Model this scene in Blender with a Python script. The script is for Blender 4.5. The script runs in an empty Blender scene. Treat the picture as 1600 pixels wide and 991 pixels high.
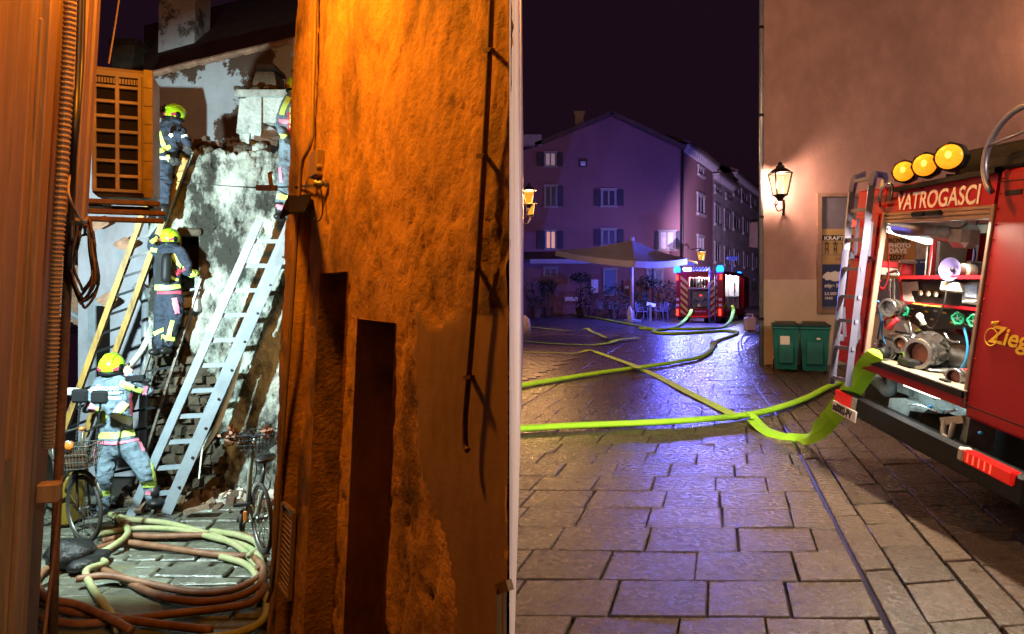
import bpy, bmesh, math, random
from mathutils import Vector, Matrix, noise
from mathutils.bvhtree import BVHTree
random.seed(7)
scene = bpy.context.scene
COL = scene.collection
R = math.radians
# ------------------------------------------------------------------ camera
F, CX, HY, H = 1000.0, 800.0, 455.0, 1.6        # focal length and principal row, in photograph pixels; eye height
cd = bpy.data.cameras.new('camera'); cam = bpy.data.objects.new('camera', cd); COL.objects.link(cam)
cam.location = (0, 0, H); cam.rotation_euler = (R(90), 0, 0)
cd.sensor_fit = 'HORIZONTAL'; cd.sensor_width = 36; cd.lens = 36 * F / 1600
cd.shift_y = -(495.5 - HY) / 1600; cd.clip_start = 0.05; cd.clip_end = 2000
scene.camera = cam
# ------------------------------------------------------------------ night sky
world = bpy.data.worlds.new('World'); scene.world = world; world.use_nodes = True
wn = world.node_tree.nodes; wl = world.node_tree.links; wn.clear()
sky = wn.new('ShaderNodeTexSky'); sky.sky_type = 'NISHITA'; sky.sun_disc = False
sky.sun_elevation = R(-4); sky.sun_rotation = R(150)
bg1 = wn.new('ShaderNodeBackground'); bg1.inputs[1].default_value = 0.05
bg2 = wn.new('ShaderNodeBackground'); bg2.inputs[0].default_value = (0.026, 0.0085, 0.021, 1); bg2.inputs[1].default_value = 0.36
add = wn.new('ShaderNodeAddShader'); wo = wn.new('ShaderNodeOutputWorld')
wl.new(sky.outputs[0], bg1.inputs[0]); wl.new(bg1.outputs[0], add.inputs[0]); wl.new(bg2.outputs[0], add.inputs[1]); wl.new(add.outputs[0], wo.inputs[0])
sd = bpy.data.lights.new('moon_sun', 'SUN'); sd.energy = 0.012; sd.angle = R(10); sd.color = (0.75, 0.6, 1.0)
so = bpy.data.objects.new('moon_sun', sd); COL.objects.link(so); so.rotation_euler = (R(50), 0, R(-20))
vs = scene.view_settings
vs.view_transform = 'Standard'; vs.look = 'None'; vs.exposure = 0.0; vs.gamma = 1.0; vs.use_curve_mapping = False
scene.cycles.max_bounces = 6; scene.cycles.diffuse_bounces = 3; scene.cycles.glossy_bounces = 3
scene.cycles.transmission_bounces = 4; scene.cycles.sample_clamp_indirect = 4.0
scene.cycles.use_denoising = True; scene.cycles.caustics_reflective = False; scene.cycles.caustics_refractive = False

# ------------------------------------------------------------------ helpers: places
ZA = -0.93                                       # floor of the alley, below the square
def P(px, py, Y): return Vector(((px - CX) / F * Y, Y, H + (HY - py) / F * Y))
def G(px, py, z=0.0): return P(px, py, (H - z) * F / (py - HY))
def AG(px, py, z=0.0): return G(px, py, ZA + z)
def ray(px, py): return Vector(((px - CX) / F, 1.0, (HY - py) / F))
CAM = Vector((0, 0, H))
class Frame:
    """a rigid frame: origin o, unit axes a (right), b (up), c (into the thing)"""
    def __init__(s, o, a, b):
        s.o = Vector(o); s.a = Vector(a).normalized()
        s.c = s.a.cross(Vector(b)).normalized() * -1
        s.b = s.c.cross(s.a).normalized() * -1
        if s.b.dot(Vector(b)) < 0: s.b = -s.b
    def w(s, u, v, d=0.0): return s.o + s.a * u + s.b * v + s.c * d
    def hit(s, px, py, d=0.0):
        q = s.o + s.c * d; r = ray(px, py)
        t = (q - CAM).dot(s.c) / r.dot(s.c)
        p = CAM + r * t - s.o
        return p.dot(s.a), p.dot(s.b)
    def M(s): return Matrix(((s.a.x, s.b.x, s.c.x, s.o.x), (s.a.y, s.b.y, s.c.y, s.o.y), (s.a.z, s.b.z, s.c.z, s.o.z), (0, 0, 0, 1)))

# ------------------------------------------------------------------ helpers: meshes
class MB:
    def __init__(s): s.v = []; s.f = []; s.m = []
    def add(s, vs, fs, m=0):
        n = len(s.v); s.v += [tuple(v) for v in vs]
        for f in fs: s.f.append(tuple(i + n for i in f)); s.m.append(m)
        return s
    def hexa(s, p, m=0):                         # 8 points: bottom ring 0-3, top ring 4-7
        return s.add(p, [(3, 2, 1, 0), (4, 5, 6, 7), (0, 1, 5, 4), (1, 2, 6, 5), (2, 3, 7, 6), (3, 0, 4, 7)], m)
    def box(s, x0, x1, y0, y1, z0, z1, fr=None, m=0):
        p = [(x0, y0, z0), (x1, y0, z0), (x1, y1, z0), (x0, y1, z0), (x0, y0, z1), (x1, y0, z1), (x1, y1, z1), (x0, y1, z1)]
        if fr: p = [fr.w(a, c, b) for a, b, c in p]
        return s.hexa(p, m)
    def bbox(s, x0, x1, y0, y1, z0, z1, fr=None, m=0, r=0.01):   # box with chamfered edges
        pts = []; fs = []
        xs = (x0, x1); ys = (y0, y1); zs = (z0, z1); idx = {}
        r = min(r, abs(x1 - x0) * .45, abs(y1 - y0) * .45, abs(z1 - z0) * .45)
        for i in (0, 1):
            for j in (0, 1):
                for k in (0, 1):
                    sx, sy, sz = (1, -1)[i], (1, -1)[j], (1, -1)[k]
                    idx[i, j, k, 0] = len(pts); pts.append((xs[i], ys[j] + sy * r, zs[k] + sz * r))
                    idx[i, j, k, 1] = len(pts); pts.append((xs[i] + sx * r, ys[j], zs[k] + sz * r))
                    idx[i, j, k, 2] = len(pts); pts.append((xs[i] + sx * r, ys[j] + sy * r, zs[k]))
                    fs.append((idx[i, j, k, 0], idx[i, j, k, 1], idx[i, j, k, 2]))
        for i in (0, 1):
            fs.append(tuple(idx[i, j, k, 0] for j, k in ((0, 0), (1, 0), (1, 1), (0, 1))))
            fs.append(tuple(idx[j, i, k, 1] for j, k in ((0, 0), (1, 0), (1, 1), (0, 1))))
            fs.append(tuple(idx[j, k, i, 2] for j, k in ((0, 0), (1, 0), (1, 1), (0, 1))))
        for j in (0, 1):
            for k in (0, 1):
                fs.append((idx[0, j, k, 1], idx[1, j, k, 1], idx[1, j, k, 2], idx[0, j, k, 2]))
                fs.append((idx[j, 0, k, 0], idx[j, 1, k, 0], idx[j, 1, k, 2], idx[j, 0, k, 2]))
                fs.append((idx[j, k, 0, 0], idx[j, k, 1, 0], idx[j, k, 1, 1], idx[j, k, 0, 1]))
        if fr: pts = [fr.w(a, c, b) for a, b, c in pts]
        return s.add(pts, fs, m)
    def bar(s, p, q, w, h, up=(0, 0, 1), m=0):   # rectangular bar from p to q
        p = Vector(p); q = Vector(q); d = (q - p).normalized(); u = Vector(up)
        a = d.cross(u)
        if a.length < 1e-4: a = d.cross(Vector((1, 0, 0)))
        a.normalize(); b = a.cross(d).normalized(); a = a * w / 2; b = b * h / 2
        return s.hexa([p - a - b, p + a - b, p + a + b, p - a + b, q - a - b, q + a - b, q + a + b, q - a + b], m)
    def tube(s, pts, r, n=8, m=0, cap=True, flat=1.0, up=(0, 0, 1), closed=False):
        pts = [Vector(p) for p in pts]; k = len(pts); rs = r if isinstance(r, (list, tuple)) else [r] * k
        vs = []; fs = []; prev = None
        for i, p in enumerate(pts):
            if closed: d = (pts[(i + 1) % k] - pts[i - 1])
            else: d = (pts[min(i + 1, k - 1)] - pts[max(i - 1, 0)])
            if d.length < 1e-9: d = Vector((0, 0, 1))
            d.normalize()
            if prev is None or flat != 1.0:
                a = d.cross(Vector(up))
                if a.length < 1e-3: a = d.cross(Vector((1, .2, 0)))
            else:
                a = prev - d * prev.dot(d)
                if a.length < 1e-4: a = d.cross(Vector(up))
            a.normalize(); prev = a; b = a.cross(d).normalized()
            for j in range(n):
                t = 2 * math.pi * j / n
                vs.append(p + a * (math.cos(t) * rs[i]) + b * (math.sin(t) * rs[i] * flat))
        for i in range(k if closed else k - 1):
            i2 = (i + 1) % k
            for j in range(n):
                fs.append((i * n + j, i * n + (j + 1) % n, i2 * n + (j + 1) % n, i2 * n + j))
        if cap and not closed: fs += [tuple(range(n - 1, -1, -1)), tuple((k - 1) * n + j for j in range(n))]
        return s.add(vs, fs, m)
    def lathe(s, o, ax, prof, n=16, m=0, cap=True):   # prof: (radius, distance along ax)
        o = Vector(o); ax = Vector(ax).normalized(); a = ax.cross(Vector((0, 0, 1)))
        if a.length < 1e-3: a = Vector((1, 0, 0))
        a.normalize(); b = ax.cross(a)
        vs = []; fs = []
        for r, h in prof:
            for j in range(n):
                t = 2 * math.pi * j / n; vs.append(o + ax * h + a * (math.cos(t) * r) + b * (math.sin(t) * r))
        for i in range(len(prof) - 1):
            for j in range(n): fs.append((i * n + j, i * n + (j + 1) % n, (i + 1) * n + (j + 1) % n, (i + 1) * n + j))
        if cap: fs += [tuple(range(n - 1, -1, -1)), tuple((len(prof) - 1) * n + j for j in range(n))]
        return s.add(vs, fs, m)
    def ell(s, c, rx, ry, rz, M=None, nu=12, nv=8, m=0):
        vs = []; fs = []; c = Vector(c)
        for i in range(nv + 1):
            t = math.pi * i / nv
            for j in range(nu):
                q = 2 * math.pi * j / nu
                p = Vector((rx * math.sin(t) * math.cos(q), ry * math.sin(t) * math.sin(q), rz * math.cos(t)))
                if M: p = M @ p
                vs.append(c + p)
        for i in range(nv):
            for j in range(nu): fs.append((i * nu + j, i * nu + (j + 1) % nu, (i + 1) * nu + (j + 1) % nu, (i + 1) * nu + j))
        return s.add(vs, fs, m)
    def prism(s, poly, fr, d0, d1, m=0):         # polygon in a frame's (u,v), between depths d0 and d1
        n = len(poly); vs = [fr.w(u, v, d0) for u, v in poly] + [fr.w(u, v, d1) for u, v in poly]
        fs = [tuple(range(n)), tuple(range(2 * n - 1, n - 1, -1))]
        for i in range(n): fs.append((i, n + i, n + (i + 1) % n, (i + 1) % n))
        return s.add(vs, fs, m)
    def obj(s, name, mat, parent=None, smooth=False, origin=None):
        me = bpy.data.meshes.new(name)
        if parent is not None: off = ROOT[parent.name]
        elif origin is not None: off = Vector(origin)
        else:
            xs = [v[0] for v in s.v]; ys = [v[1] for v in s.v]; zs = [v[2] for v in s.v]
            off = Vector(((min(xs) + max(xs)) / 2, (min(ys) + max(ys)) / 2, min(zs)))
        me.from_pydata([(v[0] - off.x, v[1] - off.y, v[2] - off.z) for v in s.v], [], s.f)
        for mm in (mat if isinstance(mat, (list, tuple)) else [mat]): me.materials.append(mm)
        if any(s.m): me.polygons.foreach_set('material_index', s.m)
        if smooth: me.polygons.foreach_set('use_smooth', [True] * len(s.f))
        me.update()
        b = bmesh.new(); b.from_mesh(me); bmesh.ops.recalc_face_normals(b, faces=b.faces); b.to_mesh(me); b.free()
        if smooth and smooth is not True:
            try: me.set_sharp_from_angle(angle=R(smooth))
            except Exception: pass
        o = bpy.data.objects.new(name, me); COL.objects.link(o)
        if parent is not None: o.parent = parent
        else: o.location = off
        ROOT[o.name] = off.copy()
        return o
ROOT = {}
def tag(o, label=None, cat=None, group=None, kind=None):
    if label: o['label'] = label
    if cat: o['category'] = cat
    if group: o['group'] = group
    if kind: o['kind'] = kind
    return o
def thing(name, loc, label, cat, group=None):
    o = bpy.data.objects.new(name, None); COL.objects.link(o); o.location = loc; o.empty_display_size = .1
    ROOT[o.name] = Vector(loc)
    return tag(o, label, cat, group)
def piece(name, parent, mat, fn, smooth=False):
    b = MB(); fn(b); return b.obj(name, mat, parent, smooth)
def bx(name, parent, mat, *a, **k):
    r = k.pop('r', None); b = MB()
    if r: b.bbox(*a, r=r, **k)
    else: b.box(*a, **k)
    return b.obj(name, mat, parent)
def catmull(pts, n=8, closed=False):
    pts = [Vector(p) for p in pts]; out = []; k = len(pts)
    for i in range(k if closed else k - 1):
        if closed: p0, p1, p2, p3 = pts[i - 1], pts[i], pts[(i + 1) % k], pts[(i + 2) % k]
        else: p0, p1, p2, p3 = pts[max(i - 1, 0)], pts[i], pts[i + 1], pts[min(i + 2, k - 1)]
        for j in range(n):
            t = j / n
            out.append(.5 * ((2 * p1) + (p2 - p0) * t + (2 * p0 - 5 * p1 + 4 * p2 - p3) * t * t + (3 * p1 - p0 - 3 * p2 + p3) * t ** 3))
    if not closed: out.append(pts[-1])
    return out
def inpoly(x, y, poly):
    c = False; n = len(poly)
    for i in range(n):
        x1, y1 = poly[i]; x2, y2 = poly[i - 1]
        if (y1 > y) != (y2 > y) and x < (x2 - x1) * (y - y1) / (y2 - y1) + x1: c = not c
    return c
def fbm(p, o=4): return noise.fractal(Vector(p), 1.0, 2.0, o)
def light(name, loc, power, color, radius=.05, parent=None, kind='POINT', rot=None, **kw):
    ld = bpy.data.lights.new(name, kind); ld.energy = power; ld.color = color
    if kind in ('POINT', 'SPOT'): ld.shadow_soft_size = radius
    for k, v in kw.items(): setattr(ld, k, v)
    o = bpy.data.objects.new(name, ld); COL.objects.link(o)
    if rot is not None: o.rotation_euler = rot
    if parent is not None: o.parent = parent; o.location = Vector(loc) - ROOT[parent.name]
    else: o.location = loc
    return o
def aim(o, frm, to): o.rotation_euler = (Vector(to) - Vector(frm)).to_track_quat('-Z', 'Y').to_euler()

# ------------------------------------------------------------------ helpers: materials
MATS = {}
def mat(name, base, rough=.6, metal=0., var=.25, scale=6., bump=.0, bscale=30., dirt_or_shade=None, dscale=1.5, dpos=(.45, .65), streak=1., rvar=.0,
        emit=None, estr=0., alpha=None, trans=0., rnd=0., coat=0., spec=.5, bdist=.01, ior=1.45):
    """procedural: base colour with noise variation, a second colour in blotches (dirt), bump, per-object tint"""
    if name in MATS: return MATS[name]
    m = bpy.data.materials.new(name); m.use_nodes = True; nt = m.node_tree; N = nt.nodes; L = nt.links
    bs = N['Principled BSDF']
    geo = N.new('ShaderNodeNewGeometry'); mp = N.new('ShaderNodeMapping'); mp.inputs['Scale'].default_value = (1, 1, 1 / streak)
    L.new(geo.outputs['Position'], mp.inputs['Vector'])
    nz = N.new('ShaderNodeTexNoise'); nz.inputs['Scale'].default_value = scale; nz.inputs['Detail'].default_value = 6; nz.inputs['Roughness'].default_value = .65
    L.new(mp.outputs[0], nz.inputs['Vector'])
    cr = N.new('ShaderNodeValToRGB'); b = Vector(base[:3])
    lo = b * (1 - var); hi = b * (1 + var)
    cr.color_ramp.elements[0].position = .3; cr.color_ramp.elements[1].position = .7
    cr.color_ramp.elements[0].color = (*lo, 1); cr.color_ramp.elements[1].color = (min(hi.x, 1), min(hi.y, 1), min(hi.z, 1), 1)
    L.new(nz.outputs[0], cr.inputs[0]); out = cr.outputs[0]
    if dirt_or_shade:
        n2 = N.new('ShaderNodeTexNoise'); n2.inputs['Scale'].default_value = dscale; n2.inputs['Detail'].default_value = 9; n2.inputs['Roughness'].default_value = .7
        L.new(mp.outputs[0], n2.inputs['Vector'])
        r2 = N.new('ShaderNodeValToRGB'); r2.color_ramp.elements[0].position = dpos[0]; r2.color_ramp.elements[1].position = dpos[1]
        L.new(n2.outputs[0], r2.inputs[0])
        mx = N.new('ShaderNodeMix'); mx.data_type = 'RGBA'; L.new(r2.outputs[0], mx.inputs[0]); L.new(out, mx.inputs[6]); mx.inputs[7].default_value = (*dirt_or_shade[:3], 1)
        out = mx.outputs[2]
    if rnd:
        oi = N.new('ShaderNodeObjectInfo'); mr = N.new('ShaderNodeMapRange'); L.new(oi.outputs['Random'], mr.inputs[0])
        mr.inputs[3].default_value = 1 - rnd; mr.inputs[4].default_value = 1 + rnd
        hs = N.new('ShaderNodeHueSaturation'); L.new(mr.outputs[0], hs.inputs['Value']); L.new(out, hs.inputs['Color']); out = hs.outputs[0]
    L.new(out, bs.inputs['Base Color'])
    bs.inputs['Roughness'].default_value = rough; bs.inputs['Metallic'].default_value = metal
    bs.inputs['Specular IOR Level'].default_value = spec; bs.inputs['IOR'].default_value = ior
    if rvar:
        n3 = N.new('ShaderNodeTexNoise'); n3.inputs['Scale'].default_value = scale * .6; n3.inputs['Detail'].default_value = 5
        L.new(geo.outputs['Position'], n3.inputs['Vector'])
        m3 = N.new('ShaderNodeMapRange'); m3.inputs[1].default_value = .3; m3.inputs[2].default_value = .7
        m3.inputs[3].default_value = max(rough - rvar, .03); m3.inputs[4].default_value = min(rough + rvar, 1)
        L.new(n3.outputs[0], m3.inputs[0]); L.new(m3.outputs[0], bs.inputs['Roughness'])
    if bump:
        n4 = N.new('ShaderNodeTexNoise'); n4.inputs['Scale'].default_value = bscale; n4.inputs['Detail'].default_value = 8; n4.inputs['Roughness'].default_value = .6
        L.new(mp.outputs[0] if streak > 4 else geo.outputs['Position'], n4.inputs['Vector'])
        bm = N.new('ShaderNodeBump'); bm.inputs['Strength'].default_value = bump; bm.inputs['Distance'].default_value = bdist
        L.new(n4.outputs[0], bm.inputs['Height']); L.new(bm.outputs[0], bs.inputs['Normal'])
    if emit: bs.inputs['Emission Color'].default_value = (*emit, 1); bs.inputs['Emission Strength'].default_value = estr
    if alpha is not None: bs.inputs['Alpha'].default_value = alpha
    if trans: bs.inputs['Transmission Weight'].default_value = trans
    if coat: bs.inputs['Coat Weight'].default_value = coat
    MATS[name] = m; return m
def text_obj(body, name, fr, u, v, size, m, parent, d=-.004, sx=1., align='LEFT', ext=.002, bold=0., shear=0., rot=0.):
    cu = bpy.data.curves.new(name, 'FONT'); cu.body = body; cu.size = size; cu.align_x = align; cu.extrude = ext; cu.offset = bold; cu.shear = shear
    o = bpy.data.objects.new(name, cu); COL.objects.link(o)
    M = Matrix.Translation(fr.w(u, v, d)) @ Matrix(((fr.a.x, fr.b.x, -fr.c.x), (fr.a.y, fr.b.y, -fr.c.y), (fr.a.z, fr.b.z, -fr.c.z))).to_4x4() @ Matrix.Rotation(rot, 4, 'Z') @ Matrix.Diagonal((sx, 1, 1, 1))
    dg = bpy.context.evaluated_depsgraph_get(); ev = o.evaluated_get(dg); me = bpy.data.meshes.new_from_object(ev, depsgraph=dg)
    bpy.data.objects.remove(o); bpy.data.curves.remove(cu)
    off = ROOT[parent.name] if parent is not None else Vector((0, 0, 0))
    me.transform(Matrix.Translation(-off) @ M); me.materials.clear(); me.materials.append(m); me.name = name
    o = bpy.data.objects.new(name, me); COL.objects.link(o)
    if parent is not None: o.parent = parent
    ROOT[o.name] = off.copy(); return o
# ================================================================== the alley (left)
m_ochre = mat('ochre_plaster', (.48, .26, .09), .85, var=.3, scale=5, bump=.55, bscale=34, dirt_or_shade=(.10, .053, .026), dscale=1.5, dpos=(.46, .64), streak=1.6, bdist=.02)  # dark blotches hold stains and the soft shadows cast on the wall
m_smooth = mat('smooth_plaster', (.23, .14, .08), .75, var=.15, scale=5, bump=.25, bscale=25, dirt_or_shade=(.13, .08, .05), dscale=2, streak=3)
m_pale = mat('pale_plaster', (.46, .36, .34), .8, var=.12, scale=4, bump=.3, bscale=40, dirt_or_shade=(.34, .25, .24), dscale=.8)
m_dark = mat('dark_wood', (.085, .048, .03), .6, var=.4, scale=20, streak=8, bump=.3)
m_board = mat('weathered_board', (.20, .115, .05), .6, var=.4, scale=14, streak=14, bump=.5, bscale=40, rnd=.2, dirt_or_shade=(.12, .07, .04), dscale=3, dpos=(.5, .75))
m_black = mat('black_rubber', (.012, .011, .011), .45, var=.3)
m_blackm = mat('black_metal', (.02, .02, .022), .35, metal=.6, var=.3)
m_conduit = mat('cream_conduit', (.26, .17, .09), .5, var=.2, dirt_or_shade=(.2, .13, .08), dscale=6)
m_ac = mat('cream_enamel', (.15, .105, .062), .45, var=.1, scale=10, dirt_or_shade=(.30, .2, .12), dscale=4, dpos=(.5, .75))
m_acdark = mat('shade_and_dark_sheet', (.006, .004, .003), .8, spec=.1)
m_rust = mat('rusty_steel', (.10, .045, .02), .65, var=.5, scale=25, bump=.3)
m_ruin = mat('stained_lime_plaster', (.36, .38, .34), .75, var=.35, scale=5, bump=1.0, bscale=26, dirt_or_shade=(.022, .021, .016), dscale=2.0, dpos=(.45, .57), streak=1.7, bdist=.03)
m_stone = mat('rubble_stone', (.075, .055, .036), .8, var=.45, scale=9, bump=1.0, bscale=22, rnd=.35, dirt_or_shade=(.05, .04, .025), dscale=3, bdist=.02)
m_white = mat('white_lime_wash', (.46, .48, .52), .75, var=.1, scale=3, bump=.3, bscale=25, dirt_or_shade=(.42, .40, .38), dscale=1.2, dpos=(.5, .8))
m_rooft = mat('clay_roof_tile', (.42, .25, .17), .75, var=.4, scale=9, bump=.5, rnd=.3)
m_brown = mat('dark_brown_render', (.10, .06, .045), .85, var=.3, scale=3, bump=.4)
m_alley = mat('wet_alley_stone', (.105, .11, .085), .24, var=.45, scale=7, bump=.9, bscale=16, rnd=.3, dirt_or_shade=(.07, .065, .05), dscale=4, rvar=.16, bdist=.015)
m_mortar = mat('wet_dirt_joint', (.035, .03, .022), .5, var=.4, scale=15, bump=.8)
m_cement = mat('wet_cement', (.10, .10, .06), .35, var=.3, scale=9, bump=.7, bscale=60, rvar=.15)
m_alu = mat('bare_aluminium', (.30, .36, .42), .40, metal=.35, var=.12, scale=8, rvar=.1)
m_wood = mat('yellow_ladder_wood', (.34, .20, .045), .6, var=.35, scale=12, streak=6, dirt_or_shade=(.10, .06, .03), dscale=7, dpos=(.48, .62))
m_hose1 = mat('pale_canvas_hose', (.24, .26, .12), .6, var=.25, scale=20, bump=.3, bscale=160, dirt_or_shade=(.3, .27, .15), dscale=6)
m_hose2 = mat('red_brown_hose', (.13, .05, .022), .55, var=.25, scale=20, bump=.3, bscale=160, dirt_or_shade=(.2, .1, .05), dscale=6)
m_hosew = mat('white_canvas_hose', (.62, .62, .58), .6, var=.15, scale=20, bump=.3, bscale=160)
m_rope = mat('white_rope', (.7, .7, .66), .7, bump=.6, bscale=200)
m_zinc = mat('zinc_downpipe', (.36, .40, .45), .4, metal=.5, var=.2)

# --- floor of the alley and its stones
ah = tag(MB().add([(-9, 2.1, ZA - .035), (1.2, 2.1, ZA - .035), (1.2, 13, ZA - .035), (-9, 13, ZA - .035)], [(0, 1, 2, 3)]).obj('alley_floor', m_mortar), 'narrow wet stone floor of the alley', kind='structure')
tag(MB().box(-9, -.02, 1.75, 2.1, ZA - .4, -.02).obj('step', m_alley), 'stone step down into the alley', kind='structure')
ofr = Frame(AG(417, 985), (.62, -1, 0), (.0545, 0, 1))      # the plane of the ochre wall
lfr = Frame(P(0, 455, 3.04) + Vector((0, 0, ZA - H)), (-.4, 1, 0), (.0545, 0, 1))   # the plane of the left wall
def stone_block(b, x0, x1, y0, y1, z0, z1, j=.012, ch=.012):
    rj = lambda: random.uniform(-j, j)
    q = [(x0 + rj(), y0 + rj()), (x1 + rj(), y0 + rj()), (x1 + rj(), y1 + rj()), (x0 + rj(), y1 + rj())]
    cx, cy = (x0 + x1) / 2, (y0 + y1) / 2
    t = [(x + math.copysign(ch, cx - x), y + math.copysign(ch, cy - y)) for x, y in q]
    zt = [z1 + random.uniform(-.5, .5) * ch for _ in q]
    vs = [(x, y, z0) for x, y in q] + [(x, y, z1 - ch) for x, y in q] + [(x, y, z) for (x, y), z in zip(t, zt)]
    b.add(vs, [(8, 9, 10, 11)] + [(i, (i + 1) % 4, 4 + (i + 1) % 4, 4 + i) for i in range(4)] + [(4 + i, 4 + (i + 1) % 4, 8 + (i + 1) % 4, 8 + i) for i in range(4)])
y = 3.75
while y < 7.75:
    d = random.uniform(.13, .21); x = -.84 * y - random.uniform(0, .4)
    xe = max(-.33 * y, -1.55) if y > 4.8 else -.33 * y
    while x < xe:
        w = random.uniform(.28, .8)
        if not (y < 5.3 and -.72 * y < x + w / 2 < -.545 * y + .1):
            b = MB(); stone_block(b, x + .012, x + w - .012, y + .012, y + d - .012, ZA - .1, ZA + random.uniform(-.012, .012), .016, .014); b.obj('paving_stone', m_alley, ah)
        x += w
    y += d
cp = MB(); n = 26
pl = [AG(px, py) for px, py in ((60, 1000), (70, 930), (110, 884), (160, 868), (205, 878), (262, 902), (250, 940), (280, 975), (290, 1000))]
pl = catmull(pl + [AG(290, 1050), AG(50, 1050)], 4, True)
cc = sum(pl, Vector()) / len(pl)
cp.add([cc + Vector((0, 0, -.004))] + [p + Vector((0, 0, -.012)) for p in pl], [(0, i + 1, (i + 1) % len(pl) + 1) for i in range(len(pl))]).obj('cement_patch', m_cement, ah)

# --- the ochre building: one long leaning wall with doorways, its plaza face pale
ob = thing('ochre_building', ofr.w(1.6, 0, .5), 'tall ochre plaster house with dark doorways lit orange along the alley', 'building')
def uend(v):
    k = -.004; o = ofr
    return (k * (o.o.y + o.b.y * v) - o.o.x - o.b.x * v) / (o.a.x - k * o.a.y)
def hole(px0, px1, py, top_lower=None):
    u0, v0 = ofr.hit(px0, py); u1, v1 = ofr.hit(px1, py)
    return [u0, u1, 0.0, v0]
d1 = hole(503, 546, 428); d2 = hole(562, 622, 498); d3 = hole(464, 488, 322)
d3[2] = 0.0
holes = [d1, d2, d3]
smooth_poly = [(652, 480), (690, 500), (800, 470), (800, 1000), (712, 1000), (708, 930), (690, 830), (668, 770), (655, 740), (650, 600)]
VT = 6.4; nu, nv = 170, 230
def wall_pt(u, v):
    p = ofr.w(u, v); px = CX + p.x / p.y * F; py = HY - (p.z - H) / p.y * F
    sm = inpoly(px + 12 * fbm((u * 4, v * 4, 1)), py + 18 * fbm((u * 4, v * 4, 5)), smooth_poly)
    d = .018 * fbm((u * 1.7, v * 1.1, 0)) + .008 * fbm((u * 7, v * 4, 3)) + .006 * noise.noise((u * 22, v * 16, 9))
    r = noise.noise((u * 2.3, v * 1.3, 11))
    if r > .28: d += .005
    c_ = noise.noise((u * 11, v * 8, 31)); c2_ = noise.noise((u * 4, v * 2.4, 17))
    if c_ > .42 and c2_ > 0: d += .010
    if abs(noise.noise((u * 3.1 + .6 * noise.noise((u * 9, v * 9, 2)), v * 1.9, 41))) < .012: d += .010
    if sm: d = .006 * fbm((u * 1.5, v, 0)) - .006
    return ofr.w(u, v, d), sm
usp = sorted(set([i / nu for i in range(nu + 1)]))
vsx = []; fsx = []; ms = []; idx = {}
ue0 = uend(1.5)
extra = sorted({h[0] / ue0 for h in holes} | {h[1] / ue0 for h in holes})
vex = sorted({h[3] / VT for h in holes})
def snap(arr, ex):
    arr = list(arr)
    for e in ex:
        i = min(range(1, len(arr) - 1), key=lambda k: abs(arr[k] - e)); arr[i] = e
    return arr
us = snap([i / nu for i in range(nu + 1)], extra); vv = snap([i / nv for i in range(nv + 1)], vex)
sm_flag = {}
for j, tv in enumerate(vv):
    v = tv * VT; ue = uend(v)
    for i, tu in enumerate(us):
        u = tu * ue0 if tu < .93 else tu * ue0 + (ue - ue0) * (tu - .93) / .07
        p, sm = wall_pt(u, v); idx[i, j] = len(vsx); vsx.append(p); sm_flag[i, j] = sm
for j in range(len(vv) - 1):
    for i in range(len(us) - 1):
        uc = (us[i] + us[i + 1]) / 2 * ue0; vc = (vv[j] + vv[j + 1]) / 2 * VT
        if any(h[0] < uc < h[1] and h[2] < vc < h[3] for h in holes): continue
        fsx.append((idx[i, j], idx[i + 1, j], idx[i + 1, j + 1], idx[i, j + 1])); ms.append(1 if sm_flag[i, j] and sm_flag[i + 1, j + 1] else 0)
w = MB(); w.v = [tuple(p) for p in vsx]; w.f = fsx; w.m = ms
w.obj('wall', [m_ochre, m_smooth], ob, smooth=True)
far = MB()                                               # body of the house behind the faces
A = ofr.w(0, 0, .04); B = ofr.w(ue0 - .02, 0, .04); c1 = Vector((-.004 * 1.95, 1.95, ZA)); c2 = Vector((.44, 24.6, ZA)); c3 = Vector((-6, 27, ZA)); c4 = Vector((-1.55, 7.6, ZA))
lean = ofr.b * VT
for p, q, mm in ((c1, c2, 1), (c2, c3, 1), (c3, c4, 1), (c4, A, 0)):
    lp = lean if p in (A, c4) else Vector((0, 0, 7.4)); lq = lean if q in (A, c4) else Vector((0, 0, 7.4))
    n_ = 40
    for k in range(1):
        far.add([p, q, q + lq, p + lp], [(0, 1, 2, 3)], mm)
far.add([A + lean, Vector((c1.x, c1.y, 6.2)), c2 + Vector((0, 0, 7.4)), c3 + Vector((0, 0, 7.4)), c4 + lean], [(0, 1, 2, 3, 4)], 0)
far.obj('side_wall', [m_ochre, m_pale], ob)
for h, dep, nm in ((d1, .42, 'doorway'), (d2, .30, 'doorway'), (d3, .35, 'doorway')):
    b = MB(); u0, u1, v0, v1 = h
    for (a0, b0, a1, b1) in ((u0, v0, u0, v1), (u0, v1, u1, v1), (u1, v1, u1, v0), (u1, v0, u0, v0)):
        n_ = 14
        for k in range(n_):
            s0, s1 = k / n_, (k + 1) / n_
            pa = (a0 + (a1 - a0) * s0, b0 + (b1 - b0) * s0); pb = (a0 + (a1 - a0) * s1, b0 + (b1 - b0) * s1)
            b.add([ofr.w(*pa, -.012), ofr.w(*pb, -.012), ofr.w(*pb, dep), ofr.w(*pa, dep)], [(0, 1, 2, 3)])
    o = b.obj(nm, m_ochre, ob)
    n_ = 4
    for k in range(n_):
        q0 = u0 + (u1 - u0) * k / n_; q1 = u0 + (u1 - u0) * (k + 1) / n_ - .006
        piece('door_plank', o, m_dark, lambda b: b.box(q0, q1, dep - .03, dep, v0, v1, fr=ofr))
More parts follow.
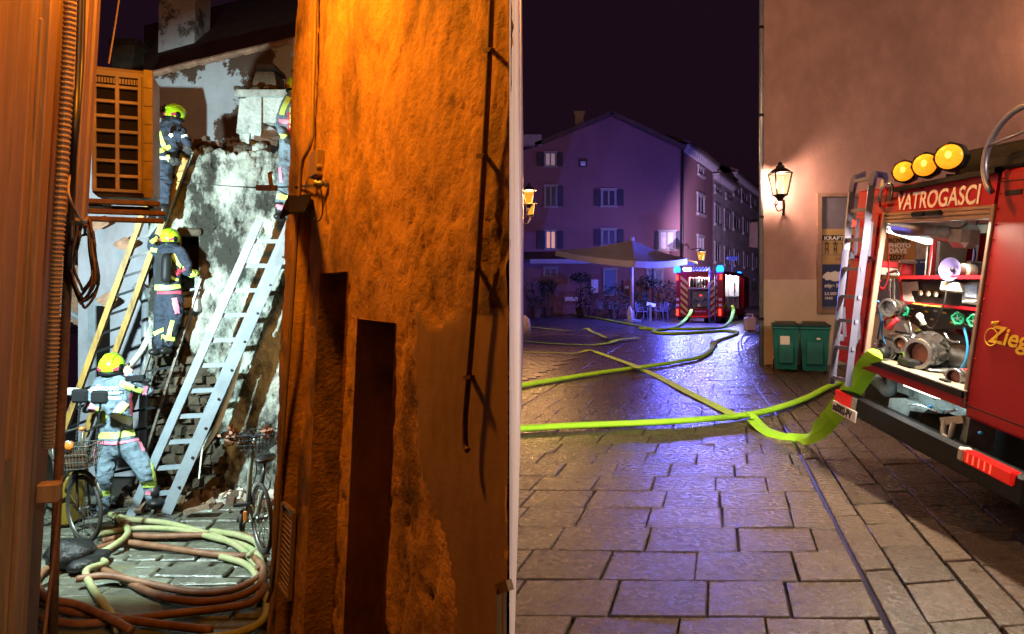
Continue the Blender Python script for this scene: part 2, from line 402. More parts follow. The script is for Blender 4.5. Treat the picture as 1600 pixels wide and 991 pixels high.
# lintel line and patch over the first doorway, raised jamb strips
def wpx(px, py, d=0.): return ofr.w(*ofr.hit(px, py, d), d)
# small basement window at the near end
piece('window_frame', ob, m_board, lambda b: (b.bar(wpx(780, 918, -.03), wpx(780, 1060, -.03), .014, .03), b.bar(wpx(778, 920, -.03), wpx(797, 914, -.03), .02, .03), b.bar(wpx(789, 922, -.02), wpx(789, 1060, -.02), .01, .02)))
# vent grille low on the wall
g = [ofr.hit(*q) for q in ((450, 785), (467, 800), (460, 936), (443, 910))]
gv = piece('vent_grille', ob, m_conduit, lambda b: [b.bar(ofr.w(*g[i], -.03), ofr.w(*g[(i + 1) % 4], -.03), .02, .025, up=-ofr.c) for i in range(4)])
for k in range(1, 16):
    t = k / 16; p0 = Vector(g[0]).lerp(Vector(g[3]), t); p1 = Vector(g[1]).lerp(Vector(g[2]), t)
    piece('slat', gv, m_conduit, lambda b: b.bar(ofr.w(*p0, -.027), ofr.w(*p1, -.027), .012, .006, up=-ofr.c + ofr.b * .8))
# cable conduit, pipe, box, wires
def on_wall(pts, d): return [wpx(x, y_, d) for x, y_ in pts]
cdt = tag(MB().tube(on_wall([(494, -60), (492, 60), (489, 150), (488, 213)], -.035) + on_wall([(483, 232), (474, 248), (470, 266)], -.05) + on_wall([(466, 330), (455, 500), (446, 620), (438, 740), (430, 860), (425, 922), (418, 940)], -.035), .013, 8).obj('cable_conduit', m_conduit, smooth=True), 'pale cable conduit running down the far edge of the ochre wall', 'conduit')
dp = thing('drain_pipe', wpx(727, 702, -.04), 'thin dark rusty drain pipe ending partway down the ochre wall', 'pipe')
piece('pipe', dp, m_rust, lambda b: b.tube(catmull(on_wall([(771, -80), (766, 60), (757, 240), (746, 420), (733, 580), (727, 650), (727, 694), (731, 704)], -.045), 4), .0105, 10), True)
for q in ((762, 79), (752, 244), (741, 420), (731, 590)):
    piece('bracket', dp, m_rust, lambda b: (b.bar(wpx(q[0] - 5, q[1], -.05), wpx(q[0] + 8, q[1] - 1, -.05), .014, .012), b.bar(wpx(q[0] + 6, q[1], -.06), wpx(q[0] + 7, q[1], .02), .014, .01)))
eb = thing('junction_box', wpx(503, 290), 'narrow ochre painted junction box with insulator on the alley wall', 'junction box')
g0 = ofr.hit(497, 282); g1 = ofr.hit(509, 233)
piece('cover', eb, m_conduit, lambda b: b.bbox(g0[0], g1[0], -.06, .02, g0[1], g1[1], fr=ofr, r=.012))
piece('knob', eb, m_conduit, lambda b: b.lathe(wpx(502, 262, -.06), -ofr.c, [(.022, 0), (.022, .02), (.014, .03)], 10))
piece('insulator', eb, m_zinc, lambda b: b.lathe(wpx(501, 287, -.05), (-1, -.2, 0), [(.016, -.04), (.024, -.03), (.014, -.015), (.024, 0), (.014, .015), (.024, .03), (.016, .04)], 10), True)
tag(MB().tube(catmull([wpx(501, 290, -.05), wpx(504, 330, -.04), wpx(497, 346, -.05), wpx(484, 336, -.08), P(465, 314, 4.55), P(440, 300, 5.2), P(428, 293, 5.6)], 6), .0045, 6).obj('drop_cable', m_black), 'thin black cable looping below the junction box', 'cable')
aw = thing('metal_flap', wpx(470, 318), 'small dark bent metal sheet hung over the far alley doorway', 'awning')
def flap(b):
    q = [wpx(487, 303, -.02), wpx(476, 330, -.22), wpx(452, 332, -.22), wpx(437, 340, -.30), wpx(442, 324, -.28), wpx(450, 306, -.05)]
    b.add(q, [(0, 1, 2, 5), (5, 2, 3, 4)]); b.add([p + Vector((0, 0, -.012)) for p in q], [(5, 2, 1, 0), (4, 3, 2, 5)])
    for i in range(6): b.add([q[i], q[(i + 1) % 6], q[(i + 1) % 6] + Vector((0, 0, -.012)), q[i] + Vector((0, 0, -.012))], [(0, 1, 2, 3)])
piece('sheet', aw, m_acdark, flap)
piece('stay', aw, m_rust, lambda b: b.bar(wpx(486, 322, 0), wpx(455, 330, -.2), .012, .012))
iw = thing('tensioned_wire', P(275, 283, 6.9), 'thin wires with a rusty tensioner strung across the alley', 'wire')
for dz in (0, .035):
    piece('wire', iw, m_black, lambda b: b.tube(catmull([P(238, 279, 7.4), P(300, 286, 6.8), P(360, 291, 6.3), P(404, 294 - dz * 40, 5.9), P(432, 294 - dz * 60, 5.5), wpx(500, 288 + dz * 120, -.05)], 5), .004, 5))
piece('tensioner', iw, m_rust, lambda b: (b.bar(P(403, 294, 5.9), P(430, 294, 5.5), .04, .05), b.bar(P(421, 270, 5.6), P(424, 293, 5.6), .02, .03), b.bar(P(421, 271, 5.6), P(426, 269, 5.6), .02, .02)))

# --- left building: boarded shop front, jettied upper storey, cables
lb = thing('boarded_building', lfr.w(.9, 0, .5), 'old timber boarded shopfront at the near left of the alley', 'building')
def lpx(px, py, d=0.): return lfr.w(*lfr.hit(px, py, d), d)
uA = lfr.hit(97, 455)[0]; uB = lfr.hit(149, 240)[0]; vJ = lfr.hit(120, 345)[1]
piece('wall', lb, m_brown, lambda b: (b.box(-2.2, uA, .02, 3.5, 0, 6.5, fr=lfr), b.box(uA, uB, .03, 3.5, vJ, 6.5, fr=lfr)))
for (x0, x1, dd, y0, y1) in ((-60, 2, -.05, -40, 1100), (3, 25, -.055, -40, 1100), (26, 40, -.025, -40, 700), (41, 52, -.04, 20, 1100), (53, 66, -.06, -40, 1100), (67, 74, -.03, -40, 1100)):
    ua = lfr.hit(x0, 455, dd)[0]; ub = lfr.hit(x1, 455, dd)[0]
    vb = lfr.hit((x0 + x1) / 2, y1)[1] if y1 < 1000 else 0; vt = lfr.hit((x0 + x1) / 2, y0)[1] if y0 > 0 else 6.4
    piece('board', lb, m_board, lambda b: b.bbox(ua + .002, ub - .002, dd, .02, max(vb, 0), vt, fr=lfr, r=.006))
for (px, py, dx) in ((58, 770, 8), (44, 415, 3)):
    uu, v_ = lfr.hit(px, py); piece('block', lb, m_board if dx == 8 else m_dark, lambda b: b.bbox(uu - dx * .005, uu + dx * .005, -.10 if dx == 8 else -.062, .0, v_ - .05, v_ + .05, fr=lfr, r=.008))
for (x0, x1, dd) in ((121, 127, -.03), (130, 139, -.07), (143, 149, -.02)):
    ua = lfr.hit(x0, 150, dd)[0]; ub = lfr.hit(x1, 150, dd)[0]
    piece('post', lb, m_board, lambda b: b.bbox(ua, ub, dd, .05, vJ, 6.4, fr=lfr, r=.006))
# corrugated conduit
def cor(b):
    pts = catmull([lpx(112, -60, -.10), lpx(108, 60, -.10), lpx(101, 200, -.10), lpx(92, 350, -.10), lpx(86, 470, -.10), lpx(80, 590, -.10), lpx(75, 700, -.09)], 70)
    b.tube(pts, [.029 if (i // 2) % 2 else .022 for i in range(len(pts))], 12)
tag(piece('corrugated_conduit', None, m_conduit, cor), 'thick corrugated cream conduit running down the boarded wall', 'conduit')
random.seed(11)
def cable(pts, r, nm, lab, m=None): return tag(MB().tube(catmull(pts, 8), r, 6).obj(nm, m or m_black, smooth=True), lab, 'cable')
cable([lpx(126, -40, -.06), lpx(121, 120, -.07), lpx(117, 200, -.09), lpx(112, 300, -.06), lpx(108, 420, -.05)], .016, 'black_cable', 'thick black cable hanging beside the corrugated conduit')
cable([lpx(131, -40, -.05), lpx(128, 90, -.06), lpx(122, 180, -.09), lpx(116, 260, -.05), lpx(112, 380, -.07)], .012, 'black_cable', 'black cable bundled next to the timber posts')
cable([lpx(119, -40, -.05), lpx(114, 150, -.06), lpx(110, 260, -.05), lpx(107, 300, -.1), lpx(118, 330, -.12), lpx(130, 345, -.10), lpx(137, 340, -.08)], .007, 'thin_cable', 'thin pale cable looping under the air conditioner', m_conduit)
tag(MB().tube(catmull([P(186, 0, 4.9), P(180, 40, 4.85), P(170, 100, 4.75)], 4), .006, 6).obj('hanging_wire', m_conduit), 'thin pale wire hanging behind the air conditioner', 'wire')
cab = thing('cable_coil', lpx(130, 470, -.12), 'coil of dark cable hanging on the wall below the air conditioner', 'cable coil')
def coil(b, k):
    cx0 = 131 + random.uniform(-6, 6); rx = random.uniform(13, 20); ry = random.uniform(48, 68); cy0 = 408 + random.uniform(-16, 12)
    b.tube([P(cx0 + rx * math.sin(t * .2618) + 3 * math.sin(t), cy0 - ry * math.cos(t * .2618), 4.35 + random.uniform(-.02, .02) + .03 * k * .2) for t in range(24)], .009, 6, closed=True)
for k in range(7): piece('cable_loop', cab, m_black if k % 3 else m_rust, lambda b: coil(b, k), True)
piece('hook', cab, m_rust, lambda b: b.bar(P(133, 350, 4.3), P(133, 366, 4.45), .02, .02))
# dark post pipe at the corner
tag(MB().tube([P(118, 250, 4.45), P(106, 420, 4.45), P(100, 560, 4.45), P(93, 700, 4.45), P(86, 860, 4.45), P(82, 1010, 4.45)], .03, 10).obj('corner_pipe', m_rust, smooth=True), 'dark rusty pipe standing at the corner of the boarded house', 'pipe')
tag(MB().tube(catmull([P(96, 745, 4.3), P(85, 860, 4.2), P(75, 940, 4.1), P(68, 1000, 4.0)], 4), .012, 8).obj('thin_pipe', m_rust, smooth=True), 'thin dark pipe at the lower left beside the boards', 'pipe')
# --- air conditioner
fa = Frame(P(142, 306, 4.55), (1, .36, .0), (.045, 0, 1))
a1, b1 = fa.hit(238, 306); a0, b0 = fa.hit(150, 101); Wd, Hh = a1, b0
ac = thing('air_conditioner', fa.w(Wd / 2, 0, .15), 'cream air conditioner outdoor unit with grid grille on a steel bracket', 'air conditioner')
piece('case', ac, m_ac, lambda b: b.bbox(0, Wd, 0.012, .34, 0, Hh, fr=fa, r=.03))
gx0, gx1, gy0, gy1 = Wd * .06, Wd * .80, Hh * .045, Hh * .93
piece('grille_backing', ac, m_acdark, lambda b: b.box(gx0, gx1, .006, .02, gy0, gy1, fr=fa))  # near-black sheet stands for the shaded depth behind the grille
def grille(b):
    for i in range(3): x = gx0 + (gx1 - gx0) * i / 2; b.bbox(x - .013, x + .013, -.018, .012, gy0, gy1, fr=fa, r=.004)
    for j in range(8): yv = gy0 + (gy1 - gy0) * .90 * j / 7; b.bbox(gx0 - .012, gx1 + .012, -.016, .011, yv - .012, yv + .012, fr=fa, r=.004)
    b.bbox(gx0 - .012, gx1 + .012, -.016, .011, gy1 - .012, gy1 + .012, fr=fa, r=.004)
piece('grille', ac, m_ac, grille)
for k in range(15):
    x = gx0 + .015 + (gx1 - gx0 - .03) * k / 14; piece('fin', ac, m_ac, lambda b: b.box(x - .006, x + .006, -.010, .011, gy1 - .058, gy1 - .02, fr=fa))
piece('side_panel', ac, m_ac, lambda b: [b.bbox(Wd * .86, Wd + .004, -.004, .016, Hh * (k / 7) + .0015, Hh * ((k + 1) / 7) - .0015, fr=fa, r=.0015) for k in range(7)])
for (x, yv) in ((.05, .97), (.90, .97), (.07, .02), (.90, .02)):
    piece('screw', ac, m_blackm, lambda b: b.lathe(fa.w(Wd * x, Hh * yv, .012), -fa.c, [(.008, 0), (.008, .012)], 8))
br = thing('steel_bracket', fa.w(.1, -.2, .2), 'rusty steel shelf bracket carrying the air conditioner', 'bracket')
for (v_, w_) in ((-.03, 1.12), (-.10, 1.22), (-.155, 1.18)):
    piece('rail', br, m_rust, lambda b: b.bbox(-.12, Wd * w_, .0, .05, v_ - .025, v_ + .012, fr=fa, r=.006))
piece('arm', br, m_rust, lambda b: (b.box(-.2, .06, .05, .38, -.07, -.03, fr=fa), b.box(Wd * .9, Wd * 1.0, .05, .38, -.07, -.03, fr=fa), b.box(-.4, Wd * 1.0, .34, .38, -.08, -.03, fr=fa)))
# --- white house beside the ruin, and the tiled lean-to in the gap
wh = thing('white_house', P(190, 780, 8.8), 'whitewashed house wall behind the wooden ladder on the left', 'building')
wf = Frame(P(100, 455, 8.7) + Vector((0, 0, ZA - H)), (1, .05, 0), (.02, 0, 1))
def rect(fr, x0, y0, x1, y1): a = fr.hit(x0, y1); c = fr.hit(x1, y0); return a[0], c[0], a[1], c[1]
r_ = rect(wf, 126, 20, 250, 455)
m_whb = mat('grey_white_render', (.33, .34, .40), .8, var=.18, scale=3, bump=.5, bscale=18, dirt_or_shade=(.20, .19, .20), dscale=1.1, dpos=(.42, .7), streak=2)
piece('wall', wh, m_whb, lambda b: b.box(wf.hit(122, 455)[0], wf.hit(252, 455)[0], 0, .4, 0, 4.9, fr=wf))
piece('lower_wall', wh, m_whb, lambda b: b.box(wf.hit(96, 600)[0], wf.hit(126, 600)[0], .5, .9, 0, wf.hit(100, 500)[1], fr=wf))
w0 = rect(wf, 152, 478, 172, 640)
piece('recess_shade_sheet', wh, m_acdark, lambda b: b.box(w0[0], w0[1], -.012, .05, w0[2], w0[3], fr=wf))  # near-black slab on the wall face stands for a recess in shade
piece('window_frame', wh, m_zinc, lambda b: (b.box(w0[0] - .1, w0[0], -.04, .03, w0[2], w0[3] + .1, fr=wf), b.box(w0[0] - .12, w0[1] + .08, -.06, .03, w0[3], w0[3] + .08, fr=wf)))
lt = thing('tiled_lean_to', P(112, 480, 9.4), 'small orange lit clay tiled roof glimpsed behind the corner pipe', 'roof')
for k in range(5):
    for j in range(3):
        a = P(98 + 7 * k, 405 + 28 * j + 4 * k, 9.8 - .25 * j); c = P(100 + 7 * k, 437 + 28 * j + 4 * k, 9.5 - .25 * j)
        piece('roof_tile', lt, m_rooft, lambda b: b.tube([a, c], [.045, .055], 8, flat=.6))
piece('gutter', lt, m_zinc, lambda b: b.tube([P(94, 480, 8.9), P(132, 502, 8.9)], .045, 8))
dsp = thing('zinc_downspout', P(222, 640, 8.5), 'grey zinc downspout with a square hopper on the white house', 'downspout')
piece('pipe', dsp, m_zinc, lambda b: b.tube([P(229, 470, 8.55), P(227, 560, 8.55), P(222, 700, 8.55), P(219, 780, 8.55)], .055, 12), True)
piece('hopper', dsp, m_zinc, lambda b: b.tube([P(213, 448, 8.55), P(224, 456, 8.52), P(229, 474, 8.55)], [.07, .085, .06], 8))
for q in ((192, 383), (152, 352), (165, 470)):
    b = MB(); c = P(*q, 8.4); b.add([c + Vector((-.12, 0, .02)), c + Vector((.02, -.06, -.07)), c + Vector((.13, 0, .02)), c + Vector((-.02, .05, .10))], [(0, 1, 2, 3)]); b.add([c + Vector((-.12, .02, .0)), c + Vector((.02, -.04, -.09)), c + Vector((.13, .02, .0)), c + Vector((-.02, .07, .08))], [(3, 2, 1, 0)])
    piece('broken_bracket', wh, m_rooft, lambda bb: bb.hexa([c + Vector(p) for p in ((-.13, 0, .0), (.02, -.06, -.08), (.14, 0, .0), (-.02, .05, .09), (-.13, .03, .03), (.02, -.03, -.05), (.14, .03, .03), (-.02, .08, .12))]))

# --- ruined wall
YR = 7.9
rw = thing('ruined_wall', P(340, 780, YR), 'ruined stone wall with stained flaking plaster and a ragged top', 'wall')
rf = Frame(P(238, 455, YR) + Vector((0, 0, ZA - H)), (1, 0, 0), (0, 0, 1))
def top_py(px): return 236 + 6 * fbm((px * .06, 2, 0)) + (4 if 352 < px < 372 else 0) + (8 if px < 272 else 0) + 2.5 * noise.noise((px * .4, 0, 3))
wx0, wx1, wy0, wy1 = 284, 310, 366, 432                 # dark window hole
bare = [(236, 520), (290, 545), (330, 580), (350, 640), (345, 700), (352, 800), (236, 800)]
nx, nz = 120, 150; b = MB(); ix = {}; fl = []
for i in range(nx + 1):
    px = 232 + (452 - 232) * i / nx; ty = top_py(px)
    for j in range(nz + 1):
        py = 790 + (ty - 790) * j / nz
        e = .035 * fbm((px * .02, py * .02, 0)) + .022 * fbm((px * .07, py * .06, 4)) + .010 * noise.noise((px * .3, py * .25, 2))
        isb = inpoly(px + 14 * fbm((px * .05, py * .05, 8)), py + 14 * fbm((px * .05, py * .05, 3)), bare)
        if isb: e += .09
        elif fbm((px * .035, py * .03, 21)) > .32: e += .03
        ix[i, j] = len(b.v); b.v.append(tuple(P(px, py, YR + e)))
        fl.append(isb)
for i in range(nx):
    for j in range(nz):
        px = 232 + 220 * (i + .5) / nx; ty = top_py(px); py = 790 + (ty - 790) * (j + .5) / nz
        if wx0 < px < wx1 and wy0 < py < wy1: continue
        b.f.append((ix[i, j], ix[i + 1, j], ix[i + 1, j + 1], ix[i, j + 1])); b.m.append(1 if fl[ix[i, j]] else 0)
bk = len(b.v)
for i in range(nx + 1):
    p = Vector(b.v[ix[i, nz]]); b.v.append((p.x, p.y + .45, p.z - .05)); b.v.append((p.x, p.y + .45, ZA))
for i in range(nx):
    b.f.append((ix[i, nz], ix[i + 1, nz], bk + 2 * i + 2, bk + 2 * i)); b.m.append(1)
    b.f.append((bk + 2 * i, bk + 2 * i + 2, bk + 2 * i + 3, bk + 2 * i + 1)); b.m.append(1)
b.obj('plaster_face', [m_ruin, m_stone], rw, smooth=True)
piece('opening_shade_sheet', rw, m_acdark, lambda b: b.box(rf.hit(wx0 - 2, 400)[0], rf.hit(wx1 + 2, 400)[0], .22, .3, rf.hit(290, wy1 + 3)[1], rf.hit(290, wy0 - 3)[1], fr=rf))  # near-black panel stands for the shade inside the opening
piece('window_lintel', rw, m_stone, lambda b: b.bbox(rf.hit(278, 360)[0], rf.hit(316, 360)[0], -.05, .2, rf.hit(290, 369)[1], rf.hit(290, 357)[1], fr=rf, r=.02))
piece('window_sill', rw, m_white, lambda b: b.bbox(rf.hit(290, 460)[0], rf.hit(314, 460)[0], -.10, .2, rf.hit(290, 487)[1], rf.hit(290, 465)[1], fr=rf, r=.02))
random.seed(5)
py = 556
while py < 786:
    hh = random.uniform(11, 19); px = 234 + random.uniform(0, 10)
    while px < 352:
        ww = random.uniform(14, 30)
        if inpoly(px + ww / 2, py + hh / 2, bare):
            c = P(px + ww / 2, py + hh / 2, YR + .05); k = YR / 1000
            q_ = lambda: random.uniform(-.022, .022); x0_, x1_, z0_, z1_ = c.x - ww * k / 2 + .008, c.x + ww * k / 2 - .008, c.z - hh * k / 2 + .006, c.z + hh * k / 2 - .006; yf = c.y - random.uniform(.0, .05); piece('stone', rw, m_stone, lambda b: b.hexa([(x0_ + .02 + q_(), yf + q_(), z0_ + .015 + q_()), (x1_ - .02 + q_(), yf + q_(), z0_ + .015 + q_()), (x1_, yf + .12, z0_), (x0_, yf + .12, z0_), (x0_ + .02 + q_(), yf + q_(), z1_ - .015 + q_()), (x1_ - .02 + q_(), yf + q_(), z1_ - .015 + q_()), (x1_, yf + .12, z1_), (x0_, yf + .12, z1_)]))
        px += ww
    py += hh
random.seed(6)
for k in range(16):
    px = random.uniform(285, 440); t = top_py(px); c = P(px, t - 2, YR + random.uniform(.05, .35)); s = random.uniform(.04, .09)
    piece('stone', rw, m_stone if k % 3 else m_ruin, lambda b: b.bbox(c.x - s, c.x + s, c.y - s, c.y + s, c.z - s * .8, c.z + s * .7, r=.03))
# charred beam ends on the wall head
for (x0, y0, x1, y1) in ((306, 222, 345, 226), (300, 230, 325, 216), (400, 216, 436, 226), (408, 226, 445, 214)):
    tag(MB().bar(P(x0, y0, YR + .25), P(x1, y1, YR + .15), .07, .06).obj('charred_beam', m_dark), {306: 'charred beam lying flat on the head of the ruined wall', 300: 'short charred beam tilted on the ruined wall head', 400: 'charred beam under the broken chimney hood', 408: 'charred beam end crossing under the chimney hood'}[x0], 'beam')
tag(MB().add([P(393, 215, YR + .3), P(420, 196, YR + .5), P(435, 206, YR + .5), P(415, 222, YR + .25), P(393, 218, YR + .3), P(420, 199, YR + .5), P(435, 209, YR + .5), P(415, 225, YR + .25)], [(0, 1, 2, 3), (7, 6, 5, 4), (0, 1, 5, 4), (1, 2, 6, 5), (2, 3, 7, 6), (3, 0, 4, 7)]).obj('broken_slab', m_white), 'pale broken plaster slab lying under the chimney hood', 'slab')
# broken chimney hood
m_hood = mat('lit_hood_plaster', (.42, .46, .44), .8, var=.35, scale=7, bump=1.0, bscale=24, dirt_or_shade=(.10, .08, .06), dscale=2.6, dpos=(.52, .62), streak=1.6, bdist=.03)
ch = thing('chimney_hood', P(405, 235, 8.35), 'broken stone chimney hood with a slab cap above the ruined wall', 'chimney')
def frus(b, x0, x1, yb, X0, X1, yt, Y, dp, m=0):
    b.hexa([P(x0, yb, Y), P(x1, yb, Y), P(x1, yb, Y) + Vector((0, dp, 0)), P(x0, yb, Y) + Vector((0, dp, 0)), P(X0, yt, Y), P(X1, yt, Y), P(X1, yt, Y) + Vector((0, dp, 0)), P(X0, yt, Y) + Vector((0, dp, 0))], m)
piece('shaft', ch, m_stone, lambda b: frus(b, 391, 433, 140, 400, 428, 112, 8.35, .35))
piece('cap_slab', ch, m_stone, lambda b: frus(b, 400, 430, 107, 401, 428, 100, 8.3, .42))
piece('shelf', ch, m_hood, lambda b: frus(b, 366, 452, 150, 369, 449, 140, 8.2, .6))
piece('hood', ch, m_hood, lambda b: (frus(b, 369, 394, 208, 375, 396, 150, 8.26, .3), frus(b, 392, 408, 236, 392, 408, 150, 8.24, .3), frus(b, 406, 438, 192, 406, 444, 150, 8.28, .3), frus(b, 376, 388, 240, 374, 390, 205, 8.3, .25)))
for k in range(12):
    px = random.uniform(366, 450); c = P(px, random.choice((139, 139, 152)), 8.2 + random.uniform(0, .3)); s = random.uniform(.03, .06)
    piece('stone', ch, m_stone, lambda b: b.bbox(c.x - s, c.x + s, c.y - s, c.y + s, c.z - s * .6, c.z + s * .6, r=.02))
# gable behind, with verge tiles
gb = thing('white_gable_house', P(355, 300, 10.8), 'white gable wall with a tiled verge behind the ruin', 'building')
gf = Frame(P(200, 455, 10.6) + Vector((0, 0, ZA - H)), (1, 0, 0), (0, 0, 1))
gp = [gf.hit(*q) for q in ((225, 600), (520, 600), (520, 51), (460, 66), (350, 93), (225, 122))]
m_gable = mat('shadow_patched_gable', (.44, .47, .52), .8, var=.14, scale=3, bump=.5, bscale=18, dirt_or_shade=(.085, .05, .035), dscale=.75, dpos=(.495, .515))  # brown patches painted in for cast shadows, drawn as flaking plaster
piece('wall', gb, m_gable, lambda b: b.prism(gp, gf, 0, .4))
vt = [(226, 122), (245, 117), (268, 111), (291, 105), (313, 100), (336, 95), (358, 89), (381, 84), (404, 79), (427, 73), (450, 68), (473, 62), (497, 56), (520, 50)]
for p, q in zip(vt, vt[1:]):
    a = P(p[0], p[1] - 2, 10.55); c = P(q[0] + 2, q[1] - 4, 10.55)
    piece('roof_tile', gb, m_rooft, lambda b: b.tube([a, c], [.075, .062], 8, flat=.7))
ROOFB = [P(225, 118, 11), P(520, 47, 11), P(520, -40, 14.5), P(225, 40, 14.5)]
piece('roof', gb, m_brown, lambda b: b.add(ROOFB + [p + Vector((0, 0, -.1)) for p in ROOFB], [(0, 1, 2, 3), (7, 6, 5, 4), (0, 1, 5, 4), (2, 3, 7, 6)]))
c1_ = thing('white_chimney', P(278, 90, 12), 'tall flaking white chimney at the top of the alley view', 'chimney')
piece('shaft', c1_, mat('flaking_whitewash', (.55, .58, .62), .8, var=.15, scale=4, bump=.5, bscale=20, dirt_or_shade=(.12, .11, .10), dscale=1.6, dpos=(.5, .56)), lambda b: frus(b, 247, 303, 92, 249, 307, -60, 12.1, .6))
piece('base_course', c1_, m_stone, lambda b: frus(b, 243, 306, 98, 246, 305, 88, 12.0, .7))
c2_ = thing('small_chimney', P(192, 100, 12), 'small dark stone chimney behind the air conditioner', 'chimney')
piece('shaft', c2_, m_stone, lambda b: frus(b, 176, 206, 108, 173, 212, 68, 12, .4))
piece('cap', c2_, m_stone, lambda b: frus(b, 170, 214, 68, 170, 214, 60, 11.95, .5))
# rubble heap at the foot of the ruined wall
random.seed(9)
m_deb = mat('burnt_debris', (.11, .075, .05), .8, var=.6, scale=20, bump=.6, rnd=.6)
m_debw = mat('plaster_scrap', (.5, .48, .42), .8, var=.3, rnd=.3)
db = thing('rubble_heap', AG(300, 785), 'heap of burnt rubble and plaster scraps below the ruined wall', 'rubble')
for k in range(110):
    px = random.uniform(190, 425); py = random.triangular(770, 812, 780) if px > 240 else random.uniform(772, 795)
    c = AG(px, py) + Vector((0, random.uniform(0, .25), random.uniform(0, .10) * (1 if py < 790 else .3))); s = random.uniform(.02, .075)
    Mx = Matrix.Rotation(random.uniform(0, 3), 3, Vector((random.random(), random.random(), random.random())))
    bb = MB(); sx, sy, sz = s * random.uniform(.6, 2), s * random.uniform(.6, 1.4), s * random.uniform(.25, .7)
    bb.hexa([c + Mx @ Vector((x * sx, y_ * sy, z * sz)) for x, y_, z in ((-1, -1, -1), (1, -1, -1), (1, 1, -1), (-1, 1, -1), (-.8, -.7, 1), (.7, -.9, 1), (.9, .7, 1), (-.7, .8, 1))])
    bb.obj('stone' if k % 4 else 'plaster_scrap', m_deb if k % 4 else m_debw, db)
for (x0, y0, x1, y1, lab) in ((205, 782, 262, 768, 'charred plank lying behind the crouching leg of the lower firefighter'), (215, 800, 228, 780, 'short plank propped at the ladder foot'), (290, 800, 330, 790, 'thin plank lying in the rubble')):
    tag(MB().bar(AG(x0, y0, .05), AG(x1, y1, .14), .08, .05).obj('plank', m_deb), lab, 'plank')

# --- ladders
def ladder(name, lab, p0, p1, wv, n, rail, rung, m, mr, two=False, t0=.03, t1=.97, inset=0):
    t = thing(name, p0, lab, 'ladder'); p0 = Vector(p0); p1 = Vector(p1); wv = Vector(wv); d = (p1 - p0).normalized(); nrm = d.cross(wv).normalized()
    for s in (-.5, .5): piece('rail', t, m, lambda b: b.bar(p0 + wv * s, p1 + wv * s, rail[0], rail[1], up=nrm))
    for k in range(n):
        q = p0.lerp(p1, t0 + (t1 - t0) * (k + .5) / n); piece('rung', t, mr, lambda b: b.bar(q - wv * .5, q + wv * .5, rung[0], rung[1], up=nrm))
    return t, nrm
la, nrm = ladder('aluminium_ladder', 'bright aluminium ladder leaning across the ruined wall to the right', P(230, 806, 7.3) + Vector((0, 0, 0)), P(430, 345, 7.62), Vector((.33, .10, .0)), 11, (.09, .09), (.05, .035), m_alu, m_alu)
lq0 = P(240, 800, 7.24); lq1 = P(441, 350, 7.55)
for s in (.42,):
    piece('rail', la, m_alu, lambda b: b.bar(lq0 + Vector((.33, .1, 0)) * s + nrm * -.06, lq1 + Vector((.33, .1, 0)) * s + nrm * -.06, .11, .06, up=nrm))
for k in range(9):
    q = P(246, 800, 7.18).lerp(P(449, 350, 7.5), .08 + .1 * k) + Vector((.12, .04, 0)); piece('bolt', la, m_black, lambda b: b.lathe(q, (-.3, -1, 0), [(.016, -.02), (.016, .03)], 8))
for s in (-.5, .5): piece('foot', la, m_black, lambda b: b.bar(P(233, 806, 7.3) + Vector((.3, .1, 0)) * s + Vector((0, 0, -.05)), P(236, 800, 7.3) + Vector((.3, .1, 0)) * s, .05, .1))
lw, nrm2 = ladder('wooden_ladder', 'yellow wooden ladder leaning against the white house', P(112, 690, 7.75), P(272, 252, 7.68), Vector((.28, .05, .10)), 14, (.06, .085), (.03, .03), m_wood, m_blackm)
ladder('dark_ladder', 'dark metal ladder under the climbing firefighter', P(190, 760, 7.55), P(295, 430, 7.8), Vector((.30, .08, .05)), 10, (.025, .06), (.028, .028), m_blackm if False else mat('grey_steel', (.18, .17, .15), .45, metal=.4, var=.3, dirt_or_shade=(.1, .05, .03), dscale=8), m_blackm)

# --- hoses in the alley
def hose(name, lab, pts, r, m, n=10, k=8): return tag(MB().tube(catmull(pts, k), r, n).obj(name, m, smooth=True), lab, 'hose')
z1 = .04
def ap(L, z=z1): return [AG(x, y_, z + (q[0] if q else 0)) for x, y_, *q in L]
hose('fire_hose', 'pale hose running from the ladder foot to the right and looping forward', ap([(172, 803), (205, 812), (262, 818), (330, 836), (372, 854), (396, 878), (404, 900), (413, 925), (417, 948), (408, 972), (370, 990), (300, 1000)]), .031, m_hose1)
hose('fire_hose', 'red brown hose sweeping in the big front loop across the alley', ap([(412, 896, .06), (404, 915, .05), (372, 932), (320, 940), (270, 936), (225, 922), (180, 898), (130, 883), (85, 884), (62, 900), (55, 920), (70, 942), (110, 956), (170, 964), (240, 974), (330, 985)]), .031, m_hose2)
hose('fire_hose', 'red brown hose crossing the alley in the middle loop', ap([(150, 858), (190, 848), (240, 853), (300, 862), (350, 868), (385, 868), (404, 856), (396, 842), (368, 835), (320, 836), (250, 838), (200, 838), (160, 846)]), .031, m_hose2)
hose('fire_hose', 'pale hose bending around the right end of the middle loop', ap([(330, 830, .02), (370, 836, .05), (398, 846, .05), (404, 858, .05), (388, 868, .05)]), .031, m_hose1)
hose('fire_hose', 'pale hose lying forward at the left between the loops', ap([(145, 872), (165, 880, .03), (135, 892, .06), (145, 920, .02), (170, 955), (185, 985)]), .030, m_hose1)
hose('fire_hose', 'pale hose running from the left bicycle to the ladder foot', ap([(110, 872), (150, 866), (185, 848, .05), (200, 830, .05), (185, 812), (172, 803)]), .031, m_hose1)
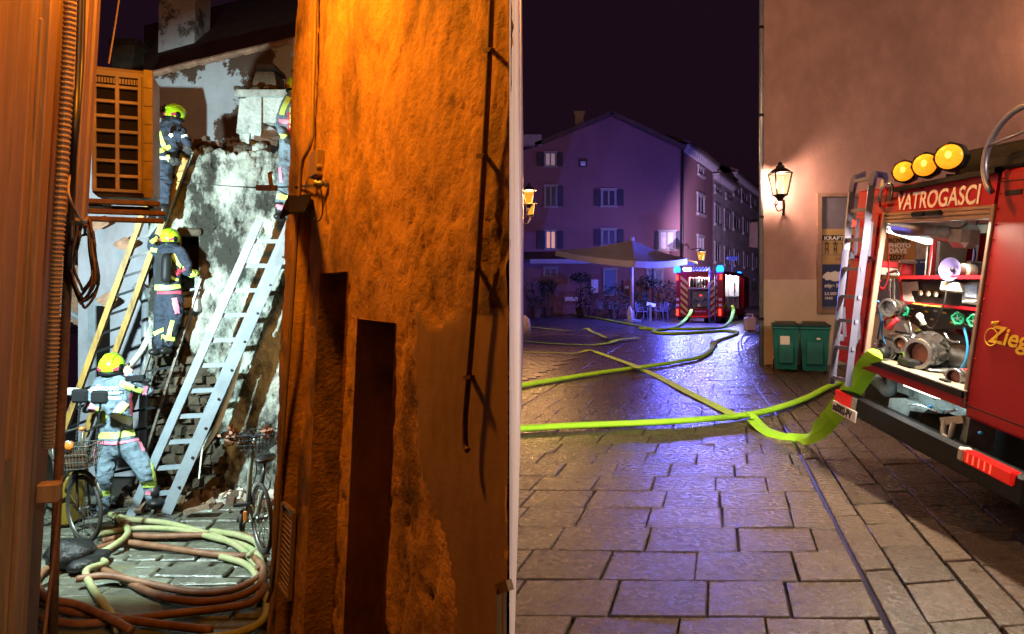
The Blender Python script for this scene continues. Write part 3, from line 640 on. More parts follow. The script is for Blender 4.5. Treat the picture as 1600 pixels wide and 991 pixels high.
hose('fire_hose', 'brown hose coiling at the lower left corner of the alley', ap([(55, 910, .07), (75, 935, .06), (120, 945, .05), (170, 966, .05), (205, 985, .04)]), .030, m_hose2)
hose('fire_hose', 'pale hose inside the right side of the front loop', ap([(345, 870), (380, 880), (398, 895, .02), (402, 912), (404, 930)]), .030, m_hose1)
hose('fire_hose', 'dark brown hose crossing over the middle of the front loop', ap([(120, 905, .05), (170, 900, .05), (230, 912, .02), (300, 925), (360, 922), (400, 905, .03), (412, 888, .06), (398, 872, .06)]), .030, m_hose2)
hose('fire_hose', 'pale hose running along the back edge of the coils', ap([(150, 836, .02), (210, 826), (280, 828), (340, 842), (380, 852), (402, 866, .05), (410, 884, .06)]), .029, m_hose1)
hose('fire_hose', 'brown hose lying along the very front of the alley', ap([(60, 965), (120, 975), (200, 968), (280, 958), (350, 950), (395, 940, .03), (415, 915, .06)]), .030, m_hose2)
cpl = MB(); q0 = AG(407, 893, .05); cpl.lathe(q0, (AG(411, 915, .05) - q0), [(.05, -.05), (.062, -.045), (.062, -.01), (.052, 0), (.062, .01), (.062, .045), (.05, .05)], 12)
tag(cpl.obj('hose_coupling', m_rust, smooth=30), 'rusty hose coupling at the right of the front loop', 'coupling')
cpl = MB(); q0 = AG(196, 823, .05); cpl.lathe(q0, (AG(188, 812, .05) - q0), [(.05, -.05), (.062, -.045), (.062, .045), (.05, .05)], 12)
tag(cpl.obj('hose_coupling', m_rust, smooth=30), 'rusty hose coupling behind the left bicycle wheel', 'coupling')
hose('white_hose', 'white hose hanging below the aluminium ladder', [P(383, 515, 7.5), P(376, 550, 7.5), P(366, 590, 7.5), P(352, 630, 7.5), P(338, 668, 7.5), P(318, 698, 7.5), P(296, 722, 7.5), P(280, 735, 7.45)], .034, m_hosew)
hose('grey_hose', 'grey hose curving up past the shoulder of the lower firefighter', [P(190, 582, 7.35), P(208, 566, 7.6), P(226, 540, 7.9), P(238, 508, 8.0), P(244, 480, 8.0), P(247, 450, 8.0)], .036, m_hosew)
tag(MB().tube(catmull([P(318, 660, 7.3), P(317, 690, 7.3), P(314, 720, 7.3), P(311, 748, 7.3)], 4), .009, 6).obj('rope', m_rope), 'short white rope hanging from the aluminium ladder', 'rope')

# --- lamps that light the alley
sl = thing('sodium_street_lamp', (-2.9, 3.6, 4.9), 'orange sodium street lamp on a bracket high over the alley', 'street lamp')
m_sod = mat('sodium_glass', (.9, .5, .2), .4, emit=(1, .42, .06), estr=14)
LP = Vector((-1.6, 2.9, 4.2))
piece('bracket', sl, m_blackm, lambda b: b.tube(catmull([(-3.0, 3.4, 4.6), (-2.5, 3.3, 4.9), (-1.9, 3.1, 4.85), tuple(LP + Vector((0, 0, .3)))], 4), .025, 8))
piece('lamp_shade', sl, m_blackm, lambda b: b.lathe(LP + Vector((0, 0, .05)), (0, 0, 1), [(.22, 0), (.16, .08), (.06, .2), (.05, .28)], 16, cap=False))
piece('bulb', sl, m_sod, lambda b: b.ell(LP + Vector((0, 0, .06)), .05, .05, .07))
light('sodium_light', LP + Vector((0, 0, -.06)), 500, (1, .33, .016), .17, sl)
fl_ = thing('tripod_floodlight', (-4.1, 4.9, ZA), 'white fire scene floodlight on a low tripod', 'floodlight')
FP = Vector((-4.15, 4.9, 1.88))
m_led = mat('white_led', (.9, .9, .9), .3, emit=(.85, 1, .95), estr=20)
piece('tripod', fl_, m_blackm, lambda b: [b.bar(FP + Vector((0, 0, -.1)), (FP.x + .3 * math.cos(a), FP.y - .1 + .3 * math.sin(a), ZA), .025, .025) for a in (0.5, 2.6, 4.7)])
piece('head', fl_, m_blackm, lambda b: b.bbox(FP.x - .16, FP.x + .16, FP.y - .12, FP.y - .03, FP.z - .11, FP.z + .11, r=.02))
piece('lens', fl_, m_led, lambda b: b.box(FP.x - .13, FP.x + .13, FP.y - .028, FP.y - .02, FP.z - .08, FP.z + .08))
s_ = light('flood_light', FP + Vector((0, .02, 0)), 1500, (.74, 1, .98), .05, fl_, 'SPOT', spot_size=R(124), spot_blend=.2)
aim(s_, FP, P(330, 590, 8.0))
# ================================================================== the square (right)
m_tile = mat('wet_square_stone', (.082, .056, .040), .28, spec=.22, var=.42, scale=38, bump=.55, bscale=80, rnd=.22, dirt_or_shade=(.030, .022, .018), dscale=8, dpos=(.56, .66), rvar=.15, bdist=.009)
m_tile2 = mat('wet_terrace_stone', (.12, .085, .075), .38, spec=.3, var=.3, scale=9, bump=.6, bscale=45, rnd=.2, rvar=.12)
m_joint = mat('dark_joint', (.02, .016, .014), .45, var=.4, scale=20, bump=.4)
m_far = mat('wet_far_paving', (.09, .065, .07), .33, spec=.3, var=.35, scale=3.5, bump=.5, bscale=8, rvar=.12)
m_pink = mat('salmon_plaster', (.46, .28, .25), .85, var=.16, scale=2.6, bump=.5, bscale=26, dirt_or_shade=(.34, .21, .18), dscale=.9, dpos=(.42, .75), streak=1.5)
m_dado = mat('pale_dado', (.58, .45, .36), .85, var=.1, scale=2, bump=.25, bscale=60)
m_house = mat('rose_house_plaster', (.27, .13, .14), .85, var=.22, scale=.7, bump=.4, bscale=9, dirt_or_shade=(.17, .085, .10), dscale=.35, dpos=(.42, .7), streak=1.8)
m_house2 = mat('grey_house_plaster', (.55, .46, .46), .85, var=.25, scale=.9, bump=.3, bscale=12, dirt_or_shade=(.30, .24, .25), dscale=.5, dpos=(.4, .7))
m_stonew = mat('white_window_stone', (.34, .30, .30), .7, var=.15)
m_shut = mat('dark_green_shutter', (.035, .03, .045), .6, var=.3)
m_pane = mat('dark_window_glass', (.03, .03, .05), .4, var=.2, spec=.7)
m_panew = mat('curtained_glass', (.62, .6, .62), .2, var=.25, scale=3)
m_lit = mat('lit_window', (.6, .4, .3), .3, var=.3, scale=2, emit=(1, .42, .2), estr=.55)
m_litp = mat('dim_lit_window', (.6, .5, .4), .3, var=.3, scale=2, emit=(.9, .6, .6), estr=.16)
m_awn = mat('cream_canvas', (.60, .60, .80), .8, var=.1, scale=2)
m_neon = mat('neon_green_hose', (.46, 1.0, .05), .7, spec=.1, var=.12, scale=6, bump=.35, bscale=220, rvar=.1)
m_neony = mat('neon_yellow_hose', (.60, 1.0, .04), .7, spec=.1, var=.15, scale=6, bump=.35, bscale=220)
m_green = mat('green_plastic', (.006, .14, .135), .38, var=.2, scale=4, bump=.1, rvar=.1)
m_greend = mat('dark_green_lid', (.006, .035, .028), .42, var=.2)
m_leaf = mat('dark_leaf', (.018, .03, .018), .6, var=.5, scale=5)
m_chair = mat('grey_cane_chair', (.24, .22, .26), .6, var=.3, scale=20)
m_amber = mat('amber_lamp_glass', (0, 0, 0), .3, spec=0, emit=(1, .42, .03), estr=1.25, alpha=.55)
m_warm = mat('warm_lamp_glass', (0, 0, 0), .3, spec=0, emit=(1, .68, .28), estr=1.2, alpha=.55)
m_filament = mat('lamp_bulb', (1, .95, .8), .3, emit=(1, .85, .5), estr=20)
m_iron = mat('cast_iron', (.012, .011, .012), .5, metal=.3, var=.3)
SK = .32                                                # the paving is laid on the skew: joints run along (SK, 1)
def clip(poly, nx_, ny_, c):                            # keep nx*x+ny*y<=c
    out = []
    for i in range(len(poly)):
        p, q = poly[i], poly[(i + 1) % len(poly)]; dp_ = nx_ * p[0] + ny_ * p[1] - c; dq = nx_ * q[0] + ny_ * q[1] - c
        if dp_ <= 0: out.append(p)
        if (dp_ < 0 < dq) or (dq < 0 < dp_): t = dp_ / (dp_ - dq); out.append((p[0] + (q[0] - p[0]) * t, p[1] + (q[1] - p[1]) * t))
    return out
def slab(b, poly, z0, z1, ch=.0045, inset=.0078):
    poly = [(x + random.uniform(-.007, .007), y_ + random.uniform(-.007, .007)) for x, y_ in poly]
    n = len(poly); cx = sum(p[0] for p in poly) / n; cy = sum(p[1] for p in poly) / n
    def ins(k):
        r = []
        for x, y_ in poly:
            l = math.hypot(x - cx, y_ - cy); f = max(l - k, .01) / max(l, .01); r.append((cx + (x - cx) * f, cy + (y_ - cy) * f))
        return r
    o = ins(inset * 1.3); t = ins(inset * 1.3 + ch * 1.4); dz = [random.uniform(-.0025, .0025) for _ in poly]
    vs = [(x, y_, z0) for x, y_ in o] + [(x, y_, z1 - ch) for x, y_ in o] + [(x, y_, z1 + d * 1.6) for (x, y_), d in zip(t, dz)]
    fs = [tuple(range(2 * n, 3 * n))] + [(i, (i + 1) % n, n + (i + 1) % n, n + i) for i in range(n)] + [(n + i, n + (i + 1) % n, 2 * n + (i + 1) % n, 2 * n + i) for i in range(n)]
    b.add(vs, fs)
sq = tag(MB().add([(-14, -8, -.03), (40, -8, -.03), (40, 1.9, -.03), (-14, 1.9, -.03), (-.04, 1.9, -.03), (.40, 24.7, -.03), (-20, 28, -.03), (-20, 120, -.03), (90, 120, -.03)], [(0, 1, 2, 3), (4, 2, 8, 5), (5, 8, 7, 6)]).obj('square_pavement', m_joint), 'wet stone paving of the town square', kind='structure')
band = (Vector(G(810, 638).xy), Vector(G(990, 528).xy))
bd = (band[1] - band[0]).normalized(); bn = Vector((-bd.y, bd.x)); bc = bn.dot(band[0])      # bn points left of the band edge
QD = [(2.0, .82), (7.0, .82), (9.1, .74), (11, .66), (13.7, .575), (17.2, .585), (20, .68), (23.9, 1.12), (30, 2.1)]
def qd(Y):
    for (a, q0), (c, q1) in zip(QD, QD[1:]):
        if Y <= c: return q0 + (q1 - q0) * (Y - a) / (c - a)
    return QD[-1][1]
def facex(Y): return -.004 * 1.95 + (.44 + .0078) * (Y - 1.95) / 22.65
random.seed(21)
tiles = []
Y = 3.143 - .398 * 2; k = 0
while Y < 27:
    qmin = facex(Y + .2) - SK * Y - .8
    q = -6.0 + (k % 2) * .25 + random.uniform(-.06, .06); y0, y1 = Y, Y + .398
    while q < 2.2:
        w_ = random.choice((.42, .48, .49, .52, .58))
        sl_ = .015
        poly = [(a + SK * b_ , b_ - sl_ * (a + SK * b_ - 1.0)) for a, b_ in ((q, y0), (q + w_, y0), (q + w_, y1), (q, y1))]
        q += w_
        cx = sum(p[0] for p in poly) / 4; cy = sum(p[1] for p in poly) / 4
        if cx < facex(cy) - .3: continue
        # trim to the drain and to the band
        qa, qb = qd(y0), qd(y1); dq = Vector((qb - qa + SK * (y1 - y0), y1 - y0)); nn = Vector((dq.y, -dq.x)).normalized(); p0 = Vector((qa + SK * y0, y0))
        poly = clip(poly, nn.x, nn.y, nn.dot(p0) - .012)
        if len(poly) > 2: poly = clip(poly, bn.x, bn.y, bc - .01)
        if len(poly) < 3: continue
        ar = abs(sum(poly[i][0] * poly[i - 1][1] - poly[i - 1][0] * poly[i][1] for i in range(len(poly)))) / 2
        if ar < .02: continue
        tiles.append((cy, poly))
    Y += .398; k += 1
# bands of slabs right of the drain
def strip(qa, qb, ln, ya, yb, off, jit=.0):
    Y = ya + off
    while Y < yb:
        l_ = ln * random.uniform(.85, 1.2); dy = .06
        q0 = qa + (qd(Y) - .82); q1 = qb + (qd(Y) - .82); q2 = qa + (qd(Y + l_) - .82); q3 = qb + (qd(Y + l_) - .82)
        tiles.append((Y, [(q0 + SK * Y, Y), (q1 + SK * Y, Y + dy * (qb - qa) * 2), (q3 + SK * (Y + l_), Y + l_ + dy * (qb - qa) * 2), (q2 + SK * (Y + l_), Y + l_)])); Y += l_
strip(.835, 1.02, .75, 2.2, 22, 0); strip(1.02, 1.35, .40, 2.2, 20, .1); strip(1.35, 1.54, .62, 2.2, 20, .3)
for c in range(12): strip(1.54 + .42 * c, 1.96 + .42 * c, .52, 1.8, 14, random.uniform(0, .4))
for c in range(6): strip(1.54 + .42 * c, 1.96 + .42 * c, .52, 14, 22, random.uniform(0, .4))
tiles.sort(key=lambda t: t[0])
rest = MB()
seen = 0
for cy, poly in tiles:
    cx = sum(p[0] for p in poly) / len(poly); px = CX + cx / cy * F
    vis = 780 < px < 1640 and cy > 2.3
    if vis and seen < 298:
        b = MB(); slab(b, poly, -.06, random.uniform(-.003, .003)); b.obj('paving_slab', m_tile, sq); seen += 1
    else: slab(rest, poly, -.06, random.uniform(-.003, .003))
o = rest.obj('distant_paving', m_tile, sq); o['kind'] = 'stuff'
# long band slabs on the left edge and small setts of the terrace
tr = tag(MB().add([(*(band[0] - bd * .3), -.02), (*(band[0] + bd * 17), -.02), (.44, 24.6, -.02)], [(0, 1, 2)]).obj('terrace_pavement', m_joint), 'small stone setts of the terrace left of the kerb band', kind='structure')
t = -.25; cnt = 0
while t < 16:
    l_ = random.uniform(.7, 1.1); a, c = band[0] + bd * t, band[0] + bd * (t + l_)
    b = MB(); slab(b, [tuple(a), tuple(c), tuple(c + bn * .52), tuple(a + bn * .52)], -.06, .002); b.obj('kerb_slab', m_tile, tr); t += l_
sm = MB(); cnt = 0
e1 = (bd + bn * .55).normalized(); e2 = Vector((-e1.y, e1.x))
small = []
for i in range(-12, 70):
    for j in range(-70, 60):
        p = band[0] + e1 * (i * .42 + (j % 2) * .2 - 4) + e2 * (j * .2 - 2)
        poly = [tuple(p), tuple(p + e1 * .42), tuple(p + e1 * .42 + e2 * .2), tuple(p + e2 * .2)]
        c = p + e1 * .21 + e2 * .1; dd = bn.dot(c) - bc
        if dd < .62 or c.x < facex(c.y) - .2 or c.y > 24: continue
        small.append((c.y, poly))
small.sort(key=lambda t: t[0])
for cy, poly in small:
    if cnt < 280: b = MB(); slab(b, poly, -.05, random.uniform(-.003, .003), .004, .005); b.obj('sett', m_tile2, tr); cnt += 1
    else: slab(sm, poly, -.05, random.uniform(-.003, .003), .004, .005)
o = sm.obj('distant_setts', m_tile2, tr); o['kind'] = 'stuff'
fp = MB(); fp.add([(-20, 24, -.012), (90, 24, -.012), (90, 120, -.012), (-20, 120, -.012)], [(0, 1, 2, 3)])
tag(fp.obj('street_pavement', m_far), 'wet paving of the street running away from the square', kind='structure')
# slot drain
dr = MB(); dp_ = [Vector((q + SK * Y, Y, 0)) for Y, q in QD]; dp_ = catmull([Vector((.82 + SK * 1.2, 1.2, 0))] + dp_, 8)
dr.tube([p + Vector((0, 0, -.012)) for p in dp_], .022, 4, flat=.4)
dr.tube([p + Vector((-.018, 0, .002)) for p in dp_], .003, 4); dr.tube([p + Vector((.018, 0, .002)) for p in dp_], .003, 4)
tag(dr.obj('slot_drain', m_blackm), 'narrow dark slot drain curving across the square', 'drain')

# --- window builder: one window with frame, panes, shutters
def window(fr, parent, x0, y0, x1, y1, pane=None, sl=None, sr=None, sill=True, frame=None, d=0, nb=2, lintel=True):
    u0, v1 = fr.hit(x0, y0); u1, v0 = fr.hit(x1, y1); fw = (u1 - u0) * .11
    fm = frame or m_stonew
    def fr_(b):
        b.box(u0 - fw, u0, d - .08, d + .02, v0, v1, fr=fr); b.box(u1, u1 + fw, d - .08, d + .02, v0, v1, fr=fr)
        if lintel: b.box(u0 - fw * 1.6, u1 + fw * 1.6, d - .12, d + .02, v1, v1 + fw * 1.2, fr=fr)
        if sill: b.box(u0 - fw * 1.8, u1 + fw * 1.8, d - .18, d + .02, v0 - fw * 1.1, v0, fr=fr)
    w = piece('window', parent, fm, fr_)
    for k in range(nb):
        a = u0 + (u1 - u0) * k / nb; c = u0 + (u1 - u0) * (k + 1) / nb
        piece('pane', w, pane or m_pane, lambda b: b.box(a + .04, c - .04, d - .022, d - .006, v0 + .05, v1 - .05, fr=fr))
        piece('casement', w, fm, lambda b: (b.box(a, a + .05, d - .05, d - .01, v0, v1, fr=fr), b.box(c - .05, c, d - .05, d - .01, v0, v1, fr=fr), b.box(a, c, d - .05, d - .01, v0, v0 + .06, fr=fr), b.box(a, c, d - .05, d - .01, v1 - .06, v1, fr=fr)))
    for s, xs in ((-1, sl), (1, sr)):
        if xs is None: continue
        e = fr.hit(xs, y0)[0]; a, c = (e, u0 - fw) if s < 0 else (u1 + fw, e)
        sh = piece('shutter', w, m_shut, lambda b: b.box(a, c, d - .12, d - .07, v0, v1, fr=fr))
    return w
YH = 44.0
hf = Frame((0, YH, 0), (1, 0, 0), (0, 0, 1))
ho = thing('gabled_house', (7, YH, 0), 'tall rose coloured gabled house behind the cafe terrace', 'building')
hp = [hf.hit(*q) for q in ((790, 491.4), (790, 244), (838, 229), (955, 181), (1066, 233), (1066, 491.4))]
piece('wall', ho, m_house, lambda b: b.prism(hp, hf, 0, .5))
piece('roof', ho, m_brown, lambda b: (b.bar(hf.w(*hf.hit(836, 228), 5), hf.w(*hf.hit(956, 179), 5), 11.0, .25, up=(0, 0, 1)), b.bar(hf.w(*hf.hit(954, 179), 5), hf.w(*hf.hit(1069, 233), 5), 11.0, .25, up=(0, 0, 1))))
piece('chimney', ho, m_house2, lambda b: (b.box(*[hf.hit(903, 200)[0], hf.hit(917, 200)[0]], 2, 2.6, 9.5, hf.hit(910, 162)[1], fr=hf), b.box(hf.hit(901, 200)[0], hf.hit(919, 200)[0], 1.95, 2.65, hf.hit(910, 166)[1], hf.hit(910, 161)[1], fr=hf)))
piece('cornice', ho, m_stonew, lambda b: b.box(hf.hit(800, 200)[0], hf.hit(846, 200)[0], -.5, .0, hf.hit(810, 229)[1], hf.hit(810, 213)[1], fr=hf))
window(hf, ho, 852, 239, 868, 260, m_litp, 839, 879)
window(hf, ho, 906, 251, 916, 261, m_panew, nb=1, sill=False, frame=m_shut)
window(hf, ho, 852, 291, 869, 323, m_pane, None, 880)
window(hf, ho, 941, 297, 961, 322, m_pane, 929, 974)
window(hf, ho, 941, 359, 961, 383, m_pane, 929, 974)
window(hf, ho, 853, 361, 868, 389, m_lit, 839, 880)
window(hf, ho, 1031, 362, 1053, 390, m_panew, 1023, 1062)
window(hf, ho, 851, 419, 869, 432, m_pane, None, None, sill=False)
window(hf, ho, 944, 421, 962, 462, m_pane, None, None, sill=False, nb=1)
window(hf, ho, 1012, 421, 1034, 448, m_pane, None, None, sill=False)
for (x0, x1, y0, y1) in ((921, 937, 428, 462), (973, 985, 438, 456), (880, 905, 455, 475)):
    a = hf.hit(x0, y1); c = hf.hit(x1, y0); mb_ = piece('menu_board', ho, mat('red_menu_board', (.22, .07, .06), .6), lambda b: b.box(a[0], c[0], -.1, -.02, a[1], c[1], fr=hf))
    piece('menu_sheet', mb_, m_panew, lambda b: b.box(a[0] + .12, c[0] - .12, -.115, -.1, a[1] + .2, c[1] - .4, fr=hf))
# street side of the gabled house and the next houses
sf = Frame(hf.w(*hf.hit(1066, 455), 0) - Vector((0, 0, H)), (.583, 1, 0), (0, 0, 1))
def sh(px, py): return sf.hit(px, py)
def street_house(name, lab, x0, x1, yt0, mt, wins, cor=True):
    u0 = sh(x0, 455)[0]; u1 = sh(x1, 455)[0]; vt_ = sh(x0, yt0)[1]
    t = thing(name, sf.w((u0 + u1) / 2, 0, 3), lab, 'building')
    piece('wall', t, mt, lambda b: b.box(u0, u1 - .03, 0, 8, 0, vt_, fr=sf))
    ev = piece('eave', t, m_stonew, lambda b: b.box(u0, u1 - .03, -.5, 0, vt_ - .12, vt_ + .05, fr=sf))
    n_ = int((u1 - u0) / .55)
    for k in range(n_):
        u = u0 + (k + .5) * (u1 - u0) / n_; piece('corbel', ev, m_stonew, lambda b: b.box(u - .1, u + .1, -.38, -.003, vt_ - .4, vt_ - .12, fr=sf))
    piece('roof', t, m_brown, lambda b: b.hexa([sf.w(u0, vt_ + .05, -.6), sf.w(u1, vt_ + .05, -.6), sf.w(u1, vt_ + 2.2, 5), sf.w(u0, vt_ + 2.2, 5), sf.w(u0, vt_ + .25, -.6), sf.w(u1, vt_ + .25, -.6), sf.w(u1, vt_ + 2.4, 5), sf.w(u0, vt_ + 2.4, 5)]))
    for (xa, xb, ya, yb) in wins: window(sf, t, xa, ya, xb, yb, m_pane if yb != 391 else m_panew, None, None, frame=m_stonew)
    return t
street_house('corner_house', 'rose corner house side with few windows above the parked fire engine', 1066.5, 1114, 228, m_house, [(1091, 1098, 261, 276), (1090, 1099, 305, 336), (1090, 1098, 370, 391)])
street_house('weathered_house', 'weathered grey house with stone corbels along the street', 1114, 1143, 272, m_house2, [(1117, 1124, 293, 304), (1134, 1140, 305, 313), (1117, 1124, 321, 352), (1132, 1139, 331, 360), (1117, 1124, 381, 410), (1132, 1139, 389, 414)])
street_house('far_house', 'taller grey shuttered house at the far end of the street', 1143, 1215, 270, m_house2, [(1146, 1153, 292, 308), (1159, 1166, 300, 318), (1173, 1179, 309, 326), (1146, 1154, 337, 360), (1161, 1167, 344, 366), (1147, 1153, 393, 415), (1162, 1167, 397, 418), (1176, 1181, 400, 420)])
tag(MB().tube([hf.w(*hf.hit(1065, 236), -.2), hf.w(*hf.hit(1065, 480), -.2)], .09, 8).obj('rain_pipe', m_iron), 'dark rain pipe at the corner of the gabled house', 'pipe')
bk_ = Frame((0, 78, 0), (1, 0, 0), (0, 0, 1))
# hanging shop sign and blue canopy end
sg = thing('shop_sign', P(1176, 370, 30), 'white hanging shop sign over the narrow street', 'sign')
piece('panel', sg, m_panew, lambda b: b.hexa([P(1171, 386, 30), P(1184, 388, 30), P(1184, 388, 30.3), P(1171, 386, 30.3), P(1171, 348, 30), P(1184, 347, 30), P(1184, 347, 30.3), P(1171, 348, 30.3)]))
piece('arm', sg, m_iron, lambda b: b.bar(P(1171, 345, 30.1), P(1192, 343, 30.1), .06, .06))
# --- shopfront canopy on the left of the gabled house
cn = thing('shopfront_canopy', P(900, 405, 42), 'long low tiled canopy over the cafe shopfront', 'canopy')
piece('roof', cn, m_brown, lambda b: b.hexa([P(795, 410, 41), P(1000, 407, 41), P(1000, 396, 44), P(795, 398, 44), P(795, 406, 41), P(1000, 403, 41), P(1000, 392, 44), P(795, 394, 44)]))
piece('fascia', cn, m_stonew, lambda b: b.hexa([P(828, 412, 40.9), P(935, 412, 40.9), P(935, 412, 41), P(828, 412, 41), P(828, 405, 40.9), P(935, 405, 40.9), P(935, 405, 41), P(828, 405, 41)]))
# --- parasol
YP = 33.0
um = thing('market_parasol', P(987, 503, YP), 'large cream square parasol over the cafe tables', 'parasol')
ap_ = P(988, 375, YP); cr_ = [P(868, 391, 34.0), P(992, 408, 29.5), P(1074, 404, 32.5), P(975, 391, 36.5)]
def canopy(b):
    n_ = 8
    for k in range(4):
        a, c = cr_[k], cr_[(k + 1) % 4]
        for i in range(n_):
            for j in range(n_):
                def pt(s, t): e = a.lerp(c, s); p = ap_.lerp(e, t); return p + Vector((0, 0, -.12 * math.sin(math.pi * t) - .18 * t * math.sin(math.pi * s)*.5))
                b.add([pt(i / n_, j / n_), pt((i + 1) / n_, j / n_), pt((i + 1) / n_, (j + 1) / n_), pt(i / n_, (j + 1) / n_)], [(0, 1, 2, 3)])
piece('canopy', um, m_awn, canopy, True)
def val(b):
    for k in range(4):
        a, c = cr_[k], cr_[(k + 1) % 4]; n_ = 10
        for i in range(n_):
            q = [a.lerp(c, i / n_), a.lerp(c, (i + 1) / n_)]; sg_ = [-.09 * math.sin(math.pi * s / n_) for s in (i, i + 1)]
            p = [q[0] + Vector((0, 0, sg_[0])), q[1] + Vector((0, 0, sg_[1]))]
            b.add([p[0], p[1], p[1] + Vector((0, 0, -.3)), p[0] + Vector((0, 0, -.3))], [(0, 1, 2, 3)])
piece('valance', um, m_awn, val)
piece('pole', um, mat('pink_pole', (.4, .28, .28), .5), lambda b: b.tube([P(987, 503, YP), P(987, 384, YP)], .09, 10), True)
piece('finial', um, m_awn, lambda b: b.lathe(ap_ + Vector((0, 0, -.05)), (0, 0, 1), [(.12, 0), (.12, .15), (.05, .25)], 10))
piece('base', um, m_zinc, lambda b: b.lathe(P(987, 503, YP), (0, 0, 1), [(.5, 0), (.5, .1), (.14, .14), (.14, .6)], 14))
for k in range(4): piece('rib', um, m_iron, lambda b: b.bar(ap_ + Vector((0, 0, -.35)), cr_[k] + Vector((0, 0, -.06)), .05, .06))
um2 = thing('blue_parasol', P(1035, 497, 38), 'folded edge of a second parasol behind the fire engine', 'parasol')
piece('canopy', um2, m_awn, lambda b: b.hexa([P(1005, 418, 36), P(1090, 414, 36), P(1090, 410, 40), P(1005, 412, 40), P(1030, 407, 37), P(1062, 404, 37), P(1062, 403, 39), P(1030, 405, 39)]))
piece('pole', um2, m_iron, lambda b: b.tube([P(1020, 497, 38), P(1020, 412, 38)], .06, 8))
# --- cafe chairs, tables, plants
ch0 = None
def cafe_chair(x, y_, rz, lab):
    global ch0
    g = G(x, y_); t = thing('cafe_chair', g, lab, 'chair', 'cane chairs on the cafe terrace'); t.rotation_euler.z = rz
    if ch0 is None:
        ch0 = []
        def loc(nm, fn):
            b = MB(); fn(b); o = b.obj(nm, m_chair, None, origin=(0, 0, 0)); ch0.append(o); o.parent = t
        loc('seat', lambda b: b.bbox(-.23, .23, -.22, .22, .43, .48, r=.02))
        loc('backrest', lambda b: [b.bar((x_ - .0, .21, .48), (x_ * 1.1, .30, .92), .05, .02) for x_ in (-.2, -.1, 0, .1, .2)] + [b.tube([(-.25, .22, .46), (-.27, .30, .90), (-.15, .31, .97), (.15, .31, .97), (.27, .30, .90), (.25, .22, .46)], .02, 6)])
        for sx in (-1, 1):
            loc('leg', lambda b: b.tube([(sx * .21, -.2, .44), (sx * .24, -.24, 0)], .018, 6)); loc('leg', lambda b: b.tube([(sx * .21, .2, .44), (sx * .25, .27, 0)], .018, 6))
            loc('armrest', lambda b: b.tube([(sx * .26, .28, .72), (sx * .29, 0, .70), (sx * .27, -.2, .66), (sx * .23, -.21, .46)], .018, 6))
    else:
        for s in ch0: o = s.copy(); COL.objects.link(o); o.parent = t; ROOT[o.name] = Vector(g)
cl = [(852, 486, 1.2, 'at the far left of the terrace'), (868, 484, -.6, 'beside the planter on the left of the terrace'), (886, 490, .4, 'left of the dark terrace table'), (908, 489, -1.4, 'right of the dark terrace table'), (918, 486, 2.2, 'behind the dark terrace table'), (940, 496, .5, 'in front, left of the middle table'), (958, 494, -.2, 'in front of the middle table'), (971, 494, -1.3, 'right of the middle table'), (1003, 500, .9, 'just right of the parasol pole'), (1021, 497, .0, 'in front of the table nearest the fire engine'), (1034, 499, -.8, 'left of the fire engine, near row'), (1047, 496, -1.2, 'nearest the fire engine corner')]
for x, y_, rz, lab in cl: cafe_chair(x, y_, rz, 'grey cane cafe chair ' + lab)
for x, y_, lab in ((897, 488, 'dark round cafe table on the left of the terrace'), (952, 492, 'dark round cafe table in the middle of the terrace'), (1016, 495, 'dark round cafe table right of the parasol pole')):
    g = G(x, y_); t = thing('cafe_table', g, lab, 'table', 'round tables on the cafe terrace')
    piece('table_top', t, m_iron, lambda b: b.lathe(g, (0, 0, 1), [(.38, .72), (.38, .75)], 18)); piece('leg', t, m_iron, lambda b: b.lathe(g, (0, 0, 1), [(.22, 0), (.2, .03), (.04, .06), (.035, .72)], 10))
mn = thing('menu_stand', G(1016, 503), 'slanted menu stand at the edge of the terrace', 'menu stand')
piece('post', mn, m_zinc, lambda b: b.bar(P(1016, 503, 33), P(1016, 476, 33), .12, .12)); piece('board', mn, m_stonew, lambda b: b.hexa([P(1010, 478, 33), P(1024, 481, 33), P(1025, 476, 33.3), P(1011, 473, 33.3), P(1010, 477, 33), P(1024, 480, 33), P(1025, 475, 33.3), P(1011, 472, 33.3)]))
ca = thing('fire_extinguisher', G(985, 504), 'small grey cylinder standing at the parasol pole', 'cylinder')
piece('body', ca, m_panew, lambda b: b.lathe(G(984, 505), (0, 0, 1), [(.13, 0), (.14, .05), (.14, .6), (.07, .75), (.05, .85)], 12), True)
random.seed(31)
def shrub(x, y_, Y, rx, rz, lab, n_=260, pot=True):
    c = P(x, y_, Y); t = thing('potted_shrub', (c.x, c.y, 0), lab, 'shrub', 'shrubs around the cafe terrace')
    b = MB()
    for k in range(n_):
        v = Vector((random.gauss(0, 1), random.gauss(0, 1), random.gauss(0, 1))).normalized() * random.uniform(.5, 1.05)
        p = c + Vector((v.x * rx, v.y * rx, v.z * rz)); s = random.uniform(.05, .12); a = Vector((random.uniform(-1, 1), random.uniform(-1, 1), random.uniform(-1, 1))).normalized(); d = a.orthogonal().normalized()
        b.add([p - a * s, p + d * s * .5, p + a * s, p - d * s * .5], [(0, 1, 2, 3)])
    b.obj('foliage', m_leaf, t); piece('stem', t, m_dark, lambda b: b.tube([(c.x, c.y, .3 if pot else 0), (c.x, c.y, c.z)], .04, 6))
    piece('pot', t, m_brown, lambda b: b.lathe((c.x, c.y, 0), (0, 0, 1), [(.22, 0), (.32, .5), (.34, .5), (.34, .56), (.28, .56)], 12))
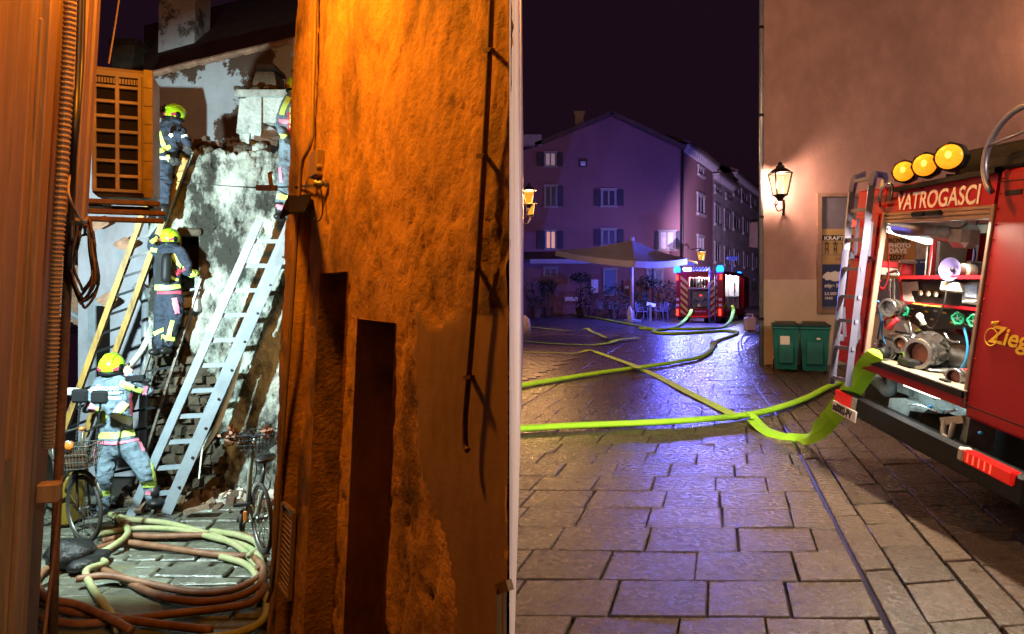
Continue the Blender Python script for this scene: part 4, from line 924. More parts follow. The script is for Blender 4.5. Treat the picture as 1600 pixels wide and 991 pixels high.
for a in ((838, 462, 38, .8, .9, 'dark shrub at the left end of the terrace'), (856, 447, 41, .6, .5, 'dark shrub under the canopy on the left'), (915, 464, 40, .8, .8, 'dark shrub beside the red menu boards'), (907, 434, 41, .7, .4, 'dark hanging shrub by the shopfront wall'), (960, 466, 37, 1.0, .8, 'wide dark shrub left of the parasol pole'), (1000, 470, 36, .6, .6, 'small dark shrub right of the parasol pole'), (1010, 442, 40, .7, .5, 'dark shrub high beside the shop window'), (1040, 462, 37, .8, .9, 'dark shrub left of the far fire engine')): shrub(*a)

# --- lanterns
def lantern(t, c, s, glass, power, color, px_=0):
    """four sided street lantern, glass between z=0 and z=s; c = centre of its foot"""
    c = Vector(c); a, bb = s * .24, s * .40
    for k in range(4):
        q0, q1 = math.pi / 4 + k * math.pi / 2, math.pi / 4 + (k + 1) * math.pi / 2
        A0, A1 = c + Vector((a * math.cos(q0), a * math.sin(q0), .0)), c + Vector((a * math.cos(q1), a * math.sin(q1), 0)); B0, B1 = c + Vector((bb * math.cos(q0), bb * math.sin(q0), s * .72)), c + Vector((bb * math.cos(q1), bb * math.sin(q1), s * .72))
        piece('pane', t, glass, lambda b: b.add([A0.lerp(A1, .06), A1.lerp(A0, .06), B1.lerp(B0, .06), B0.lerp(B1, .06)], [(0, 1, 2, 3)]))
        piece('frame_bar', t, m_iron, lambda b: (b.bar(A0, B0, s * .04, s * .04), b.bar(B0, B1, s * .05, s * .05), b.bar(A0, A1, s * .04, s * .04)))
    piece('cap', t, m_iron, lambda b: b.lathe(c + Vector((0, 0, s * .72)), (0, 0, 1), [(bb * 1.05, 0), (bb * .7, s * .12), (bb * .35, s * .2), (bb * .36, s * .26), (bb * .2, s * .3), (bb * .18, s * .36), (.0, s * .42)], 12))
    piece('foot', t, m_iron, lambda b: b.lathe(c, (0, 0, -1), [(a * 1.1, 0), (a * .7, s * .06), (a * .3, s * .2)], 10))
    light('lantern_light', c + Vector((0, 0, s * .34)), power * 1.7, color, s * .13, t)
bl = thing('double_wall_lantern', P(818, 345, 21), 'double amber lantern on the wall at the left of the square', 'street lamp')
lantern(bl, P(826, 320, 20.5), .62, m_amber, 900, (1, .48, .16)); lantern(bl, P(829, 336, 21.5), .52, m_amber, 450, (1, .48, .16))
piece('bracket', bl, m_iron, lambda b: (b.tube(catmull([P(814, 345, 21), P(820, 342, 21), P(826, 325, 20.6)], 4), .03, 6), b.tube(catmull([P(814, 350, 21.2), P(824, 350, 21.4), P(829, 340, 21.5)], 4), .03, 6)))
gs = MB(); gs.lathe(G(816, 522), (0, 0, 1), [(.32, 0), (.32, .3), (.27, .55), (.12, .7)], 12)
tag(gs.obj('guard_stone', m_pale, smooth=True), 'rounded guard stone at the left wall of the square', 'stone')
YW = 13.9
pf = Frame((0, YW, 0), (1, 0, 0), (0, 0, 1))
pw = thing('salmon_building', (9, YW, 0), 'large plain salmon plaster building behind the fire engine', 'building')
U0 = pf.hit(1190, 455)[0]; vd = pf.hit(1200, 437)[1]
piece('wall', pw, m_pink, lambda b: b.hexa([(U0, YW, 0), (U0 + 16, YW, 0), (U0 + 22, YW + 9, 0), (U0 + 6.6, YW + 9, 0), (U0, YW, 13), (U0 + 16, YW, 13), (U0 + 22, YW + 9, 13), (U0 + 6.6, YW + 9, 13)]))
piece('dado', pw, m_dado, lambda b: b.box(U0 - .004, U0 + 16, -.012, 0, 0, vd, fr=pf))
cpipe = thing('corner_downpipe', pf.w(U0, 0), 'grey downpipe at the corner of the salmon building', 'downpipe')
piece('pipe', cpipe, m_zinc, lambda b: b.tube([pf.w(U0 - .03, 0, -.06), pf.w(U0 - .03, 13, -.06)], .045, 10), True)
for z in (1.0, 3.2, 5.4, 7.3): piece('clamp', cpipe, m_iron, lambda b: b.lathe(pf.w(U0 - .03, z, -.06), (0, 0, 1), [(.055, -.03), (.055, .03)], 10))
wlp = thing('wall_lantern', pf.w(*pf.hit(1222, 320)), 'black iron wall lantern glowing on the salmon building', 'street lamp')
lantern(wlp, P(1219, 305, 13.45), .62, m_warm, 270, (1, .60, .42))
piece('bracket', wlp, m_iron, lambda b: (b.tube(catmull([P(1224, 334, 13.85), P(1225, 318, 13.7), P(1219, 308, 13.45)], 5), .025, 6), b.tube(catmull([P(1224, 326, 13.85), P(1216, 330, 13.7), P(1212, 322, 13.6), P(1216, 318, 13.6)], 5), .015, 6), b.bbox(*[pf.hit(1222, 335)[0], pf.hit(1226, 335)[0]], -.03, -.0, pf.hit(1222, 337)[1], pf.hit(1222, 312)[1], fr=pf, r=.01)))
tag(MB().tube(catmull([pf.w(*pf.hit(1212, 322), -.01), pf.w(*pf.hit(1210, 318), -.02), pf.w(*pf.hit(1213, 314), -.02)], 4), .012, 6).obj('wall_hook', m_iron), 'small hook beside the wall lantern', 'hook')
# display window with posters
dw = thing('poster_window', pf.w(*pf.hit(1320, 485)), 'framed shop window with concert posters on the salmon building', 'window')
xs0, xs1, ys0, ys1 = pf.hit(1282, 484)[0], pf.hit(1480, 484)[0], pf.hit(1300, 484)[1], pf.hit(1300, 308)[1]
piece('glass', dw, mat('shop_glass', (.16, .15, .19), .12, var=.2, scale=1.5), lambda b: b.box(xs0, xs1, -.02, -.004, ys0, ys1, fr=pf))
piece('frame', dw, mat('brown_frame', (.28, .17, .13), .6), lambda b: (b.box(xs0 - .09, xs0, -.07, 0, ys0, ys1, fr=pf), b.box(xs1, xs1 + .09, -.07, 0, ys0, ys1, fr=pf), b.box(xs0 - .09, xs1 + .09, -.07, 0, ys1, ys1 + .08, fr=pf), b.box(xs0 - .09, xs1 + .09, -.10, 0, ys0 - .08, ys0, fr=pf)))
def poster(nm, x0, y0, x1, y1, m, d=-.028):
    a = pf.hit(x0, y1); c = pf.hit(x1, y0); return piece(nm, dw, m, lambda b: b.box(a[0], c[0], d, d + .005, a[1], c[1], fr=pf))
p_tan = mat('tan_poster', (.42, .28, .12), .7, var=.08); p_blk = mat('poster_black', (.012, .012, .014), .6, var=.1); p_blue = mat('blue_poster', (.03, .045, .13), .6, var=.25, scale=3)
p_wht = mat('poster_white', (.75, .72, .7), .6, var=.05); p_or = mat('ochre_poster', (.46, .21, .06), .7, var=.08); p_grey = mat('beige_poster', (.42, .34, .30), .7, var=.3, scale=4)
pk = poster('poster', 1284, 358, 1352, 398, p_tan); poster('poster', 1284, 399, 1352, 413, p_tan)
a = pf.hit(1284, 376); c = pf.hit(1352, 368); piece('title_band', pk, p_blk, lambda b: b.box(a[0], c[0], -.034, -.029, a[1], c[1], fr=pf))
text_obj('KRAFTW', 'title', pf, *pf.hit(1286, 375.3), .115, p_wht, pk, -.038, sx=1.25, bold=.002)
def stick(b, x):
    for p, q in (((x, 392), (x - 2, 386)), ((x, 392), (x + 2, 386)), ((x, 384), (x, 381)), ((x - 2, 386), (x - 2, 381.5)), ((x + 2, 386), (x + 2, 381.5)), ((x - 5, 380.8), (x + 5, 380.8)), ((x - 2, 396.5), (x - 2, 387)), ((x + 2, 396.5), (x + 2, 387))):
        b.bar(pf.w(*pf.hit(*p), -.032), pf.w(*pf.hit(*q), -.032), .012, .004, up=(0, 1, 0))
    b.lathe(pf.w(*pf.hit(x, 379.3), -.034), (0, 1, 0), [(.018, 0), (.018, .004)], 8)
for x in (1291, 1304, 1317, 1330): piece('figure_outline', pk, p_blk, lambda b: stick(b, x))
text_obj('A...DA', 'print_line', pf, *pf.hit(1304, 406), .06, p_blk, pk, -.034)
pb = poster('poster', 1284, 414, 1352, 479, p_blue)
def blob(b):
    n_ = 26; c = pf.hit(1302, 432)
    b.prism([(c[0] + .24 * math.cos(i * 2 * math.pi / n_) * (1 + .35 * noise.noise((i * .9, 1, 0))), c[1] + .11 * math.sin(i * 2 * math.pi / n_) * (1 + .8 * noise.noise((i * 1.3, 4, 0)))) for i in range(n_)], pf, -.031, -.029)
piece('picture', pb, p_wht, blob)
text_obj('stipe B', 'title', pf, *pf.hit(1287, 449), .115, p_wht, pb, -.034, bold=.003)
text_obj('2.5.2026.', 'date', pf, *pf.hit(1287, 461), .085, p_wht, pb, -.034, bold=.002); text_obj('19:00', 'hour', pf, *pf.hit(1287, 468), .08, p_wht, pb, -.034, bold=.002)
pr = poster('poster', 1378, 366, 1429, 436, p_or)
for i, (tx, mm, yy, sz) in enumerate((('ROVINJ', p_blk, 379, .125), ('PHOTO', p_wht, 387, .125), ('DAYS', p_wht, 396, .145), ('2026', p_blk, 406.5, .17))): text_obj(tx, 'title', pf, *pf.hit(1387, yy), sz, mm, pr, -.034, bold=.004, sx=1.1)
text_obj('1.5.-31.5.2026', 'date', pf, *pf.hit(1388, 414), .05, p_blk, pr, -.034)
pg = poster('poster', 1430, 372, 1478, 405, p_grey); text_obj('CONCERT', 'title', pf, *pf.hit(1436, 387), .10, p_tan, pg, -.034, bold=.003)
pb2 = poster('poster', 1430, 406, 1478, 440, p_blue); text_obj('ROVINJ', 'title', pf, *pf.hit(1436, 411), .05, p_wht, pb2, -.034)

# --- wheelie bins
def wheelie(x0, x1, yt, yb, Y, lab, yaw):
    c = P((x0 + x1) / 2, yb, Y); c.z = 0; wd = (x1 - x0) / F * Y; ht = (yb - yt) / F * Y
    fr = Frame(c, (math.cos(yaw), math.sin(yaw), 0), (0, 0, 1)); t = thing('wheelie_bin', c, lab, 'bin', 'green bins by the salmon wall')
    h = wd / 2; hb = h * .80; dp_ = .62
    def body(b):
        n_ = 6
        for i in range(n_):
            s0, s1 = i / n_, (i + 1) / n_
            for s in ((s0, s1),):
                w0, w1 = hb + (h - hb) * s0, hb + (h - hb) * s1; z0, z1_ = .05 + (ht * .9 - .05) * s0, .05 + (ht * .9 - .05) * s1; d0, d1 = .10 * (1 - s0), .10 * (1 - s1)
                b.add([fr.w(-w0, z0, d0), fr.w(w0, z0, d0), fr.w(w0, z0, dp_), fr.w(-w0, z0, dp_), fr.w(-w1, z1_, d1), fr.w(w1, z1_, d1), fr.w(w1, z1_, dp_), fr.w(-w1, z1_, dp_)], [(0, 1, 5, 4), (1, 2, 6, 5), (2, 3, 7, 6), (3, 0, 4, 7)] + ([(3, 2, 1, 0)] if i == 0 else []))
        b.bbox(-h * .55, h * .55, -.012, .03, ht * .18, ht * .62, fr=fr, r=.01); b.bbox(-h * 1.04, h * 1.04, -.04, dp_ + .02, ht * .86, ht * .905, fr=fr, r=.012)
    piece('body', t, m_green, body)
    piece('lid', t, m_greend, lambda b: (b.bbox(-h * 1.06, h * 1.06, -.06, dp_ + .03, ht * .91, ht * .955, fr=fr, r=.015), b.hexa([fr.w(-h * .9, ht * .95, .02), fr.w(h * .9, ht * .95, .02), fr.w(h * .9, ht * .95, dp_ - .05), fr.w(-h * .9, ht * .95, dp_ - .05), fr.w(-h * .7, ht, .12), fr.w(h * .7, ht, .12), fr.w(h * .7, ht, dp_ - .15), fr.w(-h * .7, ht, dp_ - .15)])))
    piece('handle', t, m_greend, lambda b: b.tube([fr.w(-h * .8, ht * .92, dp_), fr.w(-h * .8, ht * .97, dp_ + .09), fr.w(h * .8, ht * .97, dp_ + .09), fr.w(h * .8, ht * .92, dp_)], .018, 6))
    for s in (-1, 1): piece('wheel', t, m_black, lambda b: b.lathe(fr.w(s * hb * 1.0, .10, dp_ - .02), fr.a, [(.10, -.03), (.10, .03)], 14))
    return t, fr, h, ht
b1_, f1_, h1_, t1_ = wheelie(1209, 1248, 501, 580, 12.6, 'green wheelie bin with a paper sticker, nearer the corner pipe', -.36)
piece('sticker', b1_, p_wht, lambda b: b.box(-h1_ * .45, h1_ * .25, -.018, -.013, t1_ * .55, t1_ * .72, fr=f1_))
b2_, f2_, h2_, t2_ = wheelie(1252, 1295, 504, 585, 12.35, 'green wheelie bin with no sticker, nearer the fire engine', -.40)
piece('sticker', b2_, p_wht, lambda b: b.box(h2_ * .1, h2_ * .35, -.018, -.013, t2_ * .66, t2_ * .70, fr=f2_))

# --- neon hoses on the square
def gp_(L, z=.04): return [G(x, y_, z + (q[0] if q else 0)) for x, y_, *q in L]
def fhose(lab, pts, r, m, flat=.62, n=12, k=8): return tag(MB().tube(catmull(pts, k), r, n, flat=flat).obj('fire_hose', m, smooth=True), lab, 'hose')
fhose('charged neon green hose nearest the camera, running to the pump', gp_([(760, 674), (810, 670), (900, 665), (1000, 661), (1090, 656), (1170, 648), (1220, 636), (1262, 621), (1296, 604), (1330, 594), (1380, 590)], .05), .058, m_neon)
fhose('charged neon green hose crossing the middle of the square to a coupling', gp_([(760, 612), (810, 603), (870, 593), (940, 582), (1000, 574), (1060, 565), (1095, 557), (1112, 546), (1115, 538), (1124, 531), (1145, 524), (1152, 519), (1140, 516)], .05), .062, m_neon)
fhose('neon green hose looping in front of the far fire engine', gp_([(1150, 519), (1130, 517), (1080, 520), (1040, 521), (1022, 518), (1034, 514), (1070, 514), (1110, 513)], .05) + [P(1130, 511, 28), P(1142, 500, 30), P(1146, 485, 31.5), P(1144, 478, 33)], .085, m_neon)
fhose('neon green hose hanging from the rear of the far fire engine', [P(1081, 482, 32.8), P(1077, 492, 32), P(1068, 502, 31)] + gp_([(1054, 511), (1030, 515), (1000, 513)], .06), .085, m_neon)
fhose('yellow green hose running along the edge of the terrace', gp_([(825, 482), (860, 486), (920, 495), (980, 506), (1030, 515)], .04), .075, m_neony, .5)
def ribbon(lab, pts, w, m, up=None, k=8, th=.006, wf=None):
    pts = catmull(pts, k); b = MB(); n_ = len(pts)
    for i in range(n_ - 1):
        pr_ = []
        for j in (i, i + 1):
            d = (pts[min(j + 1, n_ - 1)] - pts[max(j - 1, 0)]).normalized(); u_ = up(j / (n_ - 1)) if up else Vector((0, 0, 1)); s = d.cross(u_).normalized() * (w / 2 * (wf(j / (n_ - 1)) if wf else 1)); nn = s.cross(d).normalized() * th
            pr_ += [pts[j] - s, pts[j] + nn, pts[j] + s, pts[j] + nn - nn.normalized() * .004]
        b.add(pr_, [(0, 1, 5, 4), (1, 2, 6, 5), (2, 3, 7, 6), (3, 0, 4, 7)])
    return tag(b.obj('lay_flat_hose', m), lab, 'hose')
ribbon('flat yellow hose lying diagonally across the square', gp_([(912, 549, .03), (922, 547, .06), (940, 553), (985, 569, .02), (996, 574, .10), (1005, 578, .05), (1030, 589), (1070, 610), (1110, 630), (1150, 650)], .014), .17, m_neony)
ribbon('flat hose edge running from the left wall to the folded yellow hose', gp_([(770, 549), (810, 550), (860, 551), (895, 552), (912, 549, .03), (922, 547, .06)], .02), .06, m_neony)
ribbon('flat green hose with a folded end on the left of the square', gp_([(770, 530), (815, 533), (870, 537), (920, 539), (950, 536, .02), (965, 531, .05), (985, 529, .05), (997, 528, .02)], .03), .20, m_neon)
ribbon('narrow twisted flat hose near the guard stone', gp_([(822, 510), (850, 513), (890, 517), (908, 515, .1), (918, 513, .15), (922, 517, .08), (935, 522, .03), (945, 527, .08), (952, 529)], .03), .14, m_neony)
cq = MB(); q0 = G(1115, 538, .06); cq.lathe(q0, (G(1117, 533, .06) - q0), [(.085, -.1), (.115, -.09), (.115, -.03), (.09, 0), (.115, .03), (.115, .09), (.085, .1)], 14)
tag(cq.obj('hose_coupling', m_alu, smooth=30), 'shiny hose coupling in the middle of the square', 'coupling')
kb = thing('white_canister', G(1172, 517), 'white canister standing in the street beside the far fire engine', 'canister')
q = G(1172, 517); piece('body', kb, p_wht, lambda b: b.bbox(q.x - .22, q.x + .22, q.y - .15, q.y + .15, 0, .55, r=.05)); piece('handle', kb, p_wht, lambda b: b.tube([(q.x - .12, q.y, .54), (q.x - .1, q.y, .66), (q.x + .1, q.y, .66), (q.x + .12, q.y, .54)], .03, 8))
kb2 = cable([G(1160, 545, .01), G(1158, 532, .01), G(1163, 522, .01), G(1171, 517, .02)], .02, 'power_cable', 'black cable lying beside the white canister')
# lamp on the far corner house
fl3 = thing('street_lantern', P(1096, 402, 36), 'warm street lantern on the corner house above the far fire engine', 'street lamp')
lantern(fl3, P(1096, 407, 40), .75, m_amber, 400, (1, .6, .22)); piece('arm', fl3, m_iron, lambda b: b.tube([P(1096, 394, 40), P(1094, 388, 42), P(1080, 390, 45)], .035, 6))

# street lantern on the houses behind the camera, out of view, that lights the salmon wall and the near paving
sl2 = thing('street_lantern', (5.2, -3.2, 0), 'tall street lantern standing at the near side of the square', 'street lamp')
lantern(sl2, (5.2, -3.2, 4.6), .7, m_amber, 2300, (1, .76, .54)); piece('post', sl2, m_iron, lambda b: b.lathe((5.2, -3.2, 0), (0, 0, 1), [(.14, 0), (.12, .4), (.06, .6), (.045, 4.5)], 12))

sl4 = thing('added_bracket_lamp', (13.2, 13.8, 6.6), 'unseen amber bracket lamp added to warm the upper salmon wall', 'street lamp')  # unseen lamp, added to warm the wall from the right
lantern(sl4, (12.6, 12.9, 6.6), .7, m_amber, 260, (1, .50, .24)); piece('arm', sl4, m_iron, lambda b: b.tube([(12.6, 12.9, 7.5), (13.0, 13.4, 7.6), (13.2, 13.88, 7.4)], .03, 8))

sl6 = thing('wall_lantern', (.25, 5.8, 5.6), 'unseen amber lantern added for a warm pool on the near left paving', 'street lamp')  # unseen lantern, added to throw a warm pool on the near paving
lantern(sl6, (.62, 5.6, 5.2), .6, m_amber, 1700, (1, .44, .09)); piece('bracket', sl6, m_iron, lambda b: b.tube([(facex(5.8) + .01, 5.8, 5.75), (.4, 5.7, 6.05), (.62, 5.6, 5.95), (.62, 5.6, 5.7)], .02, 8))
# ================================================================== fire engine in the foreground
m_red = mat('fire_red_paint', (.36, .008, .014), .34, var=.06, scale=3, spec=.35, bump=.05, bscale=120, rvar=.06)
m_reds = mat('red_speckled_paint', (.32, .008, .012), .42, var=.1, scale=40, spec=.3, bump=.2, bscale=300)
m_lred = mat('red_lens', (.5, .01, .01), .2, emit=(1, .02, .01), estr=.35)
m_lredb = mat('bright_red_lens', (.6, .02, .01), .2, emit=(1, .04, .02), estr=4)
m_lens = mat('amber_worklight_lens', (.9, .5, .05), .25, var=.3, scale=25, emit=(1, .30, .008), estr=1.15)
m_lensc = mat('amber_worklight_core', (1, .7, .2), .25, emit=(1, .62, .10), estr=2.2)
m_bl = mat('black_plastic', (.012, .012, .014), .5, var=.3, bump=.1, spec=.2)
m_white2 = mat('white_enamel', (.48, .48, .44), .4, var=.08)
m_grey = mat('grey_cast_metal', (.20, .21, .22), .4, metal=.6, var=.25, scale=12, bump=.2, bscale=60)
m_steel = mat('polished_steel', (.38, .38, .38), .25, metal=.95, var=.15, scale=10, rvar=.08)
m_teal = mat('grey_green_chassis', (.20, .27, .28), .5, var=.25, scale=6, dirt_or_shade=(.10, .11, .1), dscale=5, bump=.2)
m_deck = mat('checker_deck', (.22, .20, .155), .5, metal=.2, var=.2)
m_yel = mat('yellow_print', (.8, .48, .02), .5, var=.05); m_wprint = mat('white_print', (.85, .78, .8), .5, var=.04)
m_screen = mat('lit_screen', (.1, .12, .16), .2, var=.9, scale=60, emit=(.5, .65, .9), estr=.25)
m_strip = mat('led_strip', (.9, .95, .85), .3, emit=(.92, 1, .82), estr=2.5)
m_bottle = mat('neon_bottle', (.55, .85, .05), .5, var=.1); m_strap = mat('red_webbing', (.62, .03, .05), .6, var=.1)
m_gwheel = mat('green_handwheel', (.01, .20, .11), .4); m_blue = mat('blue_cap', (.02, .25, .6), .4)
tf = Frame(P(1335, 650, 5.64), (-.03, -1, -.08), (.09, -.08, 1))
TH = tf.hit
def tw(px, py, d=0.): return tf.w(*TH(px, py, d), d)
T1 = thing('fire_engine', tf.w(1.2, -.45, 2), 'red fire engine with its rear pump compartment open at the right edge', 'fire engine')
uL, uR = TH(1310, 540)[0], TH(1310, 540)[0] + 2.5
oL, oR = TH(1369, 450)[0], TH(1532, 460)[0]
vS = TH(1435, 584)[1]; vTop = TH(1465, 336)[1]; vRoof = TH(1440, 284)[1]; vLow = TH(1540, 664)[1]; vLeftLow = TH(1312, 565)[1]
DC = 1.0
def body(b):
    b.bbox(uL, oL - .03, 0, .03, vLeftLow, vRoof, fr=tf, r=.015)             # left pillar
    b.box(oL - .03, oR, 0, .10, vTop + .045, vRoof, fr=tf)                   # head band
    b.box(uL, uR, .1, 5.2, vRoof - .07, vRoof - .001, fr=tf)                  # roof
    b.box(uL + .002, uL + .06, .72, 5.2, vLow - .1, vRoof - .071, fr=tf)     # far side wall beyond the open shutter
    b.box(uL + .002, uL + .06, .1, .72, vLeftLow - .1, vS - .0, fr=tf)
    b.box(uL + .002, uL + .06, .1, .72, vTop + .02, vRoof - .071, fr=tf)
    b.box(uR - .06, uR, .1, 5.2, vLow - .1, vRoof - .071, fr=tf)
    b.box(uL + .06, uR - .06, DC + .3, 5.2, vS - .15, vRoof - .072, fr=tf)
piece('body', T1, m_red, body)
piece('rear_panel', T1, m_reds, lambda b: b.bbox(oR + .03, uR, -.012, .10, vLow, vRoof, fr=tf, r=.02))
piece('panel_seam', T1, m_bl, lambda b: b.box(oR + .03, uR, -.016, -.013, vLow + .075, vLow + .083, fr=tf))
for (x0, x1, y0, y1) in ((1318, 1358, 335, 400), (1316, 1356, 405, 470), (1312, 1354, 475, 540)):
    a = TH(x0, y1); c = TH(x1, y0); piece('pillar_panel', T1, m_red, lambda b: b.bbox(uL + .05, oL - .09, -.014, 0, a[1], c[1], fr=tf, r=.012))
for k in range(16):
    vv_ = vLow + .1 + (vRoof - vLow - .16) * k / 15; piece('rivet', T1, m_red, lambda b: b.ell(tf.w(oR + .06, vv_, -.014), .007, .007, .007, None, 8, 5))
piece('panel_slot', T1, m_bl, lambda b: b.bbox(TH(1574, 304)[0], TH(1600, 304)[0], -.018, -.011, TH(1576, 306)[1], TH(1576, 298)[1], fr=tf, r=.004))
piece('panel_seam', T1, m_bl, lambda b: b.box(oR + .03, uR, -.0165, -.0125, vRoof - .085, vRoof - .08, fr=tf))
# compartment lining
def lining(b):
    b.box(oL - .02, uR - .1, DC, DC + .02, vS, vTop + .04, fr=tf)
    b.box(uL + .062, uR - .06, .1, DC, vTop + .02, vTop + .04, fr=tf)
    b.box(oR + .04, oR + .06, .1, DC, vS, vTop, fr=tf)
    b.box(uL + .065, uL + .085, .70, DC, vS, vTop, fr=tf)
piece('compartment_lining', T1, m_white2, lining)
piece('deck', T1, m_deck, lambda b: b.box(oL - .03, oR + .04, -.03, DC, vS - .03, vS, fr=tf))
piece('deck_edge', T1, m_bl, lambda b: b.box(oL - .04, oR + .03, -.045, -.031, vS - .05, vS - .004, fr=tf))
piece('deck_skirt', T1, m_reds, lambda b: b.box(oL - .03, oR + .03, -.02, .06, vS - .115, vS - .051, fr=tf))
al = mat('anodised_jamb', (.36, .24, .19), .42, metal=.4, var=.1)
piece('shutter_jamb', T1, al, lambda b: b.bbox(oL - .03, oL, -.02, .025, vS - .03, vTop + .045, fr=tf, r=.006))
piece('shutter_jamb', T1, al, lambda b: b.bbox(oR, oR + .035, -.02, .08, vS - .12, vTop + .045, fr=tf, r=.006))
sb = piece('roller_shutter', T1, al, lambda b: [b.bbox(oL, oR, -.012 - .004 * (k % 2), .05, vTop - .045 + k * .03, vTop - .017 + k * .03, fr=tf, r=.006) for k in range(3)])
a = TH(1431, 337); c = TH(1476, 331)
piece('handle', sb, m_bl, lambda b: (b.bbox(a[0], (a[0] + c[0]) / 2 - .01, -.045, -.012, a[1] - .012, a[1] + .025, fr=tf, r=.01), b.bbox((a[0] + c[0]) / 2 + .01, c[0], -.045, -.012, a[1] - .012, a[1] + .025, fr=tf, r=.01)))
piece('shutter_drum', T1, m_grey, lambda b: (b.tube([tw(1405, 352, .35), tw(1495, 364, .35)], .085, 14), b.tube([tw(1455, 346, .3), tw(1505, 350, .3)], .035, 10)), True)
piece('drum_bracket', T1, m_grey, lambda b: b.bbox(TH(1494, 370, .36)[0], TH(1524, 370, .36)[0], .28, .42, TH(1500, 388, .36)[1], TH(1500, 352, .36)[1], fr=tf, r=.04))
st = piece('light_strip', T1, m_strip, lambda b: b.bar(tw(1382, 357, .5), tw(1452, 378, .3), .05, .045))
# lettering
u_, v_ = TH(1401, 331); lw = TH(1553, 303)[0] - u_
text_obj('VATROGASCI', 'lettering', tf, u_, vTop + .062, .185, m_wprint, T1, -.003, sx=lw / 1.27, bold=.003)
ze = TH(1549, 534)
em = text_obj('Zieg', 'emblem_lettering', tf, ze[0], ze[1], .155, m_yel, T1, -.018, bold=.003, shear=.2, sx=1.15)
def emb(b):
    c_ = TH(1553, 527); rr = .055
    b.tube([tf.w(c_[0] + rr * math.cos(t * .349), c_[1] + rr * math.sin(t * .349), -.018) for t in range(18)], .0035, 5, closed=True)
    for k in range(4): b.tube([tf.w(c_[0] - .015 + k * .012, c_[1] + .078, -.018), tf.w(c_[0] - .008 + k * .014, c_[1] + .09, -.018), tf.w(c_[0] + .0 + k * .014, c_[1] + .094 + .004 * k, -.018)], .004, 5)
piece('emblem', T1, m_yel, emb)
# amber work lights on the roof edge
for (x, y_, r_) in ((1412, 268, .078), (1445, 258, .083), (1483, 245, .088)):
    cpos = tw(x, y_, -.04); ax = (CAM - cpos); ax.z *= .25; ax = (ax.normalized() + Vector((-.35, .1, 0))).normalized()
    h = piece('work_light', T1, m_bl, lambda b: b.lathe(cpos - ax * .10, ax, [(r_ * .8, -.03), (r_ * 1.22, 0), (r_ * 1.25, .09), (r_ * 1.1, .10)], 8))
    piece('lens', h, m_lens, lambda b: b.lathe(cpos, ax, [(r_, 0), (r_ * .98, .006), (r_ * .7, .018), (.001, .024)], 22), True)
    piece('lamp_core', h, m_lensc, lambda b: b.ell(cpos + ax * .024 + tf.b * .012, r_ * .22, r_ * .22, r_ * .3))
    piece('mount', h, m_bl, lambda b: b.bar(cpos - ax * .08 - tf.b * .12, cpos - ax * .08 - tf.b * .18, .04, .05))
piece('light_rail', T1, m_bl, lambda b: b.bar(tw(1400, 297, -.02), tw(1560, 266, -.02), .05, .035))
piece('roof_box', T1, m_bl, lambda b: (b.bbox(TH(1512, 250, .3)[0], uR, .2, 1.0, vRoof, TH(1520, 238, .3)[1], fr=tf, r=.03), b.bbox(TH(1535, 250)[0], uR, -.02, .15, vRoof, vRoof + .10, fr=tf, r=.02)))
hc = TH(1600, 240, -.1)
piece('roof_hoop', T1, mat('blue_grey_hoop', (.30, .30, .42), .35, metal=.6), lambda b: (b.tube([tf.w(hc[0] + .30 * math.cos(t), hc[1] + .285 * math.sin(t), -.12) for t in [1.4 + i * .13 for i in range(21)]], .02, 10), b.tube([tf.w(hc[0] - .27, hc[1] + .09, -.12), tf.w(hc[0] + .3, hc[1] + .17, -.12)], .011, 8)), True)
piece('grab_handle', T1, m_steel, lambda b: b.tube(catmull([tw(1375, 322, -.01), tw(1374, 312, -.09), tw(1378, 296, -.1), tw(1388, 287, -.08), tw(1394, 292, -.06), tw(1392, 312, -.01)], 5), .012, 8), True)
# rear access ladder
def LD(px, py): return tw(px, py, -.16)
r1 = [LD(1300, 600), LD(1310, 500), LD(1322, 390), LD(1331, 300), LD(1336, 278)]; r2 = [LD(1325, 604), LD(1337, 500), LD(1351, 390), LD(1362, 290), LD(1366, 272)]
m_bal = mat('ladder_aluminium', (.15, .15, .24), .45, metal=.4, var=.1)
ldr = piece('access_ladder', T1, m_bal, lambda b: [b.bar(p, q, .035, .05) for rr in (r1, r2) for p, q in zip(rr, rr[1:])])
for (p, q) in (((1303, 590), (1327, 596)), ((1308, 542), (1334, 546)), ((1313, 500), (1339, 503)), ((1317, 463), (1344, 465)), ((1321, 420), (1349, 421)), ((1326, 375), (1354, 374)), ((1331, 330), (1358, 327)), ((1334, 284), (1366, 277))):
    piece('rung', ldr, m_bal, lambda b: b.bar(LD(*p), LD(*q), .03, .03))
piece('top_loop', ldr, m_bal, lambda b: (b.bar(LD(1366, 272), tw(1384, 275, .05), .03, .05), b.bar(tw(1384, 275, .05), tw(1378, 300, .0), .03, .05), b.bar(LD(1336, 278), tw(1350, 272, .05), .03, .05)))
for (x0, y0, x1, y1) in ((1341, 342, 1336, 398), (1362, 346, 1357, 400), (1318, 480, 1320, 526), (1341, 482, 1342, 530)):
    lt_ = piece('ladder_stay', T1, m_bal, lambda b: (b.bar(tw(x0, y0, -.12), tw(x1, y1, -.06), .025, .02), b.bbox(TH(x1, y1)[0] - .02, TH(x1, y1)[0] + .025, -.07, 0, TH(x1, y1)[1] - .05, TH(x1, y1)[1] + .02, fr=tf, r=.01)))
for (x, y_) in ((1332, 349), (1340, 350)): piece('marker_lamp', T1, m_lredb, lambda b: b.ell(tw(x, y_, -.02), .022, .022, .035))
